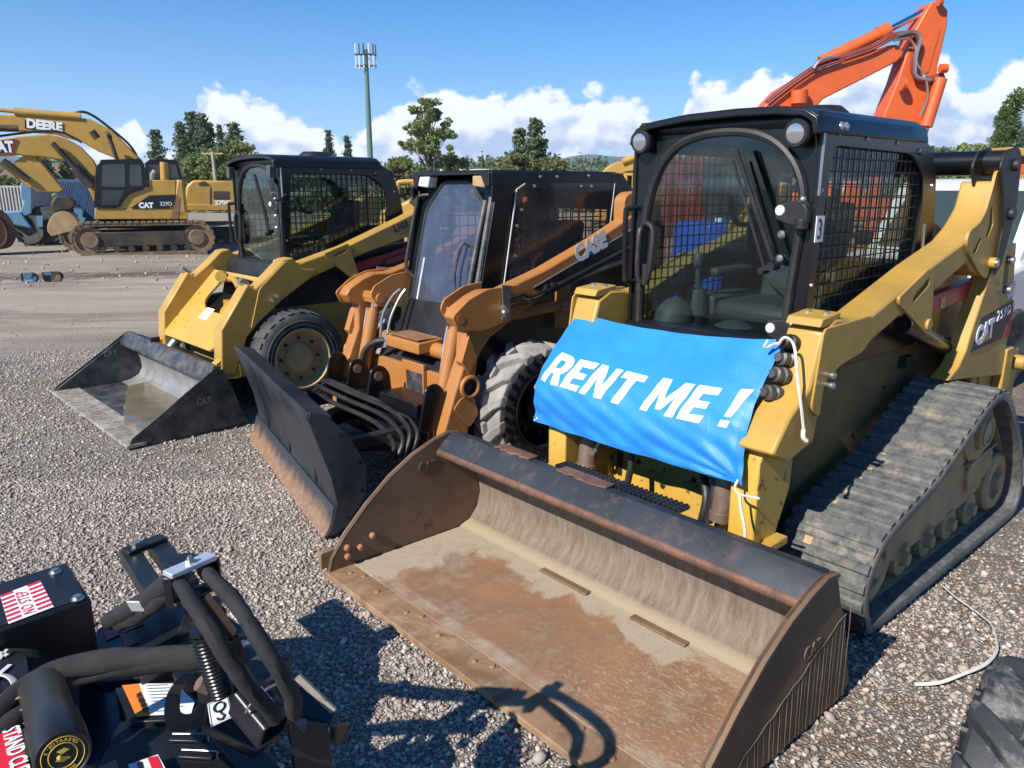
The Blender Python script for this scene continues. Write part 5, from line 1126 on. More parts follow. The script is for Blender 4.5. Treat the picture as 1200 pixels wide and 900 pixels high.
dr = MB(); pts_ = [fd(p[0], p[1], .0) for p in spline([(q[0], q[1], 0) for q in shape], 1)]; dr.tube(pts_+[pts_[0]], .014, 8); dr = part('door_frame', dr, M['trim'], D)
part('door_window', on_slope([(p[0]*.99, p[1]*.99+.004) for p in shape], fd, .0, .004), M['dglass'], dr, smooth=False)
part('door_base', on_slope([(-.325, .005), (-.325, .06), (.325, .06), (.325, .005)], fd, .005, .012), M['trim'], dr, .003)
inn = rounded([(-.26, .10), (-.26, .42), (.24, .42), (.24, .10)], .08); pts_ = [fd(p[0], p[1], .008) for p in inn]
i0 = [p for p in pts_]; mb = MB(); mb.tube([fd(-.25, .50, .008), fd(-.26, .15, .008), fd(-.22, .10, .008), fd(.16, .10, .008), fd(.25, .12, .008)], .008, 6, 4); part('door_bead', mb, M['silver'], dr)
mb = MB(); grid_bars(mb, [(-.28, 1.05), (-.28, 1.78), (.28, 1.78), (.28, 1.05)], 1.22, .075, .008, axis='y', th=.006); part('rear_mesh', mb, M['matblack'], D)
mb = MB(); mb.tube([fd(.355, .86, .02), fd(.345, .45, .03), fd(.335, .05, .02)], .016, 8, 4); mb.tube([fd(.40, .88, .01), fd(.40, .45, .01), fd(.40, .05, .01)], .020, 8, 4); mb.tube([fd(.23, .60, .01), fd(.22, .60, .05), fd(.20, .46, .06), fd(.23, .32, .05), fd(.26, .32, .01)], .012, 8, 4); part('door_handle', mb, M['greysteel'], dr)
mb = MB(); mb.tube([(-.34, -.04, 1.74), (-.40, -.08, 1.73), (-.425, -.09, 1.68), (-.44, -.17, 1.34), (-.43, -.19, 1.22), (-.36, -.16, 1.16)], .013, 8, 5); part('grab_handle', mb, M['trim'], D)
for x, w__ in ((-.31, .11), (.33, .11)):
    mb = MB(); mb.prism(rounded([(x-.075, 1.80), (x-.075, 1.865), (x+.075, 1.865), (x+.05, 1.79)], .012), -.105, -.03, ax='y'); part('work_lamp', mb, M['silver'] if x < 0 else M['dust'], D, .006)
side_o = [(-.05, 1.82), (1.0, 1.82), (1.18, 1.74), (1.25, 1.25), (.95, 1.15), (-.20, .90), (-.23, .95)]
sw = rounded([(.17, 1.78), (.99, 1.80), (.93, 1.25), (.0, 1.02)], .04)
def sideD(s):
    mb = MB(); arm_plate(mb, s, side_o, .43, .442, holes=[sw]); p_ = part('side_panel', mb, M['cabblack'], D, .003)
    mb = MB(); arm_plate(mb, s, rounded([(.12, 1.815), (1.02, 1.825), (.95, 1.22), (-.04, .98)], .05), .452, .456); part('acrylic_panel', mb, M['panel'], p_, smooth=False)
    pts_ = [(s*.455, .12+.05, 1.815), (s*.455, .10, 1.78), (s*.455, -.04, 1.0)]; mb = MB(); mb.tube(pts_, .005, 6); mb.tube([(s*.457, 1.02, 1.82), (s*.457, .95, 1.25)], .004, 6); part('panel_edge', mb, M['silver'], p_)
    mb = MB(); grid_bars(mb, sw, s*.40, .075, .008, th=.006); part('guard_mesh', mb, M['matblack'], p_)
    mb = MB(); 
    for y, z in ((.25, 1.80), (.68, 1.80), (.78, 1.80), (.10, 1.55), (.14, 1.65), (1.06, 1.70), (.30, 1.86), (.45, 1.86), (.75, 1.87)): mb.lathe([(0, .010), (.010, .008), (.011, 0)], (s*.457, y, z), (s, 0, 0), 8)
    part('panel_bolt', mb, M['zinc'], p_)
both(sideD)
mb = MB(); mb.box(-.43, .43, -.1, 1.2, .84, .86); part('cab_floor', mb, M['interior'], D)
seat(D, .62, .95)
# hose bundle and left hand steel lines
mb = MB(); mb.tube([(-.30, -.33, 1.10), (-.33, -.38, 1.05), (-.37, -.44, .92), (-.38, -.46, .76)], .010, 8, 4); mb.tube([(-.25, -.32, 1.10), (-.27, -.36, 1.04), (-.30, -.42, .90), (-.31, -.45, .76)], .010, 8, 4); mb.cyl((-.31, -.45, .80), (-.31, -.46, .70), .018); part('steel_lines', mb, M['zinc'], D)
mb = MB(); mb.tube([(-.28, -.42, .74), (-.36, -.50, .74), (-.44, -.56, .66), (-.45, -.60, .50), (-.43, -.62, .42)], .022, 10, 5); part('thick_hose', mb, M['trim'], D)
# coupler and blade
mb = MB(); mb.box(-.56, .60, -.74, -.62, .16, .44); mb.box(.12, .56, -.78, -.60, .43, .52)
for x in (-.60, -.30, -.02, .62): mb.prism(rounded([(-.82, .36), (-.76, .64), (-.68, .66), (-.62, .60), (-.60, .36)], .05), x, x+.02)
cp = part('quick_coupler', mb, M['black'], D, .006)
mb = MB()
for x in (-.31, -.03): mb.cyl((x-.01, -.71, .585), (x+.04, -.71, .585), .03)
part('coupler_pin', mb, M['brownsteel'], cp)
bl_rot = Matrix.Rotation(R(-10.7), 4, 'Z'); bl_o = Vector((-.10, -1.38, 0))
def bxf(p): return bl_o+bl_rot@Vector(p)
fr_ = [(0, .005), (.03, .05), (.072, .19), (.045, .34), (-.01, .52), (-.052, .66), (-.045, .69)]
mb = MB(); mb.strip(fr_[::-1], -.97, .97, .014, n=1); mb.xf(bxf); bl = part('plow_blade', mb, M['bluesteel'], D, angle=60)
bedge, nt, bs = new_mat('worn orange blade edge'); tcn = N(nt, 'ShaderNodeTexCoord', name='TC'); sx = N(nt, 'ShaderNodeSeparateXYZ'); L(nt, tcn.outputs['Object'], sx.inputs[0])
h_ = mm(nt, 'ADD', sx.outputs[2], mm(nt, 'MULTIPLY', mm(nt, 'SUBTRACT', noise_n(nt, 8, 7, .7, stretch=(1, 1, .15)), .5), .22))
c = mixc(nt, band(nt, h_, .03, .14), mixc(nt, ramp(nt, noise_n(nt, 30, 6), .4, .6), (.26, .165, .10), (.20, .11, .06)), (.032, .036, .045)); L(nt, c, bs.inputs['Base Color']); bs.inputs['Roughness'].default_value = .55; bump(nt, bs, noise_n(nt, 50, 6), .15, .004)
mb = MB(); mb.strip([(p[0]-.007, p[1]) for p in [(-.006, .0), (.028, .05), (.045, .10), (.062, .165)]][::-1], -.975, .975, .005); mb.xf(bxf); part('blade_edge', mb, bedge, bl, angle=60)
for s in (1, -1):
    endp = [(0, .01), (.03, .05), (.072, .19), (.045, .34), (-.01, .52), (-.052, .66), (-.04, .70), (.07, .64), (.15, .55), (.24, .37), (.23, .21), (.12, .05), (.05, .01)]
    mb = MB(); mb.prism(endp, *(sorted((s*.97, s*.985)))); mb.xf(bxf); ep = part('blade_end_plate', mb, M['bluesteel'], bl, .003)
    mb = MB(); 
    for y, z in ((.10, .56), (.19, .40), (.20, .24), (.12, .10)): mb.cyl((s*.984, y, z), (s*.990, y, z), .010, n=8)
    mb.xf(bxf); part('end_bolt', mb, M['blackdecal'], ep)
mb = MB(); mb.prism([(-.058, .66), (-.055, .70), (.07, .665), (.07, .63)], -.98, .98); mb.xf(bxf); part('top_flange', mb, M['bluesteel'], bl, .005)
mb = MB()
for x in (-.6, 0, .6): mb.prism([(.06, .1), (.05, .5), (.16, .45), (.18, .15)], x-.01, x+.01)
mb.bar((-.9, .11, .30), (.9, .11, .30), .1, .1); mb.xf(bxf); part('blade_rib', mb, M['matblack'], bl, .004)
mb = MB(); mb.bar((-.45, -.72, .25), (-.12, -1.25, .25), .09, .1); mb.bar((.45, -.72, .25), (.0, -1.28, .25), .09, .1); mb.bar((-.5, -.80, .35), (-.62, -1.12, .33), .07, .07); mb.bar((.5, -.8, .35), (.45, -1.35, .33), .07, .07); part('push_frame', mb, M['matblack'], bl, .006)
mb = MB()
for k, (dz, dy) in enumerate(((0, 0), (.03, .05), (-.03, -.06), (.02, .10))): mb.tube([(-.62, -.86+dy, .42+dz), (-.45, -.92+dy, .46+dz), (-.1, -.90+dy, .44+dz), (.30, -.86+dy, .41+dz), (.62, -.92+dy, .36+dz), (.66, -1.0+dy, .25)], .016, 8, 5)
mb.tube([(.40, -.80, .40), (.48, -.86, .46), (.55, -.84, .40), (.56, -.80, .30)], .012, 8, 4); part('hydraulic_hose', mb, M['trim'], bl)
# ------------------------------------------------------------ black mower attachment lying at the lower left
def P(u, v, z): return at(u, v, z=z)
BC = thing('mower_attachment', 'black hydraulic mower attachment with sleeved hoses, coil spring and red and white decals', 'attachment', (-.95, 1.95, 0))
BM = BC; off = Vector(BM.location)
M['sat'] = paint('satin black powder coat', (.010, .0105, .0125), .36, .12, dirt=(.07, .066, .06), dscale=8, dlo=.5, dhi=.85, damt=.35, bmp=.06, fine=160)
M['sleeve'] = paint('woven hose sleeve', (.010, .010, .011), .85, .2, dirt=(.045, .042, .038), dscale=14, dlo=.4, dhi=.7, damt=.6, bmp=.5, fine=300)
M['clamp'] = flat('polished clamp bar', (.62, .66, .72), .38, .55)
M['deck'] = paint('glossy blue black deck', (.008, .010, .020), .22, .15, dirt=(.07, .07, .07), dscale=6, dlo=.5, dhi=.9, damt=.3, bmp=.02)
M['red'] = flat('red decal', (.62, .015, .035), .4); M['orangedecal'] = flat('orange decal', (.78, .22, .02), .4); M['gold'] = flat('gold print', (.55, .38, .05), .45)
def mpart(name, mb, m, parent=None, bev=0, **k):
    mb.xf(lambda p: p-off); return part(name, mb, m, parent or BM, bev, **k)
def plate(pts, th, down=True):
    """flat plate through the given world points, th thick"""
    pts = [Vector(p) for p in pts]; n = (pts[1]-pts[0]).cross(pts[2]-pts[0]).normalized()
    if n.z < 0: n = -n
    mb = MB(); k = len(pts); mb.add(pts+[p-n*th for p in pts], [tuple(range(k)), tuple(range(k, 2*k))[::-1]]+[(i, (i+1)%k, k+(i+1)%k, k+i) for i in range(k)]); return mb, n
def quad_text(name, body, size, m, parent, o, xd, yd, **k): return text(name, body, size, m, parent, Vector(o)-off, xd, yd, **k)
# housing box
z0 = .62; b_, c_, d_ = P(78, 658, z0), P(107, 702, z0), P(0, 738, z0); a_ = P(0, 683, z0); ext = (d_-c_)*.55
top = [a_+ext, b_, c_, d_+ext]; mb = MB(); lo = [Vector((p.x, p.y, .12)) for p in top]
mb.add(top+lo, [(0,1,2,3), (7,6,5,4), (0,1,5,4), (1,2,6,5), (2,3,7,6), (3,0,4,7)]); hb_ = mpart('motor_housing', mb, M['sat'], bev=.008)
xd = (c_-d_).normalized(); yd = (b_-c_).normalized(); L_ = (b_-c_).length
mb = MB(); top2 = [p+Vector((0, 0, .003)) for p in [a_+ext+(yd*-.02), b_-yd*.02-xd*.01, c_+yd*.015-xd*.01, d_+ext+yd*.015]]; mb, _ = plate(top2, .003); mpart('housing_lid', mb, M['sat'], hb_, bev=.001)
for (u, v) in ((65, 671), (91, 702)):
    p = P(u, v, z0+.004)
    mb = MB(); mb.cyl(p, p+Vector((0, 0, .004)), .018, n=20); mb.cyl(p+Vector((0, 0, .004)), p+Vector((0, 0, .012)), .012, n=6); mpart('lid_bolt', mb, M['zinc'], hb_)
# no step decal
q0, q1, q2, q3 = P(0, 698, z0+.005), P(47, 680, z0+.005), P(63, 711, z0+.005), P(10, 731, z0+.005)
mb, n_ = plate([q0, q1, q2, q3], .001); ns = mpart('no_step_decal', mb, M['white'], hb_, smooth=False)
def bil(s_, t): return (q0.lerp(q1, s_)).lerp(q3.lerp(q2, s_), t)
mb = MB()
for i in range(7):
    t0, t1 = (i+.08)/7, (i+.55)/7
    for s0, s1 in ((0.0, .30), (.66, 1.0)): mb.add([bil(s0, t0)+n_*.0012, bil(s1, t0)+n_*.0012, bil(s1, t1)+n_*.0012, bil(s0, t1)+n_*.0012], [(0,1,2,3)])
mpart('decal_stripes', mb, M['red'], ns, smooth=False)
quad_text('decal_lettering', 'NO STEP', .043, M['red'], ns, bil(.60, .96)+n_*.0012, bil(.36, 0)-bil(.36, 1), bil(0, .5)-bil(1, .5), bold=0, ext=.0004, sx=.84, space=1.15)
# covered hump with the large lettering behind the canister
mb = MB()
def hump(s_, t):
    p = P(-60+150*s_, 745+150*t, .42); p.z = .42+.13*math.sin(math.pi*min(1, s_*.9+.1))*math.sin(math.pi*min(1, t*.75+.2)); return p
mb.grid(hump, 16, 14, .01); mpart('rubber_cover', mb, M['sleeve'], angle=80)
lp = P(0, 812, .575); mb, n_ = plate([P(-20, 775, .56), P(30, 762, .56), P(38, 815, .56), P(-20, 840, .56)], .006); lpl = mpart('name_panel', mb, M['sat'], bev=.001)
mb = MB(); ring = [P(3+15*math.cos(t*math.pi/14)*1.0, 805+14*math.sin(t*math.pi/14), .566) for t in range(28)]
mb.tube(ring+[ring[0]], .010, 6, flat=.35); mpart('panel_letter', mb, M['silver'], lpl)
mb = MB(); mb.bar(P(0, 789, .566), P(12, 779, .566), .012, .003); mpart('panel_letter', mb, M['silver'], lpl)
mb = MB(); mb.bar(P(-2, 765, .566), P(9, 768, .566), .010, .003); mb.bar(P(0, 772, .566), P(8, 761, .566), .008, .003); mpart('panel_letter', mb, M['silver'], lpl)
# canister for the manual
c0, c1 = P(48, 803, .70), P(74, 886, .76); ax = (c1-c0).normalized(); rr_ = .046
mb = MB(); mb.lathe([(0, -.01), (rr_*.7, -.008), (rr_, .02), (rr_*1.01, (c1-c0).length*.55), (rr_*1.08, (c1-c0).length*.6), (rr_*1.08, (c1-c0).length*.97), (rr_*.98, (c1-c0).length), (rr_*.9, (c1-c0).length-.003), (0, (c1-c0).length-.004)], c0, ax, 36); cn = mpart('manual_canister', mb, M['sat'])
e1 = ax.cross(Vector((0, 0, 1))).normalized(); e2 = e1.cross(ax).normalized(); cc = c1-ax*.002
mb = MB()
for r_ in (.036, .024): rg_ = [cc+(e1*math.cos(t*math.pi/16)+e2*math.sin(t*math.pi/16))*r_ for t in range(32)]; mb.tube(rg_+[rg_[0]], .0009, 4)
mb.add([cc+e1*a+e2*b for a, b in ((-.012, -.008), (.0, -.012), (.014, -.006), (.002, .0))], [(0,1,2,3)]); mb.add([cc+ax*.001+e1*a+e2*b for a, b in ((-.012, .008), (.002, .004), (.010, .012), (-.004, .015))], [(0,1,2,3)]); mb.sphere(cc+e1*.006-e2*.002, .005, 8, 5)
mpart('cap_emblem', mb, M['gold'], cn)
for word, a0, sgn in (("OPERATOR'S", 150, -1), ('MANUAL', 235, 1)):
    for i, ch in enumerate(word):
        a = R(a0+sgn*i*13); rad = e1*math.cos(a)+e2*math.sin(a); tan = (e1*-math.sin(a)+e2*math.cos(a))*sgn; up = rad if sgn < 0 else -rad
        quad_text('cap_lettering', ch, .0085, M['gold'], cn, cc+rad*(.027 if sgn < 0 else .033)+ax*.0005, tan, up, ext=.0002, bold=.0002)
mb = MB()
for u, v in ((20, 817), (25, 830), (29, 845)):
    p = P(u, v, .725); mb.add([p, p+Vector((.012, .004, 0)), p+Vector((.003, -.012, .002))], [(0,1,2)])
mpart('side_emblem', mb, M['gold'], cn)
# stand clear decal
s0_, s1_, s2_, s3_ = P(-14, 850, .60), P(19, 843, .60), P(36, 912, .60), P(-5, 915, .60)
mb, n_ = plate([s0_, s1_, s2_, s3_], .012); sc_ = mpart('decal_plate', mb, M['sat'], bev=.001)
mb, _ = plate([q+n_*.002 for q in (s0_, s1_, s2_, s3_)], .001); sd_ = mpart('stand_clear_decal', mb, M['red'], sc_, smooth=False)
quad_text('decal_lettering', 'STAND CLEAR', .046, M['white'], sd_, P(3, 856, .604)+n_*.0005, s2_-s1_, s1_-s0_, bold=.0012, ext=.0003, sx=.72)
# decks
mb, _ = plate([P(112, 740, .36), P(150, 705, .36), P(240, 700, .36), P(285, 735, .36), P(300, 775, .36), P(240, 785, .36), P(112, 800, .36)], .03); dk = mpart('rear_deck', mb, M['deck'], bev=.003)
def decal(q, frame=True, m='white'):
    mb, n = plate([p+Vector((0, 0, .003)) for p in q], .001); return mpart('deck_decal', mb, M[m], dk, smooth=False)
def lines(pr, q, n, c0_=.1, c1_=.9, m='blackdecal', th=.0016, s0=.08, s1=.92):
    mb = MB(); r2 = random.Random(n)
    for i in range(n):
        t = c0_+(c1_-c0_)*i/(n-1); e = s1-r2.uniform(0, .25)
        a = q[0].lerp(q[1], s0).lerp(q[3].lerp(q[2], s0), t); b = q[0].lerp(q[1], e).lerp(q[3].lerp(q[2], e), t); mb.bar(a+Vector((0, 0, .0042)), b+Vector((0, 0, .0042)), th, .0004)
    mpart('decal_text_lines', mb, M[m], pr)
for pix in (((119, 737), (163, 719), (169, 732), (125, 752)), ((141, 745), (157, 739), (164, 753), (147, 760))):
    q = [P(u, v, .36) for u, v in pix]; mb, n = plate([p+Vector((0, 0, .003)) for p in q], .001); dd = mpart('deck_decal', mb, M['sat'], dk, smooth=False); lines(dd, q, 5, m='silver', s0=.4 if pix[0][0] == 119 else .1)
    mb = MB(); qq = [q[0], q[0].lerp(q[1], .3), q[3].lerp(q[2], .3), q[3]]; mb, n = plate([p+Vector((0, 0, .0045)) for p in qq], .0005); mpart('decal_colour_block', mb, M['redpaint'], dd, smooth=False)
mb, _ = plate([P(20, 900, .34), P(70, 800, .34), P(240, 778, .34), P(262, 830, .34), P(330, 900, .34), P(300, 960, .34), P(20, 960, .34)], .03); dk2 = mpart('front_deck', mb, M['deck'], bev=.003)
mb, _ = plate([P(140, 845, .40), P(200, 838, .40), P(248, 862, .40), P(285, 905, .40), P(280, 960, .40), P(90, 960, .40), P(110, 900, .40)], .02); gp = mpart('guard_plate', mb, M['sat'], bev=.006)
for pix in (((200, 865), (240, 866)), ((211, 884), (250, 886))):
    mb = MB(); a, b = P(*pix[0], .405), P(*pix[1], .405); mb.bar(a, b, .022, .006); mpart('guard_slot', mb, M['blackdecal'], gp, bev=.002)
    mb = MB(); mb.tube([a+Vector((0, .013, .003)), b+Vector((.0, .013, .003)), b+Vector((.008, .0, .003)), b+Vector((.015, -.012, .003))], .002, 6, 3); mpart('slot_lip', mb, M['zinc'], gp)
q = [P(143, 803, .42), P(163, 801, .42), P(176, 838, .42), P(160, 840, .42)]; mb, n = plate(q, .001); wd = mpart('warning_decal', mb, M['orangedecal'], dk2, smooth=False)
q = [P(163, 801, .42), P(205, 801, .42), P(228, 822, .42), P(224, 836, .42), P(176, 838, .42)]; mb, n = plate(q, .001); mpart('warning_text_panel', mb, M['white'], wd, smooth=False)
mb, n = plate([P(135, 806, .415), P(205, 797, .415), P(232, 820, .415), P(228, 842, .415), P(152, 846, .415)], .08); mpart('decal_bracket', mb, M['sat'], dk2, bev=.003)
lines(wd, [P(167, 803, .42), P(203, 802, .42), P(222, 834, .42), P(178, 837, .42)], 9, c0_=.05, c1_=.95)
quad_text('decal_lettering', '▲ WARNING'.replace('▲', ''), .020, M['blackdecal'], wd, P(158, 812, .4225)-Vector((.0, 0, 0)), P(170, 838, .42)-P(158, 812, .42), P(163, 801, .42)-P(143, 803, .42), bold=.0008, ext=.0002)
q = [P(150, 896, .43), P(185, 884, .43), P(200, 912, .43), P(165, 920, .43)]; mb, n = plate(q, .001); wd2 = mpart('danger_decal', mb, M['white'], gp, smooth=False)
mb, n = plate([P(173, 888, .432), P(184, 885.5, .432), P(194, 908, .432), P(182, 912, .432)], .0006); mpart('decal_colour_block', mb, M['red'], wd2, smooth=False)
mb = MB(); mb.bar(P(163, 893, .4325), P(166, 905, .4325), .01, .0005); mpart('decal_text_lines', mb, M['blackdecal'], wd2)
# sleeved hoses
def hose(uvz, r_, nm='sleeved_hose', flat=.8, m='sleeve'):
    pts = [P(*q) for q in uvz]; mb = MB(); c = spline(pts, 8); st = len(mb.v); mb.tube(c, r_, 14, 0, flat)
    r2 = random.Random(int(uvz[0][0])); mb.xf(lambda p: p+Vector([noise.noise(p*14+Vector((k*7, 0, 0)))*.004+noise.noise(p*60+Vector((k*7, 3, 0)))*.0022 for k in range(3)])); return mpart(nm, mb, M[m])
hose([(-30, 868, .58), (20, 815, .62), (60, 788, .64), (110, 776, .66), (170, 771, .68), (238, 768, .70)], .027, flat=.6)
hose([(-20, 880, .56), (10, 850, .60), (40, 832, .60)], .028)
hose([(88, 796, .60), (130, 786, .63), (180, 780, .66), (240, 775, .68)], .024)
hose([(207, 678, .95), (222, 700, .96), (247, 738, .94), (272, 778, .88), (300, 815, .80), (322, 840, .72)], .021)
hose([(238, 666, .95), (262, 690, .97), (292, 730, .96), (320, 775, .90), (340, 812, .82), (345, 835, .74)], .021)
hose([(203, 682, .93), (190, 690, .88), (172, 704, .80), (150, 716, .70), (128, 728, .58)], .026)
hose([(205, 685, .90), (190, 700, .85), (170, 715, .75), (140, 730, .6)], .024)
mb = MB(); mb.bar(P(160, 705, .815), P(166, 716, .78), .05, .004); mpart('hose_label', mb, M['silver'], bev=.001)
# bracket holding the hoses
mb = MB(); a, b = P(196, 674, .985), P(249, 651, .985); mb.bar(a, b, .035, .012); br_ = mpart('hose_clamp', mb, M['clamp'], bev=.002)
mb = MB(); mb.bar(a-Vector((0, 0, .07)), b-Vector((0, 0, .07)), .04, .01); mb.bar(b-Vector((0, 0, .005)), b-Vector((.0, .0, .08)), .03, .01); mb.bar(a-Vector((0, 0, .005)), a-Vector((0, 0, .08)), .02, .01)
mb.bar((a+b)/2-Vector((0, 0, .07)), P(265, 745, .66), .05, .03); mb.bar(P(265, 745, .66), P(285, 800, .50), .06, .04); mpart('clamp_post', mb, M['sat'], br_, bev=.003)
m_ = (a+b)/2; mb = MB(); mb.cyl(m_, m_+Vector((0, 0, .014)), .010, n=6); mb.cyl(m_, m_+Vector((0, 0, .022)), .005, n=8); mpart('clamp_bolt', mb, M['zinc'], br_)
# telescoping arms
for pix in (((152, 650), (188, 706)), ((182, 636), (222, 690))):
    mb = MB(); mb.bar(P(*pix[0], .52), P(*pix[1], .54), .065, .05); mpart('slide_arm', mb, M['sat'], bev=.005)
mb = MB(); mb.bar(P(146, 648, .555), P(192, 630, .555), .055, .02); ca = mpart('arm_cross_bar', mb, M['sat'], bev=.004)
mb = MB(); p = P(160, 641, .567); mb.cyl(p, p+Vector((0, 0, .02)), .016, n=6); mpart('arm_bolt', mb, M['zinc'], ca)
mb = MB(); mb.prism(circle2(0, 0, .05, 20), 0, .02, ax='z'); pp = P(214, 662, .60); mb.xf(lambda p: p+pp); mb.bar(P(205, 672, .58), P(232, 700, .5), .05, .04); mpart('arm_pivot', mb, M['sat'], bev=.003)
mb = MB(); mb.bar(P(140, 780, .40), P(262, 715, .42), .035, .03); mb.bar(P(165, 800, .42), P(290, 750, .44), .03, .05); mb.bar(P(225, 745, .46), P(245, 700, .46), .10, .012); mpart('deck_rib', mb, M['sat'], bev=.003)
# coil spring
s0_, s1_ = P(237, 742, .80), P(260, 812, .64); d = (s1_-s0_); n_t = 17; e1 = d.normalized().orthogonal().normalized(); e2 = d.normalized().cross(e1)
mb = MB(); mb.tube([s0_+d*(i/(n_t*12))+(e1*math.cos(i*math.pi/6)+e2*math.sin(i*math.pi/6))*.0235 for i in range(n_t*12+1)], .0058, 6); sp_ = mpart('coil_spring', mb, M['black'])
mb = MB(); mb.cyl(s0_-d*.05, s1_+d*.06, .012, n=12); mb.cyl(s0_-d*.06, s0_-d*.01, .028, n=6); mpart('spring_rod', mb, M['black'], sp_)
mb = MB(); p = P(245, 806, .62); mb.cyl(p, p+Vector((-.02, -.01, .02)), .018, n=10); mb.tube([P(215, 785, .56), P(228, 800, .55)], .03, 10); mpart('pivot_pin', mb, M['brownsteel'], sp_)
# eye plate, hook decal
e_o = P(197, 858, .44); ex = (P(243, 850, .44)-e_o).normalized(); ez = Vector((0, .25, 1)).normalized()
wd_ = (P(243, 850, .44)-e_o).length
outl = rounded([(0, 0), (-.01, .06), (.0, .11), (.035, .145), (wd_*.75, .14), (wd_, .09), (wd_+.05, .05), (wd_+.08, 0)], .03); hol = rounded([(.028, .045), (.03, .10), (.05, .12), (wd_*.72, .115), (wd_*.80, .06), (wd_*.55, .035)], .015)
mb = MB(); mb.prism(outl, 0, .012, [hol], ax='z'); mb.xf(lambda p: e_o+ex*p.x+ez*p.y+ex.cross(ez)*p.z); ep_ = mpart('lifting_eye', mb, M['sat'], bev=.002)
q = [P(243, 825, .56), P(267, 815, .56), P(273, 840, .54), P(247, 852, .54)]; mb, n = plate(q, .002); hd = mpart('lift_point_decal', mb, M['white'], smooth=False)
cc = (q[0]+q[1]+q[2]+q[3])/4; ux = (q[1]-q[0]).normalized(); uy = (q[0]-q[3]).normalized(); nn = ux.cross(uy).normalized()
nn = nn if nn.z > 0 else -nn
def hk(pts, r_): 
    mb = MB(); mb.tube([cc+nn*.001+ux*x+uy*y for x, y in pts], r_, 6); return mb
mb = hk([(-.0+.013*math.cos(t*math.pi/8), .010+.013*math.sin(t*math.pi/8)) for t in range(17)], .0028); mb.tube([cc+nn*.001+ux*x+uy*y for x, y in ((.0, .0), (.002, -.010), (.008, -.018), (.003, -.026), (-.006, -.024), (-.009, -.018))], .0026, 6, 4); mpart('hook_symbol', mb, M['blackdecal'], hd)
mb = MB(); rim_ = [p+nn*.001 for p in [q[0].lerp(cc, .1), q[1].lerp(cc, .1), q[2].lerp(cc, .1), q[3].lerp(cc, .1)]]; mb.tube(rim_+[rim_[0]], .0006, 4); mpart('decal_border', mb, M['blackdecal'], hd)
mb, _ = plate([P(243, 822, .53), P(300, 800, .50), P(330, 860, .44), P(300, 880, .42), P(240, 850, .46)], .03); mpart('hinge_plate', mb, M['sat'], bev=.004)
# hollow square tube
a, b = P(288, 815, .62), P(322, 856, .57); dd_ = (b-a).normalized(); x_ = dd_.cross(Vector((0, 0, 1))).normalized(); y_ = x_.cross(dd_).normalized(); sq = rounded([(-.042, -.042), (.042, -.042), (.042, .042), (-.042, .042)], .014); sqi = rounded([(-.033, -.033), (.033, -.033), (.033, .033), (-.033, .033)], .01)
mb = MB(); mb.prism(sq, 0, (b-a).length, [sqi], ax='z'); mb.xf(lambda p: a+x_*p.x+y_*p.y+dd_*p.z); st_ = mpart('square_tube', mb, M['sat'], bev=.001)
mb = MB(); p = a.lerp(b, .35)+y_*.045; mb.cyl(p, p+y_*.012, .012, n=6); mb.bar(a.lerp(b, .2)+y_*.044, a.lerp(b, .7)+y_*.044, .035, .006); mpart('tube_clamp', mb, M['zinc'], st_)
mb = MB(); p0 = a.lerp(b, .5)+y_*.045; mb.tube([p0+x_*.05*math.cos(t*math.pi/8)+y_*.05*math.sin(t*math.pi/8) for t in range(9)], .003, 6); mpart('wire_tie', mb, M['zinc'], st_)
mb = MB(); mb.tube([P(275, 760, .62), P(288, 755, .60), P(300, 765, .58), P(303, 785, .55)], .012, 8, 5); mpart('steel_tube', mb, M['zinc'])
mb = MB(); mb.bar(P(300, 770, .6), P(318, 800, .55), .07, .02); mpart('grey_tab', mb, M['greysteel'], bev=.004)
# mounting plate at the right with its bright edge
mb, _ = plate([P(335, 805, .58), P(349, 793, .60), P(393, 836, .50), P(385, 852, .48), P(345, 842, .52)], .02); mp = mpart('mounting_plate', mb, M['deck'], bev=.003)
mb = MB(); mb.bar(P(349, 793, .605), P(391, 833, .515), .008, .02); mpart('plate_edge', mb, M['mudedge'], mp)
mb, _ = plate([P(338, 842, .56), P(385, 850, .50), P(395, 930, .30), P(350, 935, .30)], .03); mpart('mounting_leg', mb, M['sat'], bev=.006)
mb = MB(); mb.add([P(340, 842, .565), P(360, 842, .54), P(357, 860, .52)], [(0, 1, 2)]); mpart('leg_gusset', mb, M['greysteel'])
mb, _ = plate([P(385, 850, .50), P(402, 846, .46), P(398, 868, .42), P(388, 872, .42)], .02); mpart('side_tab', mb, M['sat'], bev=.004)
mb = MB(); mb.bar(P(240, 880, .2), P(300, 790, .2), .25, .16); mb.bar(P(100, 900, .2), P(140, 790, .2), .2, .2); mpart('lower_frame', mb, M['matblack'], bev=.01)
# tractor tyre at the lower right corner
tw_ = thing('tractor', 'tractor showing only its black lugged front tyre at the lower right corner', 'tractor', (1.265, 1.61, -.08), R(-42))
M['tlug'] = paint('scuffed black tyre tread', (.030, .032, .035), .6, .2, dirt=(.30, .29, .26), dscale=7, dlo=.50, dhi=.62, damt=.75, bmp=.3)
wheel(tw_, -1, .12, 0, .36, .26, 'lug', tread=M['tlug'])
# loose white strap on the ground
mb = MB(); gp_ = [(1103, 685), (1120, 700), (1140, 714), (1160, 730), (1167, 745), (1168, 762), (1155, 778), (1128, 790), (1100, 800), (1072, 802)]
pts = spline([at(u, v, z=.018) for u, v in gp_], 6); mb.tube(pts, .007, 6, flat=.4); sg = part('strap', mb, M['rope']); tag(sg, 'thin white strap lying in a curve on the gravel right of the tracked loader', 'strap')
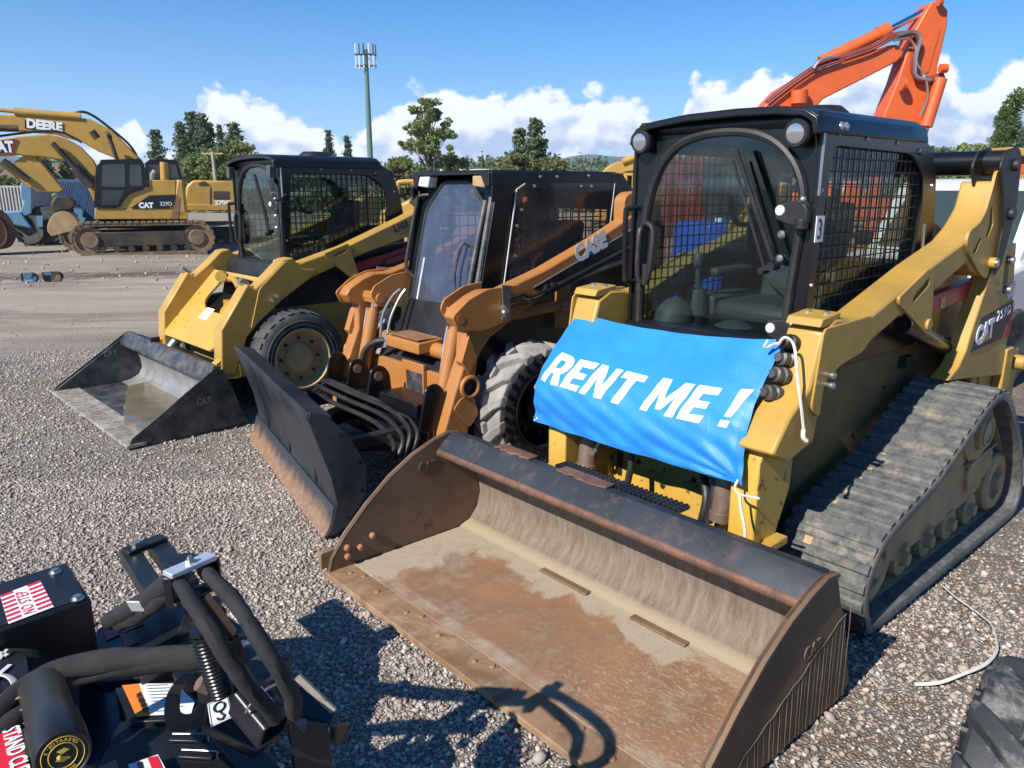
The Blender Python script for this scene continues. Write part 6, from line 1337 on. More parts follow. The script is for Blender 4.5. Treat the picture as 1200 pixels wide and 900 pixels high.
# ------------------------------------------------------------ things further back in the yard
def sideview(Y):
    """flat section drawn at depth Y: photo pixel -> (x, z)"""
    return lambda u, v: (at(u, v, Y=Y).x, max(.0, at(u, v, Y=Y).z))
def slab(mb, Y, pix, y0, y1, holes=()):
    f = sideview(Y+y0); mb.prism([f(*p) for p in pix], Y+y0, Y+y1, [[f(*p) for p in h] for h in holes], ax='y'); return mb
M['exyel'] = paint('excavator yellow', (.46, .27, .05), .45, .08, dirt=(.25, .17, .09), dscale=1.2, dlo=.42, dhi=.7, damt=.5, bmp=.02, fine=20)
M['exdark'] = paint('excavator dark steel', (.03, .026, .022), .6, .2, dirt=(.15, .11, .07), dscale=2, dlo=.4, dhi=.7, damt=.7, bmp=.1, fine=20)
M['exmud'] = paint('rusty muddy track shoes', (.15, .095, .055), .8, .3, dirt=(.32, .25, .17), dscale=5, dlo=.4, dhi=.6, damt=.7, bmp=.3, fine=20)
M['exorange'] = paint('excavator orange red', (.58, .105, .022), .4, .06, dirt=(.35, .12, .06), dscale=1.5, dlo=.5, dhi=.8, damt=.4, bmp=.02, fine=20)
M['lblue'] = paint('faded light blue', (.17, .36, .52), .5, .1, dirt=(.2, .18, .14), dscale=3, damt=.4); M['navy'] = paint('navy container', (.02, .06, .13), .55, .15)
M['browncast'] = paint('rusty brown bucket', (.07, .03, .022), .6, .2, dirt=(.2, .13, .08), dscale=2, damt=.5)
M['hosered'] = paint('faded red hose', (.20, .04, .03), .6, .2)
M['exglass'] = glass('excavator cab glass', (.25, .32, .33), .03, 1.5)
def exc_cab(root, Y, pix, y0, y1, wins, yy=.0):
    mb = slab(MB(), Y, pix, y0, y1); c = part('cab', mb, M['black'], root, .02)
    for w__ in wins:
        mb = slab(MB(), Y, w__, y0-.012, y0-.004); part('cab_window', mb, M['exglass_s'], c, smooth=False)
    return c
m_, nt_, bs_ = new_mat('dark glossy cab window'); bs_.inputs['Base Color'].default_value = (.035, .05, .05, 1); bs_.inputs['Roughness'].default_value = .06; M['exglass_s'] = m_
def ex_track(root, Y, u0, u1, v0, v1, y0, y1, nm='crawler_track'):
    f = sideview(Y+y0); x0, zt = f(u0, v0); x1, zb = f(u1, v1); h = zt; r_ = h/2
    loop = [(x0+r_-r_*math.sin(t*math.pi/8), r_+r_*math.cos(t*math.pi/8)) for t in range(9)]+[(x1-r_+r_*math.sin(t*math.pi/8), r_-r_*math.cos(t*math.pi/8)) for t in range(9)]
    inn = [((p[0]-(x0+x1)/2)*(1-.16/(x1-x0)*1.2)+(x0+x1)/2, (p[1]-r_)*.80+r_) for p in loop]
    mb = MB(); mb.prism(loop, Y+y0, Y+y1, [inn], ax='y'); n = 52; P_ = [Vector((p[0], p[1], 0)) for p in loop]; c = spline(P_, 3, closed=True)
    Ls = [0]
    for i in range(len(c)): Ls.append(Ls[-1]+(c[(i+1)%len(c)]-c[i]).length)
    for i in range(n):
        sv = i*Ls[-1]/n; k = max(j for j in range(len(Ls)-1) if Ls[j] <= sv); t = (sv-Ls[k])/(Ls[k+1]-Ls[k]); p = c[k].lerp(c[(k+1)%len(c)], t); d = (c[(k+1)%len(c)]-c[k]).normalized()
        M_ = Matrix(((d.x, 0, -d.y), (0, 1, 0), (d.y, 0, d.x))); mb.obox((p.x, Y+(y0+y1)/2, p.y), (.12, (y1-y0)+.04, .05), M_)
    tk = part(nm, mb, M['exmud'], root)
    mb = MB(); mb.prism([(x0+r_*1.3, h*.28), (x1-r_*1.3, h*.28), (x1-r_*1.2, h*.72), (x0+r_*1.2, h*.72)], Y+y0+.06, Y+y1-.06, ax='y'); part('track_frame', mb, M['exdark'], tk, .02)
    for x in (x0+r_, x1-r_):
        mb = MB(); mb.lathe([(0, .05), (r_*.45, .05), (r_*.5, .0), (r_*.78, .0), (r_*.8, -.2)], (x, Y+y0+.06, r_), (0, -1, 0), 24); part('track_wheel', mb, M['exmud'], tk)
    for i in range(7):
        x = x0+r_*1.6+(x1-x0-3.2*r_)*i/6; mb = MB(); mb.cyl((x, Y+y0+.05, h*.20), (x, Y+y1-.05, h*.20), h*.10, n=12); part('track_roller', mb, M['exdark'], tk)
    return tk
def boom_plate(mb, Y, pix, w): return slab(mb, Y, pix, -w/2, w/2)
def cyl_px(mb, Y, a, b, r_, y=0):
    p, q = at(*a, Y=Y), at(*b, Y=Y); p.y += y; q.y += y; mb.cyl(p, q, r_); return mb
def spline2(p): return [(q.x, q.y) for q in spline([(a, b, 0) for a, b in p], 4)]
def root_at(u, Y): p = at(u, 292, Y=Y); return Vector((p.x, Y, 0))
def finish(root, u=None):
    """parts are modelled in world space: move them under the root's own origin"""
    off_ = root.location.copy(); ph = math.atan((600-u)/FPX) if u is not None else 0.0
    Mx = Matrix.Translation(-off_); root.rotation_euler.z = ph
    def rec(o):
        for ch in o.children:
            if ch.type == 'MESH' and ch.data.users == 1: ch.data.transform(Mx)
            rec(ch)
    rec(root)

# ---- tracked excavator, side on
Y1 = 22.6; SV = (Y1, root_at(166, Y1), math.atan(434/FPX)); E1 = thing('excavator', 'yellow excavator with black cab, side on, its folded arm reaching left', 'excavator', SV[1], 0, 'excavators around the yard')
ex_track(E1, Y1, 80, 252, 262, 292, -1.5, -.9); ex_track(E1, Y1+2.4, 68, 238, 262, 290, -.9, -.3)
mb = slab(MB(), Y1, [(112, 258), (222, 258), (215, 268), (125, 268)], -.9, 1.6); part('undercarriage', mb, M['exdark'], E1, .03)
mb = slab(MB(), Y1, [(111, 244), (202, 244), (221, 250), (220, 257), (111, 257)], -1.3, 1.3); part('deck', mb, M['exyel'], E1, .02)
mb = slab(MB(), Y1, [(135, 244), (152, 226), (174, 220), (174, 211), (206, 211), (206, 244)], -1.3, 1.3); ho = part('engine_housing', mb, M['exyel'], E1, .02)
mb = slab(MB(), Y1, [(206, 210), (216, 211), (221, 256), (202, 256), (203, 230)], -1.3, 1.3); part('counterweight', mb, M['exyel'], E1, .08)
mb = slab(MB(), Y1, [(153, 244), (175, 229), (206, 228), (203, 240), (198, 244)], -1.32, -1.305); pd = part('side_decal', mb, M['blackdecal'], E1)
f1 = sideview(Y1-1.32); x_, z_ = f1(163, 243.5); text('brand_lettering', 'CAT', .19, M['white'], pd, (x_, Y1-1.325, z_), (1, 0, 0), (0, 0, 1), bold=.012, ext=.002, sx=.95)
x_, z_ = f1(191, 241); text('model_number', '329D', .15, M['white'], pd, (x_-.08, Y1-1.325, z_), (1, 0, 0), (0, 0, 1), bold=0, ext=.002, sx=.95)
mb = slab(MB(), Y1, [(157, 240), (162, 236), (168, 240)], -1.33, -1.326)
mb = slab(MB(), Y1, [(202, 246), (207, 228), (211, 232), (209, 256), (200, 256)], -1.31, -1.302); part('rust_patch', mb, M['rust'], ho)
exc_cab(E1, Y1, [(110, 243), (112, 195), (118, 187), (163, 186), (169, 192), (174, 219), (150, 228), (140, 243)], -1.35, -.35, [[(120, 193), (146, 192), (147, 219), (119, 219)], [(152, 193), (165, 193), (167, 218), (152, 218)], [(119, 223), (146, 223), (138, 240), (119, 240)]])
mb = cyl_px(MB(), Y1, (193, 211), (192, 190), .11); part('exhaust_guard', mb, M['exyel'], E1); mb = MB(); p_ = [at(u, v, Y=Y1) for u, v in ((178, 212), (178, 204), (181, 200))]; mb.tube(p_, .06, 8); part('exhaust', mb, M['zinc'], E1)
bm_ = boom_plate(MB(), Y1+.3, [(112, 240), (120, 224), (117, 205), (110, 188), (95, 172), (78, 162), (58, 157), (20, 160), (-30, 168), (-30, 184), (20, 181), (30, 183), (50, 184), (75, 188), (92, 200), (104, 222)], .65); bo = part('boom', bm_, M['exyel'], E1, .03)
mb = boom_plate(MB(), Y1+.3, [(28, 182), (42, 183), (75, 222), (70, 226), (44, 225), (10, 194)], .5); part('stick', mb, M['exyel'], E1, .03)
mb = slab(MB(), Y1, [(-20, 166), (17, 163), (12, 178), (-20, 182)], -.05, -.03); bd_ = part('boom_decal', mb, M['blackdecal'], E1); f1 = sideview(Y1-.05); x_, z_ = f1(-10, 178); text('brand_lettering', 'CAT', .38, M['white'], bd_, (x_-.05, Y1-.055, z_), (1, 0, .03), (0, 0, 1), bold=.02, ext=.004, sx=.75)
mb = slab(MB(), Y1, [(10, 179), (18, 163), (20, 163), (13, 179)], -.052, -.035); part('decal_edge', mb, M['redpaint'], bd_)
mb = cyl_px(MB(), Y1, (88, 197), (108, 218), .13, -.15); cyl_px(mb, Y1, (62, 168), (88, 197), .07, -.15); part('boom_cylinder', mb, M['exdark'], E1)
mb = cyl_px(MB(), Y1, (4, 187), (28, 207), .06, 0); cyl_px(mb, Y1, (28, 207), (33, 211), .09, 0); part('bucket_cylinder', mb, M['exdark'], E1)
mb = cyl_px(MB(), Y1, (0, 190), (36, 218), .09, .3); part('stick_link', mb, M['exyel'], E1)
mb = MB(); f_ = sideview(Y1)
sh_ = [f_(*p) for p in spline2([(62, 276), (57, 270), (58, 260), (64, 251), (74, 247), (84, 250), (92, 259), (93, 268)])]; mb.prism(sh_, Y1-.35, Y1-.30, ax='y'); mb.prism(sh_, Y1+.4, Y1+.45, ax='y'); mb.strip([Vector(p) for p in sh_], Y1-.30, Y1+.4, -.05, ax='y'); part('bucket', mb, M['dust'], E1, .01)
for u_ in (66, 76, 86): mb = MB(); mb.bar(at(u_, 271, Y=Y1-.3), at(u_-3, 277, Y=Y1-.3), .06, .05); part('bucket_tooth', mb, M['exdark'], E1)
mb = slab(MB(), Y1, rounded([(58, 240), (64, 230), (80, 230), (90, 238), (84, 246), (62, 248)], 4), -.3, .4); part('bucket_linkage', mb, M['exdark'], E1, .04)
finish(E1, 166)
# ---- second yellow excavator behind, its high boom passing over the first cab
Y2 = 27.0; SV = (Y2, root_at(240, Y2), math.atan(360/FPX)); E2 = thing('excavator', 'yellow excavator behind the first, its curved boom high across the left', 'excavator', SV[1], 0, 'excavators around the yard')
ex_track(E2, Y2, 175, 300, 262, 283, -1.6, -1.0); ex_track(E2, Y2+2.6, 175, 300, 262, 283, -.9, -.3)
mb = slab(MB(), Y2, [(216, 246), (218, 218), (226, 211), (277, 212), (277, 246)], -1.4, 1.4); ho = part('engine_housing', mb, M['exyel'], E2, .06)
mb = slab(MB(), Y2, [(216, 239), (278, 241), (278, 247), (217, 247)], -1.45, 1.45); part('lower_skirt', mb, M['exyel'], E2, .02)
mb = slab(MB(), Y2, [(250, 224), (268, 224), (268, 233), (250, 233)], -1.42, -1.405); part('vent_grille', mb, M['exdark'], ho)
mb = slab(MB(), Y2, [(246, 219), (246.6, 219), (246.6, 240), (246, 240)], -1.42, -1.403); part('panel_seam', mb, M['exdark'], ho)
mb = slab(MB(), Y2, [(232, 214), (240, 212), (246, 217), (233, 217)], -1.42, -1.3); part('roof_hatch', mb, M['exdark'], ho)
f2 = sideview(Y2-1.4); x_, z_ = f2(252, 239.5); text('model_number', '270C', .17, M['white'], ho, (x_, Y2-1.43, z_), (1, 0, 0), (0, 0, 1), bold=.01, ext=.003, sx=1.25)
exc_cab(E2, Y2, [(170, 212), (170, 190), (176, 187), (206, 187), (209, 191), (215, 211)], -1.35, -.4, [[(173, 193), (190, 193), (190, 209), (173, 209)], [(196, 193), (206, 193), (210, 209), (196, 209)]])
mb = boom_plate(MB(), Y2+.3, [(-60, 133), (0, 134), (70, 137), (105, 139), (130, 152), (150, 172), (166, 188), (175, 230), (140, 240), (136, 186), (116, 178), (95, 166), (60, 156), (0, 152), (-60, 156)], .7); bo2 = part('boom', mb, M['exyel'], E2, .03)
mb = slab(MB(), Y2, [(29, 140), (73, 144), (73, 155), (29, 150)], -.07, -.055); bd_ = part('boom_decal', mb, M['blackdecal'], bo2); f2 = sideview(Y2-.07); x_, z_ = f2(31, 149); text('brand_lettering', 'DEERE', .36, M['white'], bd_, (x_, Y2-.08, z_), (1, 0, -.11), (0, 0, 1), bold=.02, ext=.004, sx=.92)
mb = cyl_px(MB(), Y2, (-10, 128), (20, 131), .06, 0); cyl_px(mb, Y2, (17, 131), (95, 137), .12, 0); part('stick_cylinder', mb, M['exyel'], E2)
mb = cyl_px(MB(), Y2, (-20, 151), (25, 152), .10, -.5); cyl_px(mb, Y2, (130, 162), (143, 200), .06, -.5); part('boom_cylinder', mb, M['exdark'], E2)
mb = MB(); mb.tube([at(u, v, Y=Y2) for u, v in ((80, 136), (95, 131), (108, 135), (125, 147), (150, 168), (160, 182))], .04, 6, 4); mb.tube([at(u, v, Y=Y2)+Vector((0, -.45, 0)) for u, v in ((0, 161), (40, 156), (70, 155), (90, 163), (98, 168))], .035, 6, 4); part('boom_hoses', mb, M['trim'], E2)
mb = cyl_px(MB(), Y2, (110, 155), (116, 163), .10, -.5); cyl_px(mb, Y2, (127, 160), (131, 158), .12, -.5); part('boom_pins', mb, M['exdark'], E2)
finish(E2, 240); SV = None
# ---- big orange excavator behind the nearest cab
Y3 = 13.5; E3 = thing('excavator', 'tall orange excavator arm raised behind the nearest black cab', 'excavator', root_at(960, Y3), 0, 'excavators around the yard')
ex_track(E3, Y3, 850, 1040, 262, 300, -1.4, -.8)
mb = slab(MB(), Y3, [(880, 258), (880, 226), (985, 226), (990, 212), (1012, 212), (1016, 228), (1060, 230), (1060, 262)], -.9, 1.6); part('body', mb, M['exorange'], E3, .05)
exc_cab(E3, Y3, [(840, 258), (842, 190), (850, 184), (876, 184), (878, 258)], -.9, .1, [[(846, 192), (872, 192), (872, 225), (846, 225)]])
mb = boom_plate(MB(), Y3, [(860, 200), (884, 150), (896, 124), (915, 104), (938, 90), (960, 82), (1040, 53), (1052, 52), (1060, 62), (1052, 72), (965, 116), (958, 124), (935, 150), (920, 200)], .5); bo = part('boom', mb, M['exorange'], E3, .02)
mb = boom_plate(MB(), Y3, [(1088, 8), (1092, 2), (1102, 1), (1111, 12), (1110, 32), (1099, 78), (1098, 92), (1079, 150), (1060, 200), (1018, 200), (1037, 132), (1052, 95), (1070, 40)], .42); st_ = part('stick', mb, M['exorange'], E3, .02)
mb = cyl_px(MB(), Y3, (1091, 95), (1074, 150), .10, -.3); cyl_px(mb, Y3, (1074, 150), (1062, 190), .06, -.3); part('bucket_cylinder', mb, M['exorange'], E3)
mb = cyl_px(MB(), Y3, (1035, 38), (960, 74), .105, -.05); cyl_px(mb, Y3, (1040, 36), (1028, 42), .13, -.05); sc3 = part('stick_cylinder', mb, M['exorange'], E3)
mb = cyl_px(MB(), Y3, (1092, 9), (1036, 38), .05, -.05); part('cylinder_rod', mb, M['chrome'], sc3)
mb = MB()
for dx, dz in ((0, 0), (.05, .03), (.1, .01), (-.04, -.04)): mb.tube([at(u, v, Y=Y3)+Vector((0, -.28+dx, dz)) for u, v in ((893, 122), (905, 112), (925, 97), (948, 82), (975, 72), (1010, 60), (1035, 47), (1050, 43), (1062, 44), (1065, 56), (1060, 75), (1062, 92), (1080, 95), (1095, 90))], .022, 6, 5)
part('hydraulic_hoses', mb, M['hosered'], E3)
mb = MB(); mb.tube([at(u, v, Y=Y3)+Vector((0, -.34, 0)) for u, v in ((1040, 46), (1058, 42), (1066, 50), (1062, 66), (1060, 82), (1062, 93), (1078, 97))], .03, 6, 5); mb.tube([at(u, v, Y=Y3)+Vector((0, -.34, 0)) for u, v in ((1035, 52), (1052, 50), (1060, 60), (1062, 78), (1072, 95), (1074, 118), (1066, 138))], .02, 6, 5); mb.tube([at(u, v, Y=Y3)+Vector((0, -.34, 0)) for u, v in ((944, 84), (950, 76), (960, 72), (972, 70))], .03, 6, 5); part('sleeved_hoses', mb, M['zinc'], E3)
mb = cyl_px(MB(), Y3, (928, 109), (927, 124), .13, -.35); cyl_px(mb, Y3, (1044, 102), (1048, 102), .1, -.35); cyl_px(mb, Y3, (1088, 84), (1096, 84), .07, -.35); cyl_px(mb, Y3, (1088, 6), (1092, 6), .08, -.3); part('boom_pins', mb, M['exorange'], E3)
mb = slab(MB(), Y3, [(1073, 70), (1098, 30), (1102, 34), (1088, 84), (1084, 86)], -.225, -.215); part('stick_rib', mb, M['exorange'], st_)
finish(E3)
# ---- pale excavator between the middle and nearest cabs
Y4 = 30; E4 = thing('excavator', 'pale yellow excavator seen between the middle and nearest black cabs', 'excavator', root_at(745, Y4), 0, 'excavators around the yard')
mb = boom_plate(MB(), Y4, [(705, 203), (712, 196), (722, 190), (800, 180), (800, 193), (760, 197), (735, 201), (728, 204)], .6); part('boom', mb, M['exyel'], E4, .03)
mb = cyl_px(MB(), Y4, (728, 190), (790, 168), .12, -.3); part('boom_cylinder', mb, M['exyel'], E4)
mb = slab(MB(), Y4, [(732, 262), (732, 203), (800, 203), (800, 262)], -.6, .8, holes=[[(735, 206), (741, 206), (741, 232), (735, 232)], [(745, 206), (775, 206), (775, 232), (745, 232)]]); part('cab', mb, M['exyel'], E4, .02)
mb = slab(MB(), Y4, [(733, 205), (776, 205), (776, 233), (733, 233)], -.2, -.1); part('cab_window', mb, M['exglass_s'], E4)
ex_track(E4, Y4, 690, 830, 258, 282, -.9, -.3); mb = slab(MB(), Y4, [(700, 262), (705, 235), (735, 233), (735, 262)], -.8, .8); part('body', mb, M['exyel'], E4, .04); finish(E4)
# ---- yellow dozer parts behind the first cab
Y5 = 12.5; E5 = thing('grader', 'small yellow machine with hoop rail behind the wheeled loader', 'machine', root_at(485, Y5))
mb = MB(); mb.tube([at(u, v, Y=Y5) for u, v in ((466, 240), (466, 218), (470, 213), (492, 213), (496, 217), (496, 236))], .035, 8, 4); mb.tube([at(u, v, Y=Y5) for u, v in ((484, 214), (488, 222), (486, 240))], .03, 8, 3); part('hoop_rail', mb, M['exyel'], E5)
mb = slab(MB(), Y5, rounded([(440, 275), (445, 245), (470, 238), (492, 228), (520, 232), (530, 275)], 6), -.6, .8); part('body', mb, M['exyel'], E5, .05)
mb = slab(MB(), Y5, rounded([(478, 238), (484, 228), (490, 226), (494, 234), (492, 242)], 3), -.75, -.6); part('engine_part', mb, M['exdark'], E5, .02)
for u in (450, 515): mb = MB(); p = at(u, 285, Y=Y5); mb.lathe([(.2, -.15), (.45, -.15), (.5, -.05), (.5, .15), (.45, .2), (.2, .2)], (p.x, Y5, .5), (0, -1, 0), 24); part('tyre', mb, M['tyre'], E5)
finish(E5)

# ---- left edge: blue loader, trailer, container, bucket
Y6 = 25.5; SV = (Y6, root_at(50, Y6), math.atan(550/FPX)); BL = thing('tractor', 'light blue tractor with black tyres and tall roll frame at the left edge', 'tractor', SV[1])
mb = slab(MB(), Y6, [(2, 248), (24, 248), (34, 262), (38, 268), (8, 262)], -.6, .6); part('hood', mb, M['lblue'], BL, .04)
mb = slab(MB(), Y6, [(24, 214), (37, 216), (37, 250), (22, 256), (28, 236), (24, 232)], -.5, .5); part('loader_arm', mb, M['lblue'], BL, .02)
for u, r_ in ((36, .50), (56, .62)):
    p = at(u, 270, Y=Y6); mb = MB(); mb.lathe([(r_*.45, -.16), (r_*.9, -.18), (r_, -.08), (r_, .08), (r_*.9, .18), (r_*.45, .16)], (p.x, Y6-.3, r_), (-.4, -1, 0), 28)
    for k in range(16): a = k*math.pi/8; mb.obox((p.x+r_*math.cos(a), Y6-.3, r_+r_*math.sin(a)), (.07, .3, .07), Matrix.Rotation(-a, 3, 'Y'))
    part('tyre', mb, M['tyre'], BL)
mb = MB(); mb.tube([at(u, v, Y=Y6) for u, v in ((88, 262), (90, 222), (93, 216), (98, 216), (99, 222), (96, 250))], .05, 8, 3); mb.bar(at(87, 248, Y=Y6), at(96, 248, Y=Y6), .3, .3); mb.bar(at(88, 258, Y=Y6), at(97, 262, Y=Y6), .4, .4); part('roll_frame', mb, M['lblue'], BL)
mb = slab(MB(), Y6, [(42, 253), (50, 253), (50, 266), (44, 266)], -.7, -.5); part('wheel_bracket', mb, M['lblue'], BL); finish(BL, 50); SV = None
Y7 = 33; TR = thing('trailer', 'grey ribbed trailer side standing at the far left edge', 'trailer', root_at(0, Y7))
mb = slab(MB(), Y7, [(-60, 217), (24, 218), (26, 254), (-60, 254)], 0, 2.2); 
for i in range(22): x0_ = at(-58+i*3.9, 220, Y=Y7).x; z0_, z1_ = at(0, 252, Y=Y7).z, at(0, 219, Y=Y7).z; mb.box(x0_, x0_+.06, Y7-.05, Y7, z0_, z1_)
part('side_wall', mb, paint('dull grey sheet', (.33, .32, .30), .6, .1, dirt=(.2, .17, .13), damt=.4), TR)
for u in (-30, 10): mb = MB(); mb.cyl((at(u, 260, Y=Y7).x, Y7, .45), (at(u, 260, Y=Y7).x, Y7+.4, .45), .45); part('wheel', mb, M['tyre'], TR)
finish(TR)
Y8 = 36; NC = thing('container', 'dark blue container behind the first excavator boom', 'container', root_at(90, Y8))
mb = slab(MB(), Y8, [(66, 210), (180, 212), (180, 262), (66, 262)], 0, 2.4)
for i in range(60): x0_ = at(67+i*1.9, 220, Y=Y8).x; mb.box(x0_, x0_+.04, Y8-.04, Y8, .1, at(67, 213, Y=Y8).z)
part('container_body', mb, M['navy'], NC); finish(NC)
Y9 = 21.4; SV = (Y9, root_at(0, Y9), math.atan(600/FPX)); BBt = thing('excavator_bucket', 'dark brown excavator bucket resting on the ground at the left edge', 'bucket', SV[1]); BB = MB(); f9 = sideview(Y9); shell = [f9(*p) for p in spline2([(-45, 247), (-15, 244), (0, 246), (10, 253), (17, 264), (19, 275), (16, 285), (8, 291), (-10, 293), (-45, 292)])]
BB.prism(shell, Y9, Y9+.05, ax='y'); BB.prism(shell, Y9+.85, Y9+.90, ax='y'); BB.strip([Vector(p) for p in shell], Y9+.05, Y9+.85, -.04, ax='y'); part('bucket_shell', BB, M['browncast'], BBt, .01)
BB = MB(); BB.tube([Vector((f9(u, v)[0], Y9-.02, f9(u, v)[1])) for u, v in ((-5, 252), (4, 262), (8, 274), (6, 284), (0, 289))], .03, 6, 4); part('side_rib', BB, M['browncast'], BBt); finish(BBt, 0); SV = None
# ---- white pickup behind the nearest loader's rear
PK = thing('pickup_truck', 'white pickup with dark windows behind the rear of the tracked loader', 'pickup', (4.5, 7.9, 0), R(-52))
M['wpaint'] = paint('white car paint', (.58, .58, .57), .25, .03, dirt=(.35, .28, .2), dscale=2, dlo=.5, dhi=.8, damt=.35, bmp=0, coat=.5)
mb = MB(); mb.prism(rounded([(-1.25, .42), (-1.35, .75), (-1.25, 1.02), (-.35, 1.15), (.3, 1.20), (2.9, 1.20), (3.0, 1.05), (3.0, .45)], .08), -.85, .85); bd_ = part('body', mb, M['wpaint'], PK, .03)
mb = MB(); mb.prism(rounded([(-.40, 1.14), (.15, 1.80), (.35, 1.88), (1.35, 1.88), (1.55, 1.80), (1.75, 1.18)], .06), -.72, .72); cbn = part('cabin', mb, M['wpaint'], PK, .04)
def win_(nm, poly, ax_, a0, a1):
    mb = MB(); mb.prism(poly, a0, a1, ax='x'); part(nm, mb, M['exglass_s'], cbn, .004)
for s in (1, -1):
    win_('side_window', rounded([(-.15, 1.20), (.24, 1.68), (.72, 1.70), (.72, 1.20)], .04), 'x', *(sorted((s*.721, s*.728)))); win_('side_window', rounded([(.80, 1.20), (.80, 1.70), (1.36, 1.68), (1.52, 1.22)], .04), 'x', *(sorted((s*.721, s*.728))))
mb = MB(); mb.add([(-.62, -.36, 1.20), (.62, -.36, 1.20), (.56, .10, 1.745), (-.56, .10, 1.745)], [(0, 1, 2, 3)]); mb.xf(lambda p: p+Vector((0, -.02, .018))); part('windscreen', mb, M['exglass_s'], cbn, smooth=False)
for s in (1, -1):
    for b in (-.62, 2.25): mb = MB(); mb.lathe([(.0, -.02), (.18, -.02), (.21, .0), (.34, .0), (.37, -.03), (.37, -.22), (.3, -.24)], (s*.88, b, .37), (s, 0, 0), 28); part('wheel', mb, M['tyre'], PK)
    mb = MB(); mb.box(*(sorted((s*.86, s*1.02))), -.10, .0, 1.18, 1.34); part('door_mirror', mb, M['black'], PK, .02)
    mb = MB(); mb.box(*(sorted((s*.8501, s*.856))), -.02, -.01, .5, 1.16); mb.box(*(sorted((s*.8501, s*.856))), 1.0, 1.01, .5, 1.16); mb.box(*(sorted((s*.8501, s*.87))), .75, .9, .98, 1.02); part('door_seam', mb, M['blackdecal'], bd_)
    mb = MB(); mb.box(*(sorted((s*.851, s*.86))), -1.2, 2.9, .50, .56); part('rust_strip', mb, M['rust'], bd_)
mb = MB(); mb.box(-.80, .80, -1.37, -1.33, .62, .80); part('grille', mb, M['black'], PK, .01)
# ---- other coloured things seen through the windows and past the rear of the loader
Y10 = 17; p0 = at(800, 260, Y=Y10); RC = thing('container', 'red ribbed container standing beyond the nearest cab', 'container', (at(820, 250, Y=Y10).x, Y10, 0))
mb = slab(MB(), Y10, [(770, 185), (838, 184), (838, 262), (770, 262)], 0, 2.4)
for i in range(14): x0_ = at(772+i*4.8, 220, Y=Y10).x; mb.box(x0_, x0_+.04, Y10-.04, Y10, .1, at(772, 187, Y=Y10).z)
part('container_body', mb, paint('red container', (.36, .06, .035), .6, .1, dirt=(.25, .15, .1), damt=.4), RC); finish(RC)
def barrel(u, Y, label, m, h=1.0, r_=.32):
    p = at(u, 262, Y=Y); t_ = thing('water_tank', label, 'tank', (p.x, Y, 0), 0, 'blue plastic tanks'); mb = MB(); mb.lathe([(0, h), (r_*.9, h), (r_, h-.05), (r_*1.02, h*.66), (r_, h*.6), (r_*1.02, h*.33), (r_, .05), (r_*.95, 0)], (0, 0, 0), (0, 0, 1), 24); part('tank_body', mb, m, t_)
    mb = MB(); mb.cyl((r_*.4, 0, h), (r_*.4, 0, h+.05), .06, n=12); part('cap', mb, M['white'], t_)
blue = paint('bright blue plastic', (.02, .10, .55), .4, .1)
barrel(828, 10.5, 'blue plastic tank left of its twin beyond the nearest cab', blue, 1.35, .42); barrel(858, 10.8, 'blue plastic tank right of its twin beyond the nearest cab', blue, 1.35, .36)
OB = thing('flatbed_trailer', 'long orange rail of a flatbed beyond the white pickup', 'trailer', (7.2, 11.5, 0))
mb = MB(); mb.box(5.2, 9.2, 11.5, 11.6, 1.98, 2.12); mb.box(5.2, 5.35, 11.5, 11.6, .6, 2.0); mb.box(9.0, 9.2, 11.5, 11.6, .6, 2.0); mb.box(5.2, 9.2, 11.5, 13, .6, .8); part('rail', mb, M['exorange'], OB, .01)
for x in (6, 8.4): mb = MB(); mb.cyl((x, 11.4, .4), (x, 11.7, .4), .4); part('wheel', mb, M['tyre'], OB)
finish(OB)
RT = thing('tractor', 'small red tractor just visible beyond the white pickup roof', 'tractor', (11.0, 18, 0))
mb = MB(); mb.box(10.6, 11.4, 17.6, 18.6, .9, 1.85); mb.box(11.4, 11.9, 17.7, 18.5, .9, 2.05); part('hood', mb, M['red'], RT, .08); mb = MB(); mb.box(10.7, 11.0, 17.55, 17.59, 1.5, 1.8); part('white_panel', mb, M['white'], RT)
for x in (10.3, 11.9): mb = MB(); mb.cyl((x, 17.4, .6), (x, 17.7, .6), .6); part('tyre', mb, M['tyre'], RT)
finish(RT)
YM = thing('loader', 'yellow machine frame cut off by the right edge beyond the pickup', 'machine', (12.6, 16.5, 0))
mb = MB(); f_ = sideview(16.5); mb.prism([f_(*p) for p in [(1185, 172), (1230, 176), (1240, 262), (1184, 262), (1184, 200)]], 16.5, 17.6, ax='y', holes=[[f_(*p) for p in [(1190, 182), (1215, 184), (1215, 200), (1190, 198)]]]); part('frame', mb, M['exyel'], YM, .02); finish(YM)

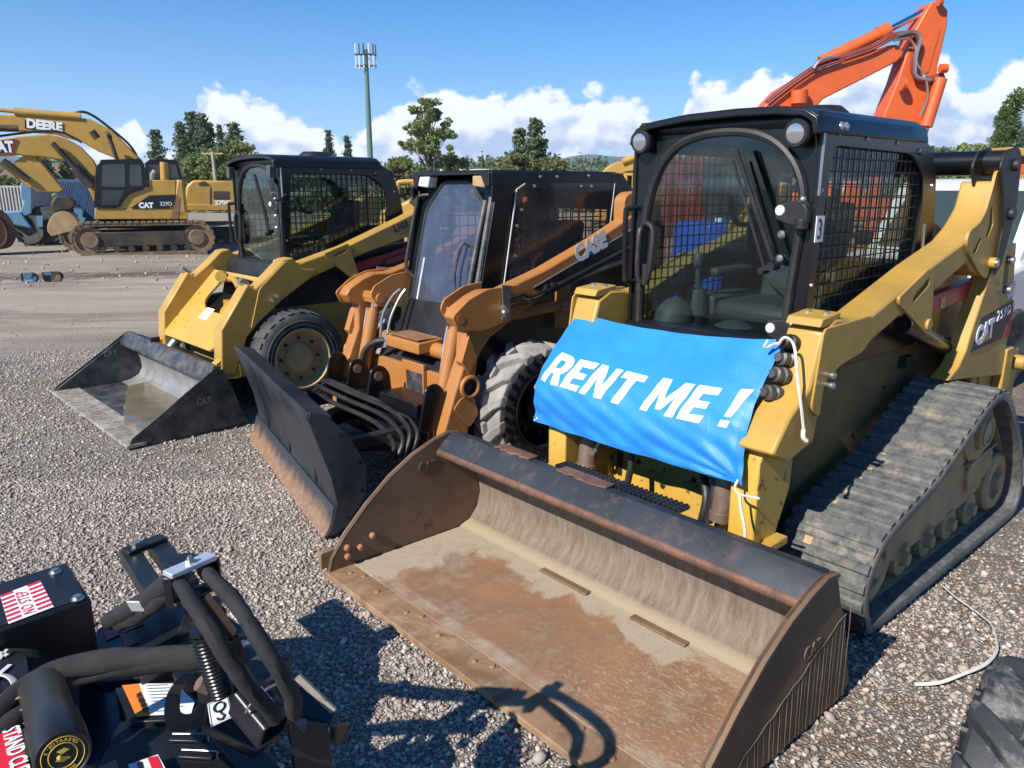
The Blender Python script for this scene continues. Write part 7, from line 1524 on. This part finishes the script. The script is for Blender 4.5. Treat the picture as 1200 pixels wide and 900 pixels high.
# ---- monopole with antennas
YT = 150; TW = thing('cell_tower', 'slim green grey cell tower with white antennas against the sky', 'tower', root_at(431, YT))
b_ = at(436, 232, Y=YT); b_.z = 0; t_ = at(427.3, 58, Y=YT); t_.x = b_.x; mb = MB(); mb.cyl(b_, t_, .62, .36, 16); pole = part('pole', mb, paint('green grey pole', (.10, .17, .15), .5, .1), TW)
for zz, nn in ((at(427, 72, Y=YT).z, 'lower'), (at(427, 59, Y=YT).z, 'upper')):
    mb = MB(); mb.bar((t_.x-1.8, YT, zz-.8), (t_.x+1.8, YT, zz-.8), .15, .15); mb.bar((t_.x, YT-2, zz-.8), (t_.x, YT+2, zz-.8), .15, .15); mb.bar((t_.x-1.6, YT-1.0, zz-.8), (t_.x+1.6, YT-1.0, zz-.8), .12, .12); part('antenna_frame', mb, M['matblack'], TW)
    for i, (dx, dy) in enumerate(((-1.7, -.8), (-1.0, -1.1), (-.2, -1.2), (.75, -1.1), (1.5, -.9), (1.7, .6), (-1.4, .8))):
        h_ = 2.5 if nn == 'lower' else 2.0
        mb = MB(); mb.box(t_.x+dx-.13, t_.x+dx+.13, YT+dy-.1, YT+dy+.1, zz-h_/2, zz+h_/2); part('antenna_panel', mb, M['silver'] if (nn == 'lower' or i % 3 == 0) else M['greysteel'], TW, .03)
mb = MB(); mb.bar((t_.x, YT, t_.z), (t_.x, YT, t_.z+1.6), .06, .06); part('lightning_rod', mb, M['zinc'], TW); finish(TW)
UP = thing('utility_pole', 'bare wooden utility pole in front of the left tree group', 'pole', root_at(255, 60)); p = at(257, 250, Y=60); mb = MB(); mb.cyl((p.x, 60, 0), (p.x-.1, 60, at(255, 178, Y=60).z), .16, .12, 10); part('pole', mb, paint('weathered wood', (.33, .28, .21), .9), UP); mb = MB(); zt = at(255, 180, Y=60).z; mb.bar((p.x-.9, 60, zt), (p.x+.7, 60, zt), .1, .1); part('cross_arm', mb, M['dust'], UP); finish(UP)

# ------------------------------------------------------------ vegetation
def leafmat(name, c0, c1):
    m, nt, bs = new_mat(name); g = N(nt, 'ShaderNodeNewGeometry'); c = mixc(nt, g.outputs['Random Per Island'], c0, c1); L(nt, c, bs.inputs['Base Color']); bs.inputs['Roughness'].default_value = .7; bs.inputs['Specular IOR Level'].default_value = .2
    tr = N(nt, 'ShaderNodeBsdfTranslucent'); L(nt, c, tr.inputs[0]); mx = N(nt, 'ShaderNodeMixShader'); mx.inputs[0].default_value = .3; L(nt, bs.outputs[0], mx.inputs[1]); L(nt, tr.outputs[0], mx.inputs[2]); L(nt, mx.outputs[0], nt.nodes['Material Output'].inputs[0]); return m
M['pine'] = leafmat('pine needles', (.08, .12, .065), (.17, .21, .11)); M['spruce'] = leafmat('spruce needles', (.07, .095, .07), (.13, .16, .11)); M['leaf'] = leafmat('summer leaves', (.12, .17, .06), (.26, .30, .11)); M['poplar'] = leafmat('poplar leaves', (.06, .10, .03), (.13, .17, .055)); M['dryleaf'] = leafmat('olive leaves', (.13, .15, .055), (.22, .22, .095))
M['bark'] = paint('tree bark', (.11, .085, .065), .9, .2)
def leaves(pts, size, seed, up=.3):
    """small triangles and quads at the given points as one mesh"""
    rng = np.random.default_rng(seed); pts = np.asarray(pts); n = len(pts); a = rng.normal(size=(n, 3)); a /= np.linalg.norm(a, axis=1)[:, None]; b = rng.normal(size=(n, 3)); b = np.cross(a, b); b /= np.linalg.norm(b, axis=1)[:, None]
    s_ = size*rng.uniform(.6, 1.4, (n, 1)); V = np.stack([pts-a*s_, pts+b*s_*.6, pts+a*s_, pts-b*s_*.55], 1).reshape(-1, 3); return V, np.arange(n*4).reshape(-1, 4)
def leaf_part(name, pts, size, m, seed, parent):
    V, F = leaves(pts, size, seed); me = bpy.data.meshes.new(name); me.vertices.add(len(V)); me.vertices.foreach_set('co', V.reshape(-1)); me.loops.add(F.size); me.loops.foreach_set('vertex_index', F.reshape(-1)); me.polygons.add(len(F)); me.polygons.foreach_set('loop_start', np.arange(len(F))*4); me.polygons.foreach_set('loop_total', np.full(len(F), 4)); me.update(calc_edges=True); me.materials.append(m)
    o = bpy.data.objects.new(name, me); C.objects.link(o); o.parent = parent; return o
def tree(kind, u, vt, Y, wpx, label, m, seed, vb=None, lean=0):
    base = at(u, 250, Y=Y); H_ = at(u, vt, Y=Y).z; Wd = wpx/FPX*Y*.5*(1.35 if kind == 'conifer' else 1.12); rng = np.random.default_rng(seed)
    t_ = thing({'conifer': 'conifer_tree', 'round': 'deciduous_tree', 'airy': 'deciduous_tree', 'column': 'poplar_tree', 'bush': 'bush'}[kind], label, 'bush' if kind == 'bush' else 'tree', (base.x, Y, 0), 0, 'trees beyond the yard')
    pts = []; tr = MB()
    if kind == 'conifer':
        tr.cyl((0, 0, 0), (0, 0, H_*.97), H_*.016+.05, .03, 8); z = H_*.16
        while z < H_*.99:
            f = 1-z/H_; rr = Wd*(min(1, f*1.5)**.75)*rng.uniform(.7, 1.08); nb = rng.integers(7, 11)
            for k in range(nb):
                a = rng.uniform(0, 6.28); ln = rr*rng.uniform(.5, 1.15); n_ = int(max(10, 42*ln/Wd))
                for q in rng.uniform(.08, 1, n_): pts.append((math.cos(a)*ln*q+rng.normal(0, Wd*.11), math.sin(a)*ln*q+rng.normal(0, Wd*.11), z-ln*q*.18+rng.normal(0, H_*.012)))
                tr.cyl((0, 0, z), (math.cos(a)*ln*.8, math.sin(a)*ln*.8, z-ln*.15), .05*f+.02, .01, 4, False)
            z += H_*.036*rng.uniform(.6, 1.5)
        size = Wd*.10
    else:
        ncl = {'round': 46, 'airy': 105, 'column': 60, 'bush': 30}[kind]; tr.cyl((0, 0, 0), (lean*.3, 0, H_*.62), H_*.022+.04, H_*.008, 8)
        for k in range(ncl):
            t = rng.uniform(.02, 1)**.8; a = rng.uniform(0, 6.28)
            if kind == 'column': z = H_*(.08+.92*t); rad = Wd*(math.sin(min(1, (1-t)*1.5+.12)*math.pi/2)**.8)*rng.uniform(.1, .8); cr = Wd*.32
            elif kind == 'airy': z = H_*(.20+.80*t); rad = Wd*(math.sin(math.pi*(.25+.70*t))**.7)*rng.uniform(.15, 1.0); cr = Wd*.15*rng.uniform(.6, 1.4)
            elif kind == 'bush': z = H_*(.1+.75*t); rad = Wd*(1-t*.5)*rng.uniform(0, 1); cr = Wd*.3
            else: z = H_*(.22+.72*t); rad = Wd*(math.sin(math.pi*(.2+.72*t))**.6)*rng.uniform(.1, .85); cr = Wd*.30*rng.uniform(.7, 1.2)
            c = np.array((math.cos(a)*rad+lean*t, math.sin(a)*rad, z)); n_ = {'airy': 75, 'round': 95, 'column': 95, 'bush': 80}[kind]
            d = rng.normal(size=(n_, 3)); d /= np.linalg.norm(d, axis=1)[:, None]; d *= rng.uniform(.35, 1, (n_, 1))**.6*cr*np.array((1, 1, .75 if kind != 'column' else 1.5)); pts += list(map(tuple, c+d))
            if kind in ('airy', 'round') and k % 2 == 0: z0_ = z*rng.uniform(.45, .7); tr.tube([(lean*.3*z0_/H_, 0, z0_), (c[0]*.5, c[1]*.5, (z0_+z)/2+.2), tuple(c)], [H_*.006, .02], 5, 0)
        size = Wd*{'airy': .045, 'round': .07, 'column': .07, 'bush': .09}[kind]
    part('trunk', tr, M['bark'], t_); leaf_part('crown', pts, size, M[m], seed, t_); return t_
TL = [('conifer', 192, 152, 95, 30, 'lone pine left of the tall pine cluster', 'pine'), ('conifer', 221, 141, 100, 26, 'narrow pine at the left end of the tall cluster', 'pine'), ('conifer', 235, 132, 104, 34, 'tallest pine in the cluster above the yellow excavator', 'pine'), ('conifer', 247, 133, 101, 30, 'pine right beside the tallest of the cluster', 'pine'), ('conifer', 255, 144, 106, 22, 'dark pine at the right side of the tall cluster', 'spruce'), ('conifer', 266, 144, 98, 20, 'slim pine with sky gaps right of the tall cluster', 'pine'), ('conifer', 282, 144, 96, 36, 'broad pine at the right end of the left tree group', 'pine'),
 ('round', 232, 178, 84, 44, 'bushy green tree under the tall pines', 'leaf'), ('round', 258, 172, 82, 46, 'bushy green tree behind the utility pole', 'leaf'), ('round', 286, 168, 86, 52, 'olive green tree at the right foot of the pines', 'dryleaf'), ('round', 212, 186, 88, 36, 'low olive tree left of the bushy green tree', 'dryleaf'), ('round', 304, 178, 80, 40, 'rounded tree just left of the first black cab', 'leaf'),
 ('conifer', 60, 184, 90, 30, 'small pine seen under the excavator booms', 'pine'), ('conifer', 84, 188, 92, 24, 'small pine right of another under the booms', 'pine'), ('bush', 12, 206, 70, 50, 'dark bush at the far left edge under the booms', 'leaf'),
 ('conifer', 390, 152, 78, 20, 'left one of two small spruces beside the cell tower', 'spruce'), ('conifer', 411, 158, 78, 20, 'right one of two small spruces beside the cell tower', 'spruce'),
 ('airy', 505, 119, 60, 68, 'tall loose leafed tree with sky showing through its crown', 'leaf'), ('round', 470, 186, 66, 50, 'low round tree left of the tall airy tree', 'dryleaf'), ('round', 535, 182, 64, 40, 'small round tree right of the tall airy tree', 'leaf'),
 ('conifer', 627, 140, 72, 42, 'taller of two blue green pines over the middle cab', 'pine'), ('conifer', 609, 149, 74, 32, 'shorter of two blue green pines over the middle cab', 'pine'), ('round', 600, 182, 70, 60, 'yellowish shrubby tree under the two pines', 'dryleaf'), ('round', 650, 186, 70, 50, 'green shrubby tree right of the two pines', 'dryleaf'), ('conifer', 752, 186, 84, 18, 'small dark pine over the pale excavator boom', 'spruce'), ('round', 738, 192, 84, 26, 'low green tree near the pale excavator boom', 'leaf'),
 ('column', 1172, 112, 62, 44, 'tall dense poplar at the right edge', 'poplar'), ('column', 1158, 128, 60, 26, 'shorter poplar on the left flank of the tall one', 'poplar'), ('conifer', 1192, 134, 52, 34, 'dark grey spruce at the right edge before the poplar', 'spruce'), ('round', 1125, 170, 90, 60, 'green tree low beyond the black cross tube', 'leaf'), ('round', 1095, 174, 100, 46, 'grey green tree low left of the other beyond the cross tube', 'dryleaf')]
for i, (k, u, vt, Y, wpx, lab, m) in enumerate(TL): tree(k, u, vt, Y, wpx, lab, m, 100+i)
# far off wood as one mass
rng = np.random.default_rng(77); pts = []
for i in range(1500):
    u = rng.uniform(-80, 1280); Y = rng.uniform(150, 230); p = at(u, 210, Y=Y); h = (5.5+3.5*noise.noise(Vector((u*.012, 3.3, 0)))+rng.uniform(-1, 1.5))*(1.1 if u < 900 else 1.0)
    con = rng.random() < .45
    for q in range(42): z = h*rng.uniform(.15, 1)**.8; r_ = (1.3*(1-z/h)+.15) if con else 1.5*math.sin(min(1, z/h+.05)*3.0)+.2; a = rng.uniform(0, 6.28); pts.append((p.x+r_*math.cos(a)*rng.uniform(.3, 1), Y+r_*math.sin(a), z))
o = leaf_part('distant_woods', pts, .42, M['pine'], 5, None); o['kind'] = 'stuff'
rng = np.random.default_rng(78); pts = []
for i in range(900):
    u = rng.uniform(-60, 1260); Y = rng.uniform(58, 75); p = at(u, 225, Y=Y)
    for q in range(26): a = rng.uniform(0, 6.28); r_ = rng.uniform(0, 1.2); pts.append((p.x+r_*math.cos(a), Y+r_*math.sin(a), rng.uniform(0, 1)**1.3*(1.3+.6*math.sin(u*.05))))
o = leaf_part('field_scrub', pts, .22, M['dryleaf'], 6, None); o['kind'] = 'stuff'
# houses far behind
HM = paint('pale house wall', (.5, .47, .42), .8); RM = paint('brown roof', (.16, .10, .08), .8)
for u, Y, w_, h_, lab, rc in ((42, 110, 9, 3.2, 'small house with brown roof below the booms at the left', RM), (237, 105, 10, 3.0, 'long low brown roofed building behind the yellow housing', RM), (548, 120, 8, 2.6, 'tiny pale roofed house between the trees', HM)):
    p = at(u, 225, Y=Y); hs = thing('house', lab, 'house', (p.x, Y, 0), 0, 'houses far behind the yard'); mb = MB(); mb.box(-w_/2, w_/2, 0, 7, 0, h_); wl_ = part('wall', mb, HM, hs); mb = MB(); mb.prism([(-.4, h_), (3.5, h_+2.0), (7.4, h_)], -w_/2-.4, w_/2+.4); part('roof', mb, rc, hs); mb = MB(); mb.box(-w_/4-.6, -w_/4+.6, -.03, 0, 1, 2.2); part('window', mb, M['exglass_s'], hs)
# hills
def hill(name, Y, pix, depth, m):
    mb = MB(); us = [p[0] for p in pix]; rows = 10; vs = []; fs = []; prof = []
    for i in range(140):
        u = us[0]+(us[-1]-us[0])*i/139; k = max(j for j in range(len(pix)-1) if pix[j][0] <= u+1e-6); t = (u-pix[k][0])/(pix[k+1][0]-pix[k][0]); t = t*t*(3-2*t); v = pix[k][1]+(pix[k+1][1]-pix[k][1])*t+1.2*noise.noise(Vector((u*.04, Y, 0))); prof.append(at(u, v, Y=Y))
    for j in range(rows+1):
        f = j/rows
        for p in prof: hh = max(0, p.z)*math.sin(f*math.pi)**.9; y = Y+depth*(f-.5); vs.append((p.x*(y/Y), y, hh*(1+.12*noise.noise(Vector((p.x*.004, y*.004, 1))))-1))
    n = len(prof)
    for j in range(rows):
        for i in range(n-1): fs.append((j*n+i, j*n+i+1, (j+1)*n+i+1, (j+1)*n+i))
    mb.add(vs, fs); o = part(name, mb, m, None, angle=60); struct(o)
hm = paint('forested hillside', (.05, .075, .05), .9, .2, dirt=(.09, .10, .06), dscale=.01, dlo=.4, dhi=.6, damt=.8, bmp=0)
hill('hills', 2600, [(-120, 178), (-20, 180), (30, 186), (75, 181), (120, 192), (170, 196), (260, 203), (400, 204), (520, 194), (560, 191), (600, 196), (650, 186), (690, 182), (740, 183), (800, 186), (900, 190), (1000, 192), (1100, 188), (1180, 184), (1320, 180)], 1400, hm)
# air between here and the hills
hz_ = MB(); hz_.box(-3800, 3800, -150, 3600, -2.5, 330); m_ = bpy.data.materials.new('haze air'); m_.use_nodes = True; nt_ = m_.node_tree; nt_.nodes.clear(); ou = nt_.nodes.new('ShaderNodeOutputMaterial'); pv = nt_.nodes.new('ShaderNodeVolumePrincipled'); pv.inputs['Color'].default_value = (.72, .84, 1, 1); pv.inputs['Density'].default_value = .00015; pv.inputs['Anisotropy'].default_value = .2; nt_.links.new(pv.outputs[0], ou.inputs['Volume'])
o = part('haze', hz_, m_, None, smooth=False); o['kind'] = 'stuff'
scene.cycles.volume_bounces = 1
# puddles in the muddy strip
wm, nt_, bs_ = new_mat('puddle water'); bs_.inputs['Base Color'].default_value = (.02, .02, .02, 1); bs_.inputs['Roughness'].default_value = .01; bs_.inputs['IOR'].default_value = 1.7
for i, pix in enumerate(([(24, 320), (40, 319), (43, 325), (42, 330), (25, 330)], [(48, 319), (60, 318), (71, 318), (71, 329), (52, 330)])):
    mb = MB(); q = [at(u, v, z=-.012) for u, v in rounded(pix, 1.5, 3)]; mb.add([tuple(p) for p in q], [tuple(range(len(q)))]); o = part('puddle', mb, wm, None, smooth=False); struct(o)
